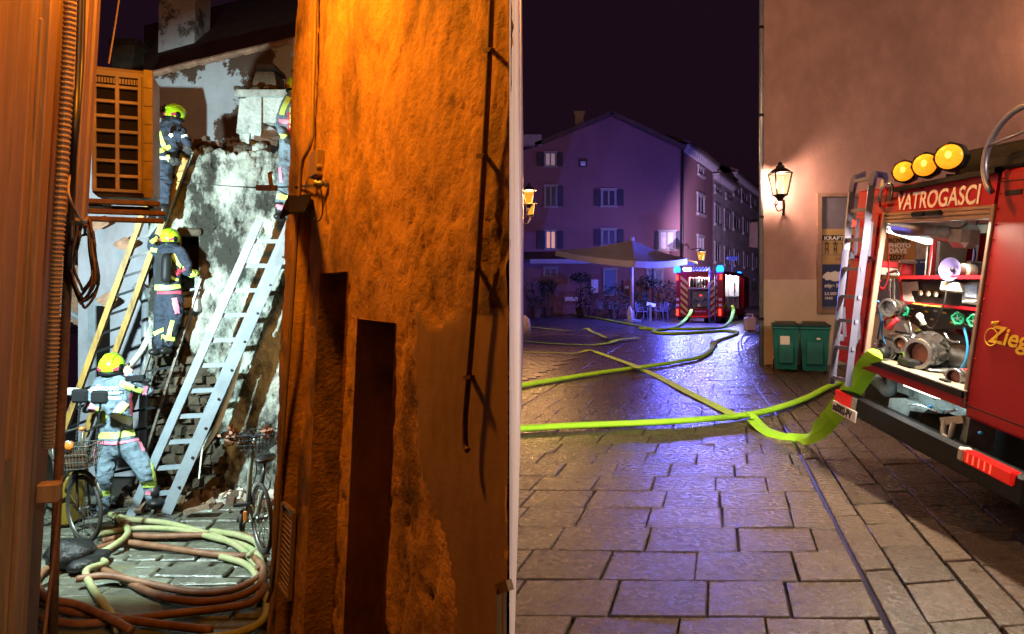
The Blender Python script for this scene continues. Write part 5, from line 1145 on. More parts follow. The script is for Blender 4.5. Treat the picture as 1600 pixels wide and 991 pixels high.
# --- inside the pump compartment
def ring_axis(p): return ((CAM - p).normalized() * .55 + (-tf.c) * .8 + Vector((0, 0, -.05))).normalized()
def coupling(nm, px, py, d, r, parent=T1, m=None, cap=None, ln=.16):
    p = tw(px, py, d); ax = ring_axis(p)
    o = piece(nm, parent, m or m_steel, lambda b: b.lathe(p - ax * ln, ax, [(r * .8, 0), (r * .8, ln * .35), (r * 1.0, ln * .38), (r * 1.0, ln * .55), (r * .9, ln * .57), (r * .9, ln * .72), (r * 1.06, ln * .75), (r * 1.06, ln * .97), (r * .98, ln), (r * .80, ln), (r * .76, ln * .72), (.001, ln * .70)], 24, cap=False), 40)
    if cap: piece('blank_cap', o, cap, lambda b: b.lathe(p - ax * ln * .3, ax, [(r * .72, 0), (r * .72, .01), (r * .4, .02), (.001, .022)], 18))
    for k in range(2):
        a_ = ax.orthogonal().normalized(); a_ = Matrix.Rotation(k * math.pi + .6, 3, ax) @ a_
        piece('lug', o, m_steel, lambda b: b.bar(p - ax * ln * .12 + a_ * r * .95, p - ax * ln * .12 + a_ * r * 1.22, .025, .03, up=ax))
    return o, p, ax
m_cap = mat('brown_cap', (.30, .12, .09), .5)
coupling('suction_inlet', 1432, 553, .10, .115, cap=m_cap, ln=.22)
p_ = tw(1449, 551, .28); ax_ = ring_axis(p_)
fl2 = piece('pump_flange', T1, m_steel, lambda b: b.lathe(p_ - ax_ * .05, ax_, [(.135, 0), (.175, 0), (.175, .03), (.135, .03)], 26), 30)
for k in range(12):
    a_ = Matrix.Rotation(k * math.pi / 6, 3, ax_) @ ax_.orthogonal().normalized(); piece('bolt', fl2, m_grey, lambda b: b.lathe(p_ - ax_ * .02 + a_ * .155, ax_, [(.012, 0), (.012, .016)], 6))
piece('pump_casing', T1, m_grey, lambda b: (b.lathe(p_ - ax_ * .3, ax_, [(.12, 0), (.19, .06), (.20, .16), (.16, .24)], 22), b.tube([tw(1462, 553, .45), tw(1490, 556, .45), tw(1530, 562, .45)], [.10, .10, .10], 16), b.bbox(TH(1430, 583, .2)[0], TH(1462, 583, .2)[0], .15, .4, vS + .001, TH(1440, 570, .2)[1], fr=tf, r=.03)), 40)
coupling('pressure_outlet', 1405, 538, .14, .07, cap=m_cap); piece('outlet_pipe', T1, m_grey, lambda b: b.tube([tw(1410, 536, .28), tw(1425, 530, .34), tw(1450, 528, .5)], .065, 14), True)
coupling('pressure_outlet', 1388, 551, .12, .062); piece('outlet_pipe', T1, m_grey, lambda b: (b.tube([tw(1391, 550, .25), tw(1405, 548, .3), tw(1440, 545, .5)], .055, 14), b.bbox(TH(1390, 560, .25)[0], TH(1402, 560, .25)[0], .2, .3, vS + .001, TH(1395, 552, .25)[1], fr=tf, r=.01)), 40)
coupling('spare_coupling', 1386, 481, .06, .075, ln=.18); piece('coupling_bracket', T1, m_steel, lambda b: b.bar(tw(1372, 478, .16), tw(1398, 478, .22), .04, .06))
coupling('drain_outlet', 1489, 589, .10, .06, cap=m_cap); piece('outlet_pipe', T1, m_red, lambda b: (b.tube([tw(1494, 587, .2), tw(1520, 586, .26)], .05, 14), b.bbox(TH(1488, 598, .15)[0], TH(1500, 598, .15)[0], .12, .22, vS + .001, TH(1490, 594, .15)[1], fr=tf, r=.01)), 40)
piece('hose_tail', T1, m_bl, lambda b: b.tube([tw(1370, 553, .02), tw(1385, 551, .05)], [.042, .05], 14), True)
# control panel
P0, P1 = TH(1406, 475, .30), TH(1540, 432, .30)
def quad_panel(b, pts, d0, d1): b.prism([TH(x, y_, d0) for x, y_ in pts], tf, d0, d1)
cp_ = piece('control_panel', T1, m_bl, lambda b: quad_panel(b, [(1410, 470), (1403, 436), (1532, 436), (1527, 482)], .26, .30))
piece('panel_shelf', T1, m_red, lambda b: (quad_panel(b, [(1403, 436), (1402, 431), (1533, 430), (1533, 436)], .18, .6), quad_panel(b, [(1410, 474), (1409, 470), (1528, 481), (1528, 486)], .24, .30), quad_panel(b, [(1403, 436), (1406, 436), (1412, 472), (1408, 472)], .25, .31)))
for q in ([(1411, 470), (1408, 440), (1420, 441), (1428, 472)], [(1420, 455), (1419, 441), (1434, 440), (1435, 454)]): piece('instruction_sheet', cp_, mat('paper_sheet', (.55, .52, .5), .7, var=.15, scale=60), lambda b: quad_panel(b, q, .252, .256))
piece('switch_box', cp_, m_white2, lambda b: b.bbox(TH(1473, 455, .2)[0], TH(1498, 455, .2)[0], .17, .25, TH(1480, 456, .2)[1], TH(1480, 440, .2)[1], fr=tf, r=.012))
piece('display_unit', cp_, m_grey, lambda b: quad_panel(b, [(1503, 474), (1502, 442), (1531, 441), (1527, 477)], .24, .258)); piece('screen', cp_, m_screen, lambda b: quad_panel(b, [(1508, 464), (1507, 446), (1526, 446), (1525, 466)], .235, .239))
for k in range(6): piece('button', cp_, m_white2, lambda b: b.lathe(tw(1506 + k * 3.6, 471, .24), -tf.c, [(.008, 0), (.008, .008)], 8))
for (p, q) in (((1409, 472), (1527, 484)),): piece('warning_strip', cp_, mat('yellow_strip', (.8, .7, .1), .5), lambda b: b.bar(tw(p[0] + 18, p[1] + 2.5, .235), tw(1470, 479.5, .235), .014, .006))
piece('lower_fascia', T1, m_bl, lambda b: quad_panel(b, [(1412, 476), (1528, 488), (1520, 520), (1500, 514), (1472, 514), (1445, 520), (1430, 508), (1414, 500)], .33, .36))
for (x, y_, d, r_) in ((1412, 486, .22, .04), (1497, 498, .26, .042), (1522, 502, .26, .042)):
    p = tw(x, y_, d); ax = ring_axis(p); hw = piece('handwheel', T1, m_gwheel, lambda b: b.tube([p + (Matrix.Rotation(t * .3927, 3, ax) @ ax.orthogonal().normalized()) * (r_ * (1 + .12 * math.cos(t * 2.0))) for t in range(16)], .010, 6, closed=True), True)
    piece('spoke', hw, m_gwheel, lambda b: [b.bar(p, p + (Matrix.Rotation(k * 1.2566, 3, ax) @ ax.orthogonal().normalized()) * r_, .012, .01) for k in range(5)]); piece('spindle', hw, m_grey, lambda b: b.lathe(p - ax * .1, ax, [(.012, 0), (.012, .11)], 8))
# megaphone, handset, hose pieces
pm = tw(1484, 421, .16); axm = (-tf.c * .85 + tf.a * .30).normalized()
mg = piece('loudhailer', T1, m_white2, lambda b: b.lathe(pm, -axm, [(.085, 0), (.055, .06), (.04, .12), (.055, .14), (.055, .22), (.03, .24)], 20, cap=False), 30)
piece('horn', mg, mat('violet_horn', (.11, .09, .24), .5), lambda b: b.lathe(pm, -axm, [(.088, -.004), (.080, 0), (.03, .05), (.001, .05)], 20, cap=False), True); piece('cone', mg, m_bl, lambda b: b.ell(pm - axm * .03, .018, .018, .018))
piece('radio_handset', T1, m_white2, lambda b: b.tube(catmull([tw(1436, 493, .2), tw(1440, 500, .2), tw(1443, 507, .22)], 4), [.028] * 3 + [.02] * 4 + [.024] * 2, 8), True)
piece('handset_cord', T1, m_bl, lambda b: b.tube(catmull([tw(1479, 455, .18), tw(1475, 475, .16), tw(1466, 500, .16), tw(1456, 513, .17), tw(1447, 508, .2)], 6), .006, 6))
piece('red_nozzle', T1, m_strap, lambda b: (b.tube(catmull([tw(1389, 514, .12), tw(1395, 505, .12), tw(1403, 498, .14)], 4), .022, 8), b.tube(catmull([tw(1384, 512, .12), tw(1383, 500, .12), tw(1392, 496, .13), tw(1400, 496, .14)], 4), .010, 6)), True)
piece('lever', T1, m_bl, lambda b: (b.bar(tw(1383, 527, .1), tw(1396, 532, .12), .02, .02), b.bar(tw(1400, 518, .2), tw(1420, 522, .2), .018, .018)))
piece('white_bracket', T1, m_white2, lambda b: (quad_panel(b, [(1398, 520), (1400, 493), (1410, 492), (1408, 500), (1418, 520)], .4, .43), quad_panel(b, [(1383, 545), (1386, 520), (1396, 522), (1393, 545)], .3, .33)))
for (x0, x1, y0, y1) in ((1434, 1449, 513, 535), (1465, 1474, 520, 536)): piece('neon_bottle', T1, m_bottle, lambda b: (b.bbox(TH(x0, y1, .5)[0], TH(x1, y1, .5)[0], .45, .55, TH(x0, y1, .5)[1], TH(x0, y0, .5)[1], fr=tf, r=.02),))
piece('floor_block', T1, m_bl, lambda b: b.bbox(TH(1410, 568, .1)[0], TH(1430, 568, .1)[0], .05, .2, vS + .001, vS + .07, fr=tf, r=.015)); piece('floor_grip', T1, m_bl, lambda b: b.bbox(TH(1462, 590, .0)[0], TH(1475, 590, .0)[0], .02, .06, vS + .001, vS + .015, fr=tf, r=.005))
# upper gear: straps, red and white box, jar, wall panels, monitor
piece('strap', T1, m_strap, lambda b: b.tube(catmull([tw(1387, 356, .1), tw(1388, 400, .1), tw(1388, 430, .1), tw(1383, 448, .1), tw(1377, 452, .1), tw(1374, 444, .1), tw(1376, 438, .1)], 6), .016, 6, flat=.2, up=(1, -.2, 0)))
piece('first_aid_box', T1, m_white2, lambda b: b.bbox(TH(1374, 430, .2)[0], TH(1386, 430, .2)[0], .15, .3, TH(1380, 430, .2)[1], TH(1380, 418, .2)[1], fr=tf, r=.01)); piece('red_box', T1, m_strap, lambda b: b.bbox(TH(1374, 418, .2)[0], TH(1386, 418, .2)[0], .15, .3, TH(1380, 417.5, .2)[1], TH(1380, 408, .2)[1], fr=tf, r=.008))
pj = tw(1416, 430, .4); jr = piece('red_jar', T1, m_strap, lambda b: b.lathe(pj, tf.b, [(.05, 0), (.055, .01), (.05, .10)], 14), True); piece('lid', jr, m_white2, lambda b: b.lathe(pj, tf.b, [(.045, .10), (.07, .105), (.07, .13), (.04, .135)], 14))
piece('hook_rail', T1, m_steel, lambda b: (b.tube([tw(1391, 436, .2), tw(1391, 470, .2)], .012, 8), b.tube([tw(1397, 436, .2), tw(1397, 470, .2)], .012, 8), b.tube(catmull([tw(1376, 432, .2), tw(1390, 426, .2), tw(1402, 424, .2), tw(1404, 431, .2)], 4), .012, 8)))
piece('red_post', T1, m_strap, lambda b: b.bar(tw(1463, 373, .62), tw(1459, 430, .62), .03, .03)); piece('white_post', T1, m_white2, lambda b: (b.bar(tw(1469, 376, .62), tw(1465, 432, .62), .03, .03), b.bar(tw(1451, 385, .66), tw(1447, 430, .66), .02, .02)))
piece('dark_grip', T1, m_bl, lambda b: b.tube([tw(1463, 432, .3), tw(1463, 425, .3), tw(1478, 424, .3)], .010, 6))
mo = piece('monitor', T1, m_bl, lambda b: b.bbox(TH(1525, 366, .5)[0], TH(1543, 366, .5)[0], .5, .53, TH(1530, 366, .5)[1], TH(1530, 350, .5)[1], fr=tf, r=.006)); piece('screen', mo, m_white2, lambda b: b.box(TH(1526.5, 366, .5)[0], TH(1541.5, 366, .5)[0], .493, .499, TH(1530, 364.5, .5)[1], TH(1530, 351.5, .5)[1], fr=tf))
piece('cable_tray', T1, m_grey, lambda b: (b.bar(tw(1527, 372, .6), tw(1520, 430, .6), .03, .03), b.bbox(TH(1516, 430, .45)[0], TH(1524, 430, .45)[0], .4, .5, TH(1520, 428, .45)[1], TH(1520, 408, .45)[1], fr=tf, r=.01)))
# small fittings: gauges, label plates, clips
for (x, y_, r_) in ((1440, 444, .022), (1452, 445, .022), (1464, 446, .022)):
    gd = piece('gauge', cp_, m_steel, lambda b: b.lathe(tw(x, y_ + 14, .25), -tf.c, [(r_ * 1.15, 0), (r_ * 1.15, .012), (r_, .014)], 16)); piece('dial', gd, m_white2, lambda b: b.lathe(tw(x, y_ + 14, .236), -tf.c, [(r_ * .9, 0), (r_ * .9, .002)], 14)); piece('needle', gd, m_lred, lambda b: b.bar(tw(x, y_ + 14, .232), tw(x + 1.5, y_ + 11.5, .232), .003, .002))
random.seed(44)
for (x, y_) in ((1424, 484), (1446, 488), (1460, 487), (1474, 490), (1508, 508), (1420, 495), (1486, 505), (1455, 500)):
    piece('label_plate', T1, (m_white2, m_lred, m_yel, m_white2)[int(x) % 4], lambda b: b.box(TH(x, y_, .33)[0], TH(x, y_, .33)[0] + .04, .322, .328, TH(x, y_, .33)[1], TH(x, y_, .33)[1] + .014, fr=tf))
for (pts) in (((1380, 500), (1378, 520), (1384, 538), (1396, 544)), ((1420, 500), (1424, 520), (1418, 534)), ((1506, 512), (1512, 540), (1508, 566), (1498, 580)), ((1476, 520), (1484, 532), (1500, 535)), ((1372, 470), (1376, 500), (1371, 530))):
    piece('pipe_run', T1, (m_bl, m_grey, m_strap, m_steel, m_blue)[len(pts) % 5 if pts[0][0] != 1372 else 4], lambda b: b.tube(catmull([tw(x, y_, .3) for x, y_ in pts], 5), .009, 6), True)
for k in range(7): x = 1372 + k * 7; piece('adapter', T1, (m_steel, m_bl, m_grey)[k % 3], lambda b: b.lathe(tw(x, 545 + k * .5, .42), (0, 0, 1), [(.03, 0), (.036, .01), (.036, .05), (.026, .055), (.026, .09)], 12), 30)
for (x, y_) in ((1440, 556), (1440, 548)): pass
piece('ground_wire', T1, m_bl, lambda b: b.tube(catmull([tw(1528, 345, .5), tw(1520, 372, .45), tw(1524, 400, .45), tw(1512, 430, .4)], 5), .006, 6))
# --- chassis below the deck
piece('chassis_beam', T1, m_teal, lambda b: (quad_panel(b, [(1419, 590), (1510, 628), (1508, 655), (1420, 622)], .12, .2), quad_panel(b, [(1402, 584), (1420, 590), (1419, 618), (1402, 612)], .08, .2)))
for (x, y_, r_) in ((1426, 604, .022), (1461, 617, .038)): piece('beam_hole', T1, m_bl, lambda b: b.lathe(tw(x, y_, .118), -tf.c, [(r_, 0), (r_, .004)], 18))
piece('exhaust_duct', T1, m_teal, lambda b: b.tube(catmull([tw(1362, 588, .15), tw(1380, 605, .12), tw(1388, 612, .12), tw(1396, 604, .14), tw(1395, 592, .15)], 5), .05, 12), True)
piece('tow_bracket', T1, m_teal, lambda b: quad_panel(b, [(1386, 648), (1390, 622), (1412, 622), (1450, 640), (1444, 645), (1422, 642), (1416, 656)], .02, .12))
piece('support_leg', T1, m_teal, lambda b: quad_panel(b, [(1496, 700), (1508, 652), (1516, 652), (1508, 702)], .02, .2))
for x, y_ in ((1453, 636), (1476, 644), (1533, 677)): piece('valve_cap', T1, m_blue, lambda b: b.ell(tw(x, y_, .0), .018, .018, .014))
def shackle(b):
    p = [tw(1478, 657, -.02), tw(1474, 670, -.03), tw(1476, 682, -.03), tw(1484, 684, -.03), tw(1487, 672, -.03), tw(1490, 660, -.02)]
    b.tube(catmull(p, 4), .018, 8); b.bar(tw(1473, 658, -.02), tw(1508, 655, .02), .045, .05)
piece('tow_shackle', T1, m_white2, shackle, 40)
piece('air_line', T1, m_steel, lambda b: b.tube(catmull([tw(1420, 632, -.01), tw(1440, 634, -.01), tw(1470, 645, -.01), tw(1495, 640, .02)], 4), .008, 6))
piece('underbody', T1, m_bl, lambda b: b.box(uL + .1, uR - .1, .25, 5.0, -.05, vS - .13, fr=tf))
v0 = TH(1400, 688)[1]; v1 = TH(1345, 630)[1]
bp = piece('bumper', T1, m_bl, lambda b: b.bbox(TH(1352, 655)[0], uR, -.10, .02, TH(1440, 700)[1], TH(1440, 665)[1] + .02, fr=tf, r=.02))
lb_ = piece('lamp_bracket', T1, m_bl, lambda b: b.bbox(TH(1318, 640)[0], TH(1356, 640)[0], -.07, .02, TH(1335, 640)[1], TH(1335, 614)[1], fr=tf, r=.01))
tl = piece('tail_light', T1, m_lred, lambda b: b.bbox(TH(1318, 630)[0], TH(1346, 630)[0], -.09, -.07, TH(1335, 640)[1], TH(1335, 616)[1], fr=tf, r=.01)); piece('white_lens', tl, m_white2, lambda b: b.bbox(TH(1346, 630)[0] + .002, TH(1354, 630)[0], -.09, -.07, TH(1335, 640)[1], TH(1335, 616)[1], fr=tf, r=.005))
a = TH(1524, 720); c = TH(1600, 700); hgt = .085
tl2 = piece('tail_light', T1, m_lred, lambda b: b.bbox(a[0] + .055, c[0] + .1, -.125, -.05, a[1], a[1] + hgt, fr=tf, r=.012)); piece('white_lens', tl2, m_white2, lambda b: b.bbox(a[0], a[0] + .05, -.125, -.05, a[1], a[1] + hgt, fr=tf, r=.01))
for k in range(5): piece('lens_rib', tl2, m_lredb, lambda b: b.box(a[0] + .10 + k * .05, a[0] + .108 + k * .05, -.128, -.1255, a[1] + .015, a[1] + hgt - .015, fr=tf))
pa = TH(1316, 655); pc = TH(1358, 640)
n0, n1 = TH(1318, 645)[0], TH(1359, 645)[0]; nv = TH(1340, 655)[1]
np_ = piece('number_plate', T1, p_wht, lambda b: b.bbox(n0, n1, -.112, -.10, nv, nv + .10, fr=tf, r=.006)); text_obj('m0002-PV', 'plate_text', tf, n0 + .02, nv + .018, .095, p_blk, np_, -.114, sx=(n1 - n0 - .04) / .46, bold=.003)
for uu in (uL + .25, uR - .25):
    for cc_ in (1.7, 4.6):
        wz = tf.w(uu, 0, cc_); wz.z = .48; wh_ = piece('wheel', T1, m_black, lambda b: b.lathe(wz, tf.a, [(.30, -.15), (.47, -.13), (.48, 0), (.47, .13), (.30, .15)], 24), 40); piece('rim', wh_, m_grey, lambda b: b.lathe(wz, tf.a, [(.28, -.155), (.28, .155)], 16))
cb = piece('cab', T1, m_red, lambda b: b.bbox(uL, uR, 5.25, 7.0, -.05, vRoof - .1, fr=tf, r=.12)); piece('windscreen', cb, m_pane, lambda b: b.box(uL + .2, uR - .2, 7.0, 7.01, .9, vRoof - .4, fr=tf))
m_beacon = mat('blue_beacon', (0, 0, 0), .2, spec=0, emit=(.006, .13, 1), estr=9, alpha=.6)
bc_ = piece('beacon', cb, m_beacon, lambda b: b.lathe(tf.w(.3, vRoof - .1, 6.2), tf.b, [(.1, 0), (.1, .14), (.06, .18)], 14))
light('beacon_light', tf.w(.3, vRoof, 6.2), 240, (.36, .18, 1), 0, T1)
# compartment lamp: the strip under the roof lights the gear and the paving outside
al_ = light('compartment_light', tf.w((oL + oR) / 2 + .15, vTop - .06, -.03), 185, (1, .86, .64), parent=T1, kind='AREA', shape='RECTANGLE', size=.7, size_y=.12)
aim(al_, tf.w((oL + oR) / 2, vTop - .06, -.03), tf.w((oL + oR) / 2, -1.2, -2.2))
light('interior_light', tf.w((oL + oR) / 2 - .1, vTop - .1, .35), 4, (.95, 1, .85), .12, T1)
ss_ = piece('side_light_strip', T1, m_strip, lambda b: b.box(uL + .03, uL + .055, .16, .66, vTop - .012, vTop + .018, fr=tf))
a6 = light('side_lamp', tf.w(uL - .02, vTop - .02, .4), 60, (1, .92, .80), parent=T1, kind='AREA', shape='RECTANGLE', size=.5, size_y=.05)
aim(a6, tf.w(uL - .02, vTop - .02, .4), tf.w(uL - 3.2, -.6, .2))
sl5 = piece('step_light', T1, m_strip, lambda b: b.box(TH(1440, 600)[0] - .2, TH(1440, 600)[0] + .2, -.012, .03, vS - .128, vS - .117, fr=tf))
a5 = light('step_lamp', tf.w(TH(1440, 600)[0], vS - .14, -.05), 2.5, (.8, 1, 1), parent=T1, kind='AREA', shape='RECTANGLE', size=.9, size_y=.03)
aim(a5, tf.w(0, 0, -.05), tf.w(0, -.5, .1))
ribbon('flat neon green hose drooping from the pump outlet to the paving', [tw(1372, 549, -.02), tw(1366, 556, -.10), P(1352, 578, 5.55), P(1332, 608, 5.7), P(1305, 645, 5.95), P(1280, 672, 6.3)] + [G(1252, 688, .02), G(1222, 683, .02), G(1195, 672, .03), G(1176, 655, .06), G(1168, 648, .12)], .15, m_neon, up=lambda t: Vector((-.45, -.88, .17)).lerp(Vector((-.1, -.55, .8)), max(0, min(1, (t - .45) / .25))), k=10, wf=lambda t: min(1.15, .45 + t * 4) * (1 - .25 * max(0, t - .6)), th=.010)

# ================================================================== fire engine in the distance
ff = Frame(P(1057, 503, 33.0), (1, -.583, 0), (0, 0, 1)); ff.o.z = 0
FH = ff.hit
def fw(px, py, d=0.): return ff.w(*FH(px, py, d), d)
T2 = thing('fire_engine', ff.w(1.2, 0, 3), 'distant red fire engine with blue beacons and chevron striped rear', 'fire engine')
q0, q1 = 0.0, FH(1130, 455)[0]; zb = FH(1095, 495)[1]; zt = FH(1095, 424)[1]; LN = 5.2
e0, e1 = FH(1076, 460)[0], FH(1108, 460)[0]; ez0, ez1 = FH(1092, 482)[1], FH(1092, 433)[1]
def b2(b):
    b.box(q0, e0, 0, .1, zb, zt, fr=ff); b.box(e1, q1, 0, .1, zb, zt, fr=ff); b.box(e0, e1, 0, .1, zb, ez0, fr=ff); b.box(e0, e1, 0, .1, ez1, zt, fr=ff)
    b.box(q0, q1, .1, LN, zt - .1, zt - .002, fr=ff); b.box(q0, q0 + .1, .1, LN, zb, zt - .1, fr=ff); b.box(q0 + .1, q1 - .7, 1.0, LN, zb, zt - .1, fr=ff)
    b.box(q1 - .1, q1, .1, .5, zb, zt - .1, fr=ff); b.box(q1 - .1, q1, .5, LN, zb, ez0 - .1, fr=ff); b.box(q1 - .1, q1, .5, LN, ez1 + .1, zt - .1, fr=ff)
piece('body', T2, m_red, b2)
m_int = mat('lit_compartment', (.7, .75, .78), .5, var=.3, scale=9)
piece('compartment_lining', T2, m_int, lambda b: (b.box(e0, e1, .85, .9, ez0, ez1, fr=ff), b.box(e0 - .02, e0, .1, .9, ez0, ez1, fr=ff), b.box(e1, e1 + .02, .1, .9, ez0, ez1, fr=ff), b.box(e0, e1, .1, .9, ez0 - .02, ez0, fr=ff)))
piece('reel_shelf', T2, m_white2, lambda b: b.box(e0, e1, .05, .8, FH(1092, 452)[1], FH(1092, 449)[1], fr=ff))
for x in (1083, 1092, 1101): piece('hose_reel', T2, m_bl, lambda b: b.lathe(fw(x, 442, .4) - ff.a * .08, ff.a, [(.24, 0), (.24, .03), (.15, .03), (.15, .13), (.24, .13), (.24, .16)], 16))
pp = piece('pump_panel', T2, m_teal, lambda b: b.box(e0 + .1, e1 - .05, .3, .5, ez0 + .05, FH(1092, 456)[1], fr=ff))
piece('suction_inlet', pp, m_steel, lambda b: b.lathe(fw(1094, 477, .3), -ff.c, [(.12, 0), (.12, .12), (.09, .12), (.001, .1)], 16))
random.seed(3)
for k in range(14): x, y_ = random.uniform(1080, 1104), random.uniform(458, 480); piece('valve', pp, (m_steel, m_bl, m_gwheel, m_lredb)[k % 4 if k % 8 != 3 else 0], lambda b: b.lathe(fw(x, y_, .3), -ff.c, [(.04, 0), (.05, .06), (.03, .1)], 8))
m_chy = mat('reflective_yellow', (.78, .62, .12), .4, var=.1)
for (x0, x1, sgn) in ((1063.5, 1074.5, 1), (1109.5, 1120.5, -1)):
    a0, a1 = FH(x0, 455)[0], FH(x1, 455)[0]; wv = a1 - a0; hz = (zt - .25 - zb) / 6
    for k in range(6):
        z = zb + .05 + k * hz; sl_ = wv * .9 * (1 if sgn > 0 else -1)
        zl, zr = (z + sl_ * .5, z - sl_ * .5)
        pol = [(a0, max(zl, zb)), (a1, max(zr, zb)), (a1, max(zr + hz * .5, zb)), (a0, max(zl + hz * .5, zb))]
        piece('chevron_stripe', T2, m_chy, lambda b: b.prism(pol, ff, -.008, -.002))
for (x, y0, y1) in ((1058.5, 430, 438), (1058.5, 483, 493), (1126.5, 429, 437), (1125, 483, 493)):
    piece('tail_light', T2, m_lredb, lambda b: b.box(FH(x - 1.5, y1)[0], FH(x + 1.5, y1)[0], -.05, -.003, FH(x, y1)[1], FH(x, y0)[1], fr=ff))
for (x0, x1, y_) in ((1056.5, 1061, 466), (1056.5, 1061, 475), (1123, 1128, 466), (1123, 1128, 475)): piece('reflector', T2, m_wprint, lambda b: b.box(FH(x0, y_)[0], FH(x1, y_)[0], -.012, -.003, FH(x0, y_ + 4)[1], FH(x0, y_)[1], fr=ff))
tlad = piece('access_ladder', T2, m_bal, lambda b: [b.bar(fw(x, 504, -.15), fw(x, 421, -.15), .05, .05) for x in (1108.5, 1117.5)])
for k in range(8): piece('rung', tlad, m_bal, lambda b: b.bar(fw(1108.5, 503 - k * 11, -.15), fw(1117.5, 503 - k * 11, -.15), .035, .035))
text_obj('ROSENBAUER', 'badge', ff, FH(1086, 487.5)[0], FH(1086, 487.5)[1], .09, m_wprint, T2, -.006, sx=1.0)
piece('tail_board', T2, m_lredb if False else m_lred, lambda b: b.box(e0, e1, -.04, -.003, zb - .02, zb + .04, fr=ff)); piece('number_plate', T2, p_wht, lambda b: b.box(FH(1083, 501)[0], FH(1100, 501)[0], -.03, -.004, FH(1083, 502)[1], FH(1083, 497.5)[1], fr=ff))
piece('underbody', T2, m_bl, lambda b: b.box(q0 + .1, q1 - .1, .1, LN + 1.6, .35, zb, fr=ff))
for (uu, cc_) in ((q0 + .25, .9), (q1 - .2, 1.0), (q1 - .2, 5.6), (q0 + .25, 5.6)):
    wz = ff.w(uu, .48, cc_); wh_ = piece('wheel', T2, m_black, lambda b: b.lathe(wz, ff.a, [(.30, -.15), (.47, -.13), (.48, 0), (.47, .13), (.30, .15)], 20), 40); piece('rim', wh_, m_grey, lambda b: b.lathe(wz, ff.a, [(.25, -.16), (.25, .16)], 14))
for s in (e0 - .55, e1 + .1): piece('mud_flap', T2, m_bl, lambda b: b.box(s, s + .5, -.02, .0, .12, zb, fr=ff))
# side lockers, cab
for k in range(3):
    c0, c1 = .55 + k * 1.35, .55 + k * 1.35 + 1.2
    sd_ = piece('side_locker', T2, m_int, lambda b: (b.box(q1 - .7, q1 - .65, c0, c1, ez0 - .1, ez1 + .1, fr=ff), b.box(q1 - .65, q1 - .1, c1, c1 + .05, ez0 - .1, ez1 + .1, fr=ff), b.box(q1 - .65, q1 - .1, c0, c1, ez0 + .55, ez0 + .6, fr=ff)))
    for j in range(5): zz = random.uniform(ez0, ez1 - .3); cc_ = random.uniform(c0 + .1, c1 - .3); piece('equipment', sd_, (m_bl, m_strap, m_grey, m_bottle)[j % 4], lambda b: b.bbox(q1 - .6, q1 - .25, cc_, cc_ + .22, zz, zz + .25, fr=ff, r=.03))
    light('locker_light', ff.w(q1 - .15, ez1, (c0 + c1) / 2), 55, (.9, .95, 1), .1, T2)
cb2 = piece('cab', T2, m_red, lambda b: b.bbox(q0, q1, LN + .05, LN + 1.9, .55, zt - .15, fr=ff, r=.12)); piece('side_window', cb2, m_pane, lambda b: b.box(q1, q1 + .006, LN + .5, LN + 1.6, 1.6, zt - .5, fr=ff)); piece('mirror', cb2, m_bl, lambda b: b.bbox(q1 + .15, q1 + .35, LN + 1.8, LN + 1.9, 1.6, 2.3, fr=ff, r=.03))
gr_ = piece('roof_gear', T2, m_grey, lambda b: [b.bar(fw(1072 + k * 5, 423, .4), fw(1078 + k * 5, 418, 1.6), .08, .1) for k in range(7)])
wl_ = piece('mast_light', T2, m_wprint, lambda b: (b.lathe(fw(1071, 421, .2), -ff.c, [(.1, 0), (.1, .1)], 10), b.lathe(fw(1077, 421, .2), -ff.c, [(.1, 0), (.1, .1)], 10), b.box(FH(1069, 428)[0], FH(1079, 428)[0], .1, .2, zt, zt + .2, fr=ff)))
for x, y_ in ((1058, 422), (1125, 421)):
    p = fw(x, y_, .0); piece('beacon', T2, m_beacon, lambda b: b.lathe(p - Vector((0, 0, .14)), (0, 0, 1), [(.17, 0), (.19, .2), (.11, .34)], 14))
    light('beacon_light', p + Vector((0, 0, .02)), 5000, (.10, .12, 1), 0, T2)
light('pump_light', ff.w((e0 + e1) / 2, ez1 - .1, .15), 130, (.88, .95, 1), .1, T2)

pb3 = ff.w(q1 - .4, zt + .1, LN + 1.0); piece('beacon', cb2, m_beacon, lambda b: b.lathe(pb3 - Vector((0, 0, .25)), (0, 0, 1), [(.13, 0), (.14, .18), (.08, .28)], 14)); light('beacon_light', pb3 + Vector((0, 0, -.1)), 2000, (.2, .2, 1), 0, T2)

mp0 = ff.w(q1 - .5, zt + .1, LN - .6); mlp = mp0 + Vector((0, 0, .75))  # mast and flood added to light the street houses
ms_ = piece('added_flood_mast', T2, m_grey, lambda b: (b.tube([mp0, mlp - Vector((0, 0, .1))], .04, 8), b.bbox(mlp.x - .3, mlp.x + .3, mlp.y - .12, mlp.y + .0, mlp.z - .12, mlp.z + .12, r=.03)))
piece('added_flood_lens', ms_, mat('lilac_fill_lens', (.8, .7, .9), .3, emit=(.9, .75, 1), estr=3), lambda b: b.box(mlp.x - .25, mlp.x + .25, mlp.y + .002, mlp.y + .012, mlp.z - .08, mlp.z + .08))
ml_ = light('added_house_flood', mlp + Vector((0, .05, 0)), 9000, (.80, .58, 1), 0, T2, 'SPOT', spot_size=R(75), spot_blend=.6); aim(ml_, mlp, (20, 57, 7.5))
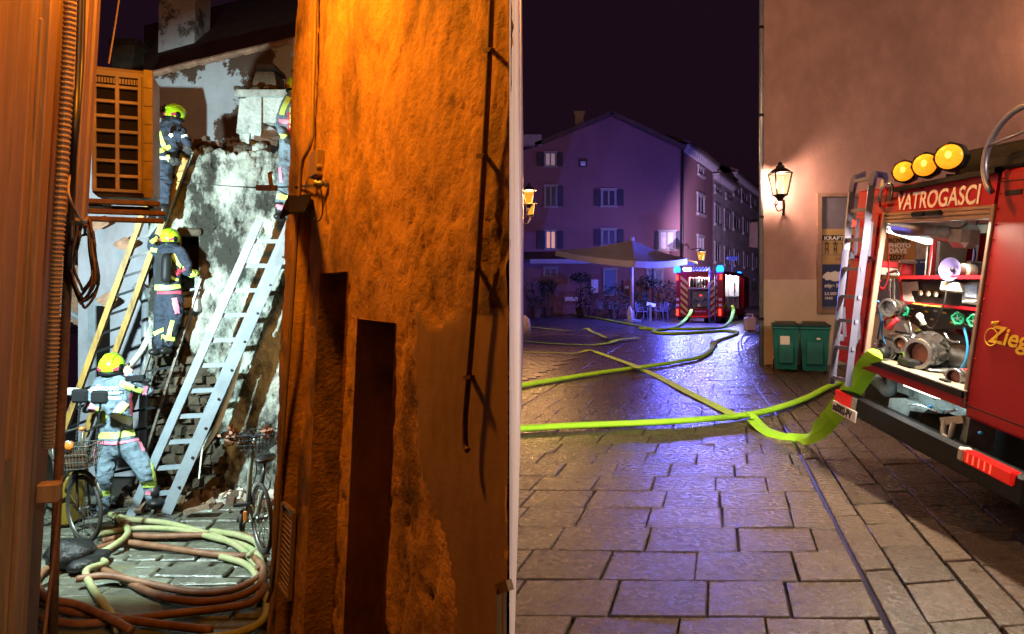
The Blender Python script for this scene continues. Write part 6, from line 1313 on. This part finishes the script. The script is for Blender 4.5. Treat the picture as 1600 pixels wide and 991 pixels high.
# ================================================================== firefighters
m_navy = mat('navy_turnout_cloth', (.022, .032, .055), .8, var=.35, scale=9, bump=1.0, bscale=22, bdist=.03, dirt_or_shade=(.05, .045, .04), dscale=5, dpos=(.55, .75))
m_navy_lit = mat('floodlit_navy_cloth', (.15, .20, .25), .8, var=.3, scale=9, bump=1.0, bscale=20, bdist=.035, dirt_or_shade=(.05, .06, .07), dscale=5, dpos=(.55, .75))  # navy cloth again, paled in colour for the floodlight falling on it
m_refl = mat('yellow_reflective_band', (.62, .85, .16), .45, var=.15, scale=30)
m_reflw = mat('silver_reflective_band', (.75, .80, .72), .35, var=.1, scale=30)
m_redc = mat('red_turnout_cloth', (.48, .05, .09), .7, var=.2)
m_pinkc = mat('pink_reflective_trim', (.75, .22, .32), .5, var=.1)
m_helm = mat('neon_helmet', (.45, .95, .02), .3, var=.08, coat=.4)
m_glove = mat('dark_glove', (.03, .028, .028), .7, var=.3); m_gloven = mat('neon_glove', (.5, .75, .12), .6, var=.2)
m_boot = mat('black_boot', (.012, .012, .013), .45, var=.3)
m_skin = mat('skin', (.5, .3, .22), .55, var=.08)
def remesh(b, voxel=.017, it=6):
    me = bpy.data.meshes.new('t'); me.from_pydata(b.v, [], b.f); o = bpy.data.objects.new('t', me); COL.objects.link(o)
    r = o.modifiers.new('r', 'REMESH'); r.mode = 'VOXEL'; r.voxel_size = voxel
    s = o.modifiers.new('s', 'SMOOTH'); s.factor = .5; s.iterations = it
    dg = bpy.context.evaluated_depsgraph_get(); m2 = bpy.data.meshes.new_from_object(o.evaluated_get(dg), depsgraph=dg)
    out = MB(); out.v = [tuple(v.co) for v in m2.vertices]; out.f = [tuple(p.vertices) for p in m2.polygons]; out.m = [0] * len(out.f)
    bpy.data.objects.remove(o); bpy.data.meshes.remove(me); bpy.data.meshes.remove(m2); return out
class Person:
    def __init__(s, label, Y, foot, cloth, k=1.0):
        s.Y = Y; s.k = k; s.b = MB(); s.cloth = cloth; s.t = thing('person', foot, label, 'person', 'firefighters in the alley')
    def p(s, j): return P(j[0], j[1], s.Y + (j[2] if len(j) > 2 else 0))
    def limb(s, js, rs, flat=1.0):
        pts = [s.p(j) for j in js]; pp_ = catmull(pts, 5); n = len(pp_); m = len(rs) - 1
        rr = [rs[min(int(i / (n - 1) * m), m - 1)] * (1 - (i / (n - 1) * m - min(int(i / (n - 1) * m), m - 1))) + rs[min(int(i / (n - 1) * m), m - 1) + 1] * (i / (n - 1) * m - min(int(i / (n - 1) * m), m - 1)) for i in range(n)]
        s.b.tube(pp_, rr, 14, flat=flat, up=(0, 1, 0))
        for q, r in ((pts[0], rs[0]), (pts[-1], rs[-1])): s.b.ell(q, r, r * flat if flat < 1 else r, r)
    def folds(s, amp=.02):
        for i, v in enumerate(s.b.v):
            f = amp * fbm((v[0] * 9 + v[2] * 4, v[1] * 9, v[2] * 16), 3); s.b.v[i] = (v[0] + f, v[1] - f, v[2])
    def done(s):
        s.b = remesh(s.b); s.folds(); s.body = s.b.obj('body', s.cloth, s.t, smooth=True)
        s.bvh = BVHTree.FromPolygons([Vector(v) for v in s.b.v], s.b.f)
    def strip(s, name, pts, w, m, off=.010, nw=4, ns=6):
        pts = [Vector(q) for q in pts]; path = []
        for a, c in zip(pts, pts[1:]):
            for i in range(ns): path.append(a.lerp(c, i / ns))
        path.append(pts[-1]); b = MB(); idx = {}
        for i, q in enumerate(path):
            d = (path[min(i + 1, len(path) - 1)] - path[max(i - 1, 0)]).normalized(); nn = Vector((-d.y, d.x))
            for j in range(nw + 1):
                z = q + nn * w * (j / nw - .5); r = ray(z.x, z.y).normalized(); h = s.bvh.ray_cast(CAM, r)
                if h[0] is not None: idx[i, j] = len(b.v); b.v.append(tuple(h[0] + h[1] * off if h[1].dot(r) < 0 else h[0] - r * off))
        for i in range(len(path) - 1):
            for j in range(nw):
                q = [(i, j), (i + 1, j), (i + 1, j + 1), (i, j + 1)]
                if all(k in idx for k in q):
                    vs = [Vector(b.v[idx[k]]) for k in q]
                    if max((vs[x] - vs[y_]).length for x in range(4) for y_ in range(x)) < .13: b.f.append(tuple(idx[k] for k in q)); b.m.append(0)
        if b.f: return b.obj(name, m, s.t, smooth=True)
    def helmet(s, c, r, yaw=0., tilt=0., visor=True):
        o = s.p(c); M = (Matrix.Rotation(yaw, 3, 'Z') @ Matrix.Rotation(tilt, 3, 'Y')); rm = r / F * s.Y * .92
        hb = MB(); hb.ell(o, rm, rm * 1.12, rm * 1.02, M, 20, 14)
        hb.v = [tuple(o + (Vector(v) - o) * (1 if (Vector(v) - o).z > -rm * .45 else .93)) for v in hb.v]
        h = hb.obj('helmet', m_helm, s.t, smooth=True)
        piece('crest', h, m_helm, lambda b: [b.tube([o + M @ Vector((x * rm, rm * 1.10 * math.cos(t), rm * (1.03 - abs(x) * .25) * math.sin(t))) for t in [.35 + i * .27 for i in range(10)]], .016, 6) for x in (-.35, 0, .35)], True)
        piece('side_plate', h, m_bl, lambda b: [b.ell(o + M @ Vector((sx * rm * .88, -rm * .35, -rm * .15)), rm * .16, rm * .42, rm * .34, M, 10, 6) for sx in (-1, 1)], True)
        piece('neck_guard', h, m_bl, lambda b: b.tube([o + M @ Vector((rm * .86 * math.cos(t), rm * .95 * math.sin(t), -rm * .62)) for t in [i * .314 for i in range(20)]], rm * .16, 8, closed=True), True)
        piece('trim', h, m_redc, lambda b: [b.bar(o + M @ Vector((sx * rm * .5, -rm * 1.0, -rm * .32)), o + M @ Vector((sx * rm * .85, -rm * .62, -rm * .12)), .02, .03) for sx in (-1, 1)])
        if visor: piece('face', h, m_skin, lambda b: b.ell(o + M @ Vector((0, rm * .35, -rm * .55)), rm * .62, rm * .6, rm * .75, M, 12, 8), True)
        return h
    def hand(s, c, d, m, r=.042):
        o = s.p(c); d = Vector(d).normalized(); sd_ = d.cross(Vector((0, 1, 0))).normalized(); up = sd_.cross(d)
        b = MB(); b.ell(o, r * 1.05, r * .8, r * 1.05)
        for k in range(4):
            q = o + sd_ * (k - 1.5) * r * .5; L = r * (1.5, 1.8, 1.7, 1.3)[k]
            b.tube([q, q + d * L * .7, q + d * L * 1.1 + up * L * .35, q + d * L * 1.1 + up * L * .8], [r * .27, r * .26, r * .24, r * .2], 6)
        b.tube([o - sd_ * r * .8, o - sd_ * r * 1.2 + d * r * .5, o - sd_ * r * .9 + d * r * 1.0 + up * r * .3], [r * .3, r * .28, r * .22], 6)
        return b.obj('glove', m, s.t, smooth=True)
    def boot(s, c, fx=0., fy=.1):
        o = s.p(c); return piece('boot', s.t, m_boot, lambda b: (b.tube([o + Vector((0, 0, .16)), o + Vector((0, 0, .02))], [.062, .058], 10), b.ell(o + Vector((fx * .5, -fy * .4, -.01)), .055 + abs(fx) * .5, .11, .05, None, 12, 8)), True)

# --- A: lower left, seen from behind
A = Person('firefighter in floodlit navy suit seen from behind at the foot of the ladders', 7.3, AG(185, 800), m_navy_lit)
A.limb([(177, 590), (178, 606), (179, 640), (181, 668), (182, 690)], [.10, .185, .20, .185, .205], .66)
A.limb([(158, 599), (197, 598)], [.085, .085])
A.limb([(156, 600), (146, 620, -.02), (143, 638, -.10)], [.078, .068, .055]); A.limb([(143, 636, -.10), (136, 640, .12)], [.055, .045])
A.limb([(200, 600), (218, 603), (232, 611, -.06)], [.08, .072, .062]); A.limb([(232, 611, -.06), (218, 598, -.16), (204, 588, -.2)], [.062, .055, .045])
A.limb([(168, 690), (165, 718), (164, 745, -.05), (162, 770), (161, 793)], [.125, .115, .09, .08, .07])
A.limb([(196, 690), (212, 712), (226, 736, -.08), (233, 756), (238, 777)], [.125, .115, .092, .08, .068])
A.limb([(177, 584), (178, 594)], [.06, .07])
A.done()
A.helmet((175, 571, .0), 19.5, .15, 0); A.hand((201, 584, -.2), (-.3, -.2, .8), m_skin); A.hand((134, 640, .14), (-.4, .5, 0), m_glove)
A.boot((161, 800), -.02, .12); A.boot((240, 782), .08, .08)
A.strip('collar', [(160, 592), (178, 586), (196, 592)], 9, m_navy_lit)
for (pp_, w_, m_, nm) in (([(152, 622), (190, 622)], 4, m_reflw, 'back_print'), ([(154, 613.5), (190, 613.5)], 3.4, m_reflw, 'back_print'), ([(188, 598), (206, 606), (222, 612)], 9, m_refl, 'shoulder_band'), ([(196, 629), (177, 648), (210, 664)], 10, m_reflw, 'chevron_band'), ([(200, 632), (186, 648), (211, 658)], 3, m_refl, 'chevron_band'),
    ([(152, 638), (164, 651), (152, 664)], 9, m_refl, 'chevron_band'), ([(148, 680), (180, 681), (215, 675)], 10, m_refl, 'waist_band'), ([(150, 691), (180, 693), (216, 687)], 4, m_pinkc, 'hem_trim'), ([(206, 616), (207, 640), (214, 668)], 10, m_redc, 'side_panel'), ([(227, 603), (226, 619)], 6, m_pinkc, 'cuff_trim'), ([(216, 604), (214, 616)], 7, m_refl, 'sleeve_band'), ([(138, 633), (150, 640)], 8, m_pinkc, 'cuff_trim'), ([(141, 612), (157, 603)], 7, m_reflw, 'sleeve_band'),
    ([(148, 777), (176, 767)], 9, m_refl, 'shin_band'), ([(219, 757), (248, 757)], 9, m_refl, 'shin_band'), ([(237, 722), (242, 752)], 6, m_refl, 'knee_strip'), ([(218, 688), (226, 704)], 9, m_pinkc, 'thigh_patch'), ([(150, 697), (151, 722)], 4, m_pinkc, 'thigh_patch'), ([(228, 770), (238, 770)], 7, m_pinkc, 'ankle_patch')): A.strip(nm, pp_, w_, m_)
afr = Frame(P(150, 612, 7.3 - .17), (1, .0, 0), (0, 0, 1)); text_obj('VATROGASCI', 'back_lettering', afr, .0, .015, .058, m_reflw, A.t, 0, sx=.72, bold=.001)
rad = thing('portable_radio', A.p((212, 589, -.22)), 'black radio held to the head by the lower firefighter', 'radio')
piece('body', rad, m_bl, lambda b: b.bar(A.p((198, 592, -.24)), A.p((226, 590, -.24)), .05, .06)); piece('microphone', rad, m_bl, lambda b: b.ell(A.p((230, 595, -.24)), .045, .03, .03)); piece('aerial', rad, m_bl, lambda b: b.tube([A.p((198, 591, -.24)), A.p((190, 586, -.26))], .008, 6))
# --- B: on the dark ladder
B = Person('firefighter climbing the dark ladder in front of the wall opening', 7.6, P(255, 552, 7.6), m_navy)
B.limb([(264, 383), (264, 395), (262, 420), (262, 440), (263, 458)], [.09, .155, .165, .15, .16], .7)
B.limb([(248, 393), (281, 393)], [.075, .07]); B.limb([(247, 394), (238, 384, .02), (242, 370, .1)], [.068, .058, .05]); B.limb([(242, 370, .1), (250, 356, .15)], [.05, .04])
B.limb([(281, 396), (292, 412, -.05), (291, 424, -.04)], [.068, .06, .052]); B.limb([(290, 425, -.04), (299, 428, .0)], [.05, .042])
B.limb([(255, 460), (253, 485, -.03), (251, 505), (247, 540)], [.10, .09, .075, .062]); B.limb([(272, 460), (273, 485, -.03), (270, 507), (262, 538)], [.10, .09, .075, .062])
B.limb([(265, 380), (264, 388)], [.055, .06]); B.done()
B.helmet((266, 372), 14.5, -.1); B.hand((299, 428, 0), (.2, .3, .3), m_gloven, .045); B.hand((250, 356, .15), (.1, .2, 1), m_skin, .036); B.boot((246, 548), -.02, .05); B.boot((261, 546), 0, .05)
for (pp_, w_, m_, nm) in (([(243, 449), (262, 450), (281, 447)], 8, m_refl, 'waist_band'), ([(270, 398), (279, 412), (285, 420)], 7, m_refl, 'chevron_band'), ([(262, 408), (260, 432)], 6, m_refl, 'chevron_band'), ([(258, 430), (278, 438)], 4, m_refl, 'back_band'), ([(236, 380), (246, 372)], 6, m_refl, 'sleeve_band'), ([(236, 390), (246, 392)], 6, m_refl, 'sleeve_band'), ([(246, 458), (282, 457)], 4, m_redc, 'hem_trim'), ([(274, 428), (288, 418)], 8, m_redc, 'side_panel'), ([(272, 466), (277, 490)], 8, m_pinkc, 'thigh_patch'),
    ([(241, 522), (256, 514)], 6, m_refl, 'shin_band'), ([(252, 526), (272, 530)], 7, m_refl, 'shin_band'), ([(270, 500), (263, 528)], 6, m_refl, 'knee_strip')): B.strip(nm, pp_, w_, m_)
tk = thing('air_cylinder', B.p((262, 405, -.2)), 'dark breathing air set on the back of the climbing firefighter', 'air cylinder')
piece('bottle', tk, m_bl, lambda b: b.lathe(B.p((259, 440, -.17)), (.04, 0, 1), [(.02, -.02), (.05, .01), (.055, .05), (.055, .26), (.04, .31), (.015, .33)], 14), True); piece('backplate', tk, m_bl, lambda b: b.bar(B.p((254, 442, -.13)), B.p((255, 396, -.13)), .15, .03, up=(0, 1, 0)))
# --- C: at the top of the wooden ladder
C_ = Person('firefighter leaning over the ruined wall head behind the air conditioner', 7.55, P(250, 335, 7.55), m_navy)
C_.limb([(272, 190), (266, 203), (258, 222), (252, 245), (250, 258)], [.085, .15, .165, .15, .155], .75)
C_.limb([(252, 203), (282, 206)], [.07, .068]); C_.limb([(250, 206), (243, 226, -.06), (252, 240, -.14)], [.068, .06, .052]); C_.limb([(252, 240, -.14), (266, 250, -.14)], [.05, .04])
C_.limb([(282, 207), (292, 220, -.03), (293, 228, .0)], [.062, .055, .045]); C_.limb([(246, 258), (246, 285), (245, 315), (244, 335)], [.10, .088, .07, .06]); C_.limb([(257, 258), (256, 285), (255, 330)], [.10, .085, .06])
C_.limb([(274, 186), (270, 194)], [.055, .06]); C_.done()
C_.helmet((274, 178), 14.5, -.35, .15); C_.hand((269, 251, -.15), (.8, 0, -.2), m_glove); C_.hand((292, 230, -.02), (.3, .1, -.9), m_glove); C_.boot((244, 342)); C_.boot((255, 340))
for (pp_, w_, m_, nm) in (([(249, 206), (254, 222), (257, 232)], 6, m_refl, 'chest_band'), ([(244, 240), (256, 234), (266, 229)], 7, m_refl, 'waist_band'), ([(250, 246), (262, 248)], 4, m_reflw, 'belt'), ([(262, 243), (266, 252)], 5, m_refl, 'cuff_band'), ([(284, 214), (292, 212)], 4, m_reflw, 'sleeve_band'), ([(240, 318), (250, 318)], 6, m_refl, 'shin_band'), ([(246, 225), (240, 228)], 5, m_refl, 'sleeve_band')): C_.strip(nm, pp_, w_, m_)
tc = thing('chest_torch', C_.p((267, 212, -.17)), 'small lit torch clipped on the chest of the upper firefighter', 'torch')
piece('barrel', tc, m_bl, lambda b: b.lathe(C_.p((266, 210, -.12)), (.1, -1, -.1), [(.022, 0), (.022, .08), (.028, .1)], 10)); piece('lens', tc, m_led, lambda b: b.ell(C_.p((267, 211.5, -.225)), .02, .012, .018))
# --- D: top right, half behind the ochre house
D_ = Person('firefighter on top of the aluminium ladder half hidden by the ochre house', 7.7, P(442, 342, 7.7), m_navy_lit)
D_.limb([(460, 148), (459, 162), (458, 190), (456, 212), (455, 226)], [.085, .145, .15, .135, .14], .72)
D_.limb([(448, 164), (472, 164)], [.072, .07]); D_.limb([(447, 166), (440, 184), (438, 200, -.06)], [.068, .062, .055]); D_.limb([(438, 200, -.06), (447, 214, -.14)], [.054, .045])
D_.limb([(472, 166), (480, 190), (478, 210)], [.065, .06, .05]); D_.limb([(450, 226), (448, 255), (444, 284, -.05), (440, 310), (439, 330)], [.105, .095, .08, .068, .06]); D_.limb([(463, 226), (464, 258), (462, 290), (460, 330)], [.1, .09, .075, .06])
D_.limb([(460, 144), (460, 152)], [.055, .06]); D_.done()
D_.helmet((460, 135), 14, .2); D_.hand((448, 216, -.15), (.5, 0, -.4), m_glove); D_.boot((438, 338), -.01, .05); D_.boot((460, 338))
for (pp_, w_, m_, nm) in (([(452, 152), (443, 172), (441, 180)], 8, m_refl, 'sleeve_band'), ([(436, 190), (452, 191)], 7, m_pinkc, 'chest_band'), ([(437, 212), (455, 216)], 6, m_refl, 'cuff_band'), ([(456, 168), (456, 200)], 6, m_refl, 'chest_band'), ([(452, 175), (452, 208)], 5, m_redc, 'side_panel'), ([(448, 220), (464, 219)], 6, m_refl, 'waist_band'), ([(430, 305), (450, 310)], 9, m_refl, 'shin_band'), ([(432, 322), (446, 326)], 6, m_pinkc, 'ankle_patch'), ([(438, 262), (440, 286)], 4, m_pinkc, 'thigh_patch')): D_.strip(nm, pp_, w_, m_)

# ================================================================== bicycles
m_tyre = mat('shade_dark_tyre', (.022, .018, .015), .7, var=.3); m_chrome = mat('shade_dark_chrome', (.16, .15, .14), .4, metal=.9, var=.2); m_bframe = mat('shade_dark_bike_paint', (.03, .035, .03), .35, var=.3, dirt_or_shade=(.10, .06, .03), dscale=9)  # bicycle colours darkened to stand for the shade the left one is in
m_bgrey = mat('grey_green_bike', (.16, .17, .14), .4, var=.2); m_reflo = mat('glowing_orange_reflector', (.28, .09, .015), .3, emit=(1, .25, .02), estr=.08)  # faint glow put in for light caught by bell, lens and reflector
def wheel(t, c, ax, r, nm='wheel', spk=18):
    ax = Vector(ax).normalized(); a = ax.orthogonal().normalized(); bb = ax.cross(a); ci = lambda q, rr: c + a * (rr * math.cos(q)) + bb * (rr * math.sin(q))
    w = piece(nm, t, m_tyre, lambda b: b.tube([ci(i * math.pi / 20, r - .016) for i in range(40)], .018, 8, closed=True), True)
    piece('rim', w, m_chrome, lambda b: b.tube([ci(i * math.pi / 20, r - .04) for i in range(40)], .010, 6, closed=True), True)
    piece('hub', w, m_chrome, lambda b: b.lathe(c, ax, [(.02, -.05), (.03, -.04), (.015, -.02), (.015, .02), (.03, .04), (.02, .05)], 10))
    piece('spokes', w, m_chrome, lambda b: [b.bar(c + ax * (.03 if i % 2 else -.03), ci(i * 2 * math.pi / spk, r - .04), .004, .004) for i in range(spk)])['kind'] = 'stuff'
    return w
YB = 6.35
bk1 = thing('bicycle', AG(135, 850), 'old dark bicycle with front basket and headlamp against the left wall', 'bicycle', 'bicycles parked in the alley')
wc = P(131, 795, YB); ax1 = Vector((.51, .86, .0))
wheel(bk1, wc, ax1, .335)
fwd = Vector((-.86, .51, 0)).normalized()
hd = P(127, 715, YB + .08)
piece('fork', bk1, m_bframe, lambda b: [b.tube([hd + ax1.normalized() * s * .045 + Vector((0, 0, .02)), wc + ax1.normalized() * s * .055], .013, 8) for s in (-1, 1)] + [b.tube([hd, hd + Vector((0, .03, .28))], .017, 8)], True)
piece('mudguard', bk1, m_bframe, lambda b: b.tube([wc + fwd * (.37 * math.cos(t)) + Vector((0, 0, .37 * math.sin(t))) for t in [.3 + i * .2 for i in range(13)]], .028, 8, flat=.35, up=(.51, .86, 0)), True)
hb = hd + Vector((0, .03, .30))
piece('handlebar', bk1, m_chrome, lambda b: b.tube(catmull([P(160, 665, YB - .2), P(148, 668, YB - .1), P(136, 674, YB), tuple(hb), P(112, 672, YB + .12), P(96, 676, YB + .1)], 6), .012, 8), True)
piece('grip', bk1, m_black, lambda b: b.tube([P(162, 664, YB - .22), P(147, 668, YB - .1)], .018, 8)); piece('grip', bk1, m_black, lambda b: b.tube([P(96, 676, YB + .1), P(106, 674, YB + .11)], .018, 8))
piece('bell', bk1, m_reflo, lambda b: b.ell(P(128, 670, YB - .03), .03, .03, .025), True)
hl = piece('headlamp', bk1, m_chrome, lambda b: b.lathe(P(108, 697, YB - .25), (.25, -1, .1), [(.02, -.06), (.05, -.01), (.055, .03), (.05, .035)], 16), True); piece('lens', hl, m_reflo, lambda b: b.lathe(P(108, 697, YB - .285), (.25, -1, .1), [(.045, 0), (.03, .012), (.001, .016)], 16), True)
def basket(b, x0, x1, y0, y1, Y, dp_, n=7):
    q = [P(x0, y0, Y), P(x1, y0 - 2, Y), P(x1, y0 - 2, Y) + Vector((0, dp_, 0)), P(x0, y0, Y) + Vector((0, dp_, 0))]; w = [P(x0 + 5, y1, Y), P(x1 - 4, y1 - 2, Y), P(x1 - 4, y1 - 2, Y) + Vector((0, dp_ * .8, 0)), P(x0 + 5, y1, Y) + Vector((0, dp_ * .8, 0))]
    for i in range(4):
        for k in range(n): b.tube([q[i].lerp(q[(i + 1) % 4], k / n), w[i].lerp(w[(i + 1) % 4], k / n)], .0032, 4)
        for t in (0, .35, .7, 1.0): b.tube([q[i].lerp(w[i], t), q[(i + 1) % 4].lerp(w[(i + 1) % 4], t)], .0035 if t else .006, 4)
    for k in range(1, n): b.tube([w[0].lerp(w[1], k / n), w[3].lerp(w[2], k / n)], .003, 4)
piece('basket', bk1, m_bframe, lambda b: basket(b, 96, 136, 700, 735, YB - .28, .25))['kind'] = 'stuff'
piece('basket_liner', bk1, mat('shade_dark_cardboard', (.05, .025, .014), .8), lambda b: b.hexa([P(103, 733, YB - .25), P(131, 731, YB - .25), P(131, 731, YB - .06), P(103, 733, YB - .06), P(99, 705, YB - .27), P(134, 704, YB - .27), P(134, 704, YB - .04), P(99, 705, YB - .04)]))  # liner colour darkened to stand for shade
piece('frame', bk1, m_bframe, lambda b: (b.tube([hd + Vector((0, .03, .15)), hd + fwd * .55 + Vector((0, 0, -.1)), hd + fwd * .75 + Vector((0, 0, .05))], .017, 8), b.tube([hd + Vector((0, .03, .1)), hd + fwd * .5 + Vector((0, 0, -.42))], .017, 8), b.tube([hd + fwd * .5 + Vector((0, 0, -.42)), hd + fwd * .62 + Vector((0, 0, .2))], .017, 8)), True)
wheel(bk1, wc + fwd * 1.08, ax1, .335)
piece('saddle', bk1, m_black, lambda b: b.ell(hd + fwd * .66 + Vector((0, 0, .24)), .09, .14, .04), True)
# mirrors on curled stems at the left (a second handlebar behind)
for (x, y_, w_, h_, lab) in ((124, 619, 26, 22, 'black square mirror on a curled stem, left of the pair'), (155, 621, 27, 21, 'black square mirror on a stem in front of the firefighter')):
    t = thing('scooter_mirror', P(x, 690, 6.75), lab, 'mirror', 'mirrors above the left bicycle'); c = P(x, y_, 6.75); k = 6.75 / 1000
    piece('housing', t, m_bl, lambda b: b.bbox(c.x - w_ * k / 2, c.x + w_ * k / 2, c.y - .02, c.y + .03, c.z - h_ * k / 2, c.z + h_ * k / 2, r=.025)); piece('stem', t, m_bl, lambda b: b.tube(catmull([P(x + 2, y_ + 10, 6.77), P(x - 1, y_ + 35, 6.75), P(x - 5, y_ + 70, 6.7)], 12), [.013 if i % 2 else .009 for i in range(25)], 8))
torch = thing('hand_lamp', P(108, 610, 6.9), 'white bright hand lamp lying left of the mirrors', 'lamp'); piece('body', torch, m_white2, lambda b: b.lathe(P(104, 612, 6.9), (1, .1, -.05), [(.03, 0), (.045, .02), (.045, .1), (.03, .14)], 12), True)
# black bags under the bike
def bag(b, c, rx, ry, rz, sd):
    b.ell(c, rx, ry, rz, None, 18, 12); b.v = [tuple(Vector(v) + (Vector(v) - c) * .35 * fbm((v[0] * 5 + sd, v[1] * 5, v[2] * 5))) for v in b.v]
for (x, y_, rx, rz, lab) in ((108, 850, .20, .13, 'black rubbish bag slumped under the left bicycle'), (140, 856, .13, .08, 'small black bag in front of the left bicycle wheel')):
    tag(piece('rubbish_bag', None, mat('black_plastic_bag', (.012, .012, .012), .25, bump=.8, bscale=14, bdist=.04), lambda b: bag(b, AG(x, y_ + 18, rz * .8), rx, .2, rz, x), True), lab, 'bag', 'bags by the left bicycle')
bx_ = tag(MB().bbox(*[P(98, 0, 6.9).x, P(116, 0, 6.9).x], 6.8, 7.1, ZA + .02, P(0, 778, 6.9).z + .25, r=.03).obj('yellow_crate', mat('shade_dark_yellow_plastic', (.16, .10, .008), .5)), 'yellow plastic crate behind the left bicycle', 'crate')  # crate's yellow darkened to stand for the shade there
# right bicycle
YC = 5.75
bk2 = thing('bicycle', AG(395, 870), 'grey folding bicycle with wire basket against the ochre house', 'bicycle', 'bicycles parked in the alley')
ax2 = Vector((.97, .22, 0)); wr = P(409, 810, 5.55); wheel(bk2, wr, Vector((.8, .6, 0)), .30)
hh = P(388, 752, YC + .05)
piece('steering_tube', bk2, m_bgrey, lambda b: b.tube([P(388, 800, YC), P(390, 745, YC), P(395, 700, YC - .02), P(399, 684, YC - .03)], [.024, .022, .017, .017], 10), True)
piece('frame', bk2, m_bgrey, lambda b: (b.tube([P(390, 790, YC), P(397, 812, YC - .05), P(403, 800, YC - .1), P(409, 770, YC - .12)], [.026, .026, .024, .02], 10), b.tube([P(407, 815, 5.6), P(399, 812, YC - .05)], .018, 8)), True)
piece('front_fork', bk2, m_bgrey, lambda b: b.tube([P(388, 798, YC), P(381, 815, YC + .03), P(379, 830, YC + .03)], .02, 8), True)
wheel(bk2, P(379, 812, YC + .02), Vector((.97, .22, 0)), .10)
piece('handlebar', bk2, m_bl, lambda b: b.tube(catmull([P(353, 680, YC + .02), P(372, 678, YC), P(395, 683, YC - .03), P(410, 680, YC - .08), P(428, 678, YC - .12)], 5), .013, 8), True)
piece('grip', bk2, m_black, lambda b: b.tube([P(353, 680, YC + .02), P(372, 678, YC)], .021, 8)); piece('grip', bk2, m_black, lambda b: b.tube([P(413, 680, YC - .08), P(428, 678, YC - .12)], .021, 8))
piece('basket', bk2, m_blackm, lambda b: basket(b, 369, 424, 682, 704, YC - .2, .28, 9))['kind'] = 'stuff'
piece('saddle', bk2, m_black, lambda b: b.ell(P(415, 716, YC - .12), .085, .13, .035), True); piece('seat_post', bk2, m_chrome, lambda b: b.tube([P(415, 722, YC - .12), P(408, 765, YC - .12)], .016, 8), True)
rl = piece('reflector', bk2, m_reflo, lambda b: b.bbox(P(381, 0, YC - .1).x, P(387, 0, YC - .1).x, YC - .12, YC - .1, P(0, 808, YC).z, P(0, 792, YC).z, r=.006)); piece('pedal', bk2, m_black, lambda b: (b.bar(P(366, 790, YC - .05), P(390, 788, YC - .05), .04, .025), b.bar(P(388, 790, YC - .05), P(396, 812, YC - .08), .02, .015)))
piece('cable', bk2, m_black, lambda b: (b.tube(catmull([P(392, 684, YC - .06), P(396, 705, YC - .14), P(401, 735, YC - .12), P(394, 760, YC - .06)], 6), .005, 6), b.tube(catmull([P(416, 745, YC - .15), P(422, 752, YC - .2), P(420, 765, YC - .2), P(414, 766, YC - .15)], 6), .007, 6)))
for (x, y_) in ((364, 682), (420, 676)):
    def dry(b):
        for k in range(60):
            c = P(x + random.gauss(0, 6), y_ + random.gauss(0, 6), YC - .1 + random.gauss(0, .04)); a = Vector((random.gauss(0, 1), random.gauss(0, 1), random.gauss(0, 1))).normalized(); d = a.orthogonal().normalized(); s = .028; b.add([c - a * s, c + d * s * .5, c + a * s, c - d * s * .5], [(0, 1, 2, 3)])
    o = piece('dry_flowers', None, mat('dry_brown_flowers', (.20, .09, .05), .8, var=.5), dry); tag(o, 'clump of dry brown flowers tied to the %s of the folding bicycle handlebar' % ('left end' if x < 400 else 'right end'), 'flowers')
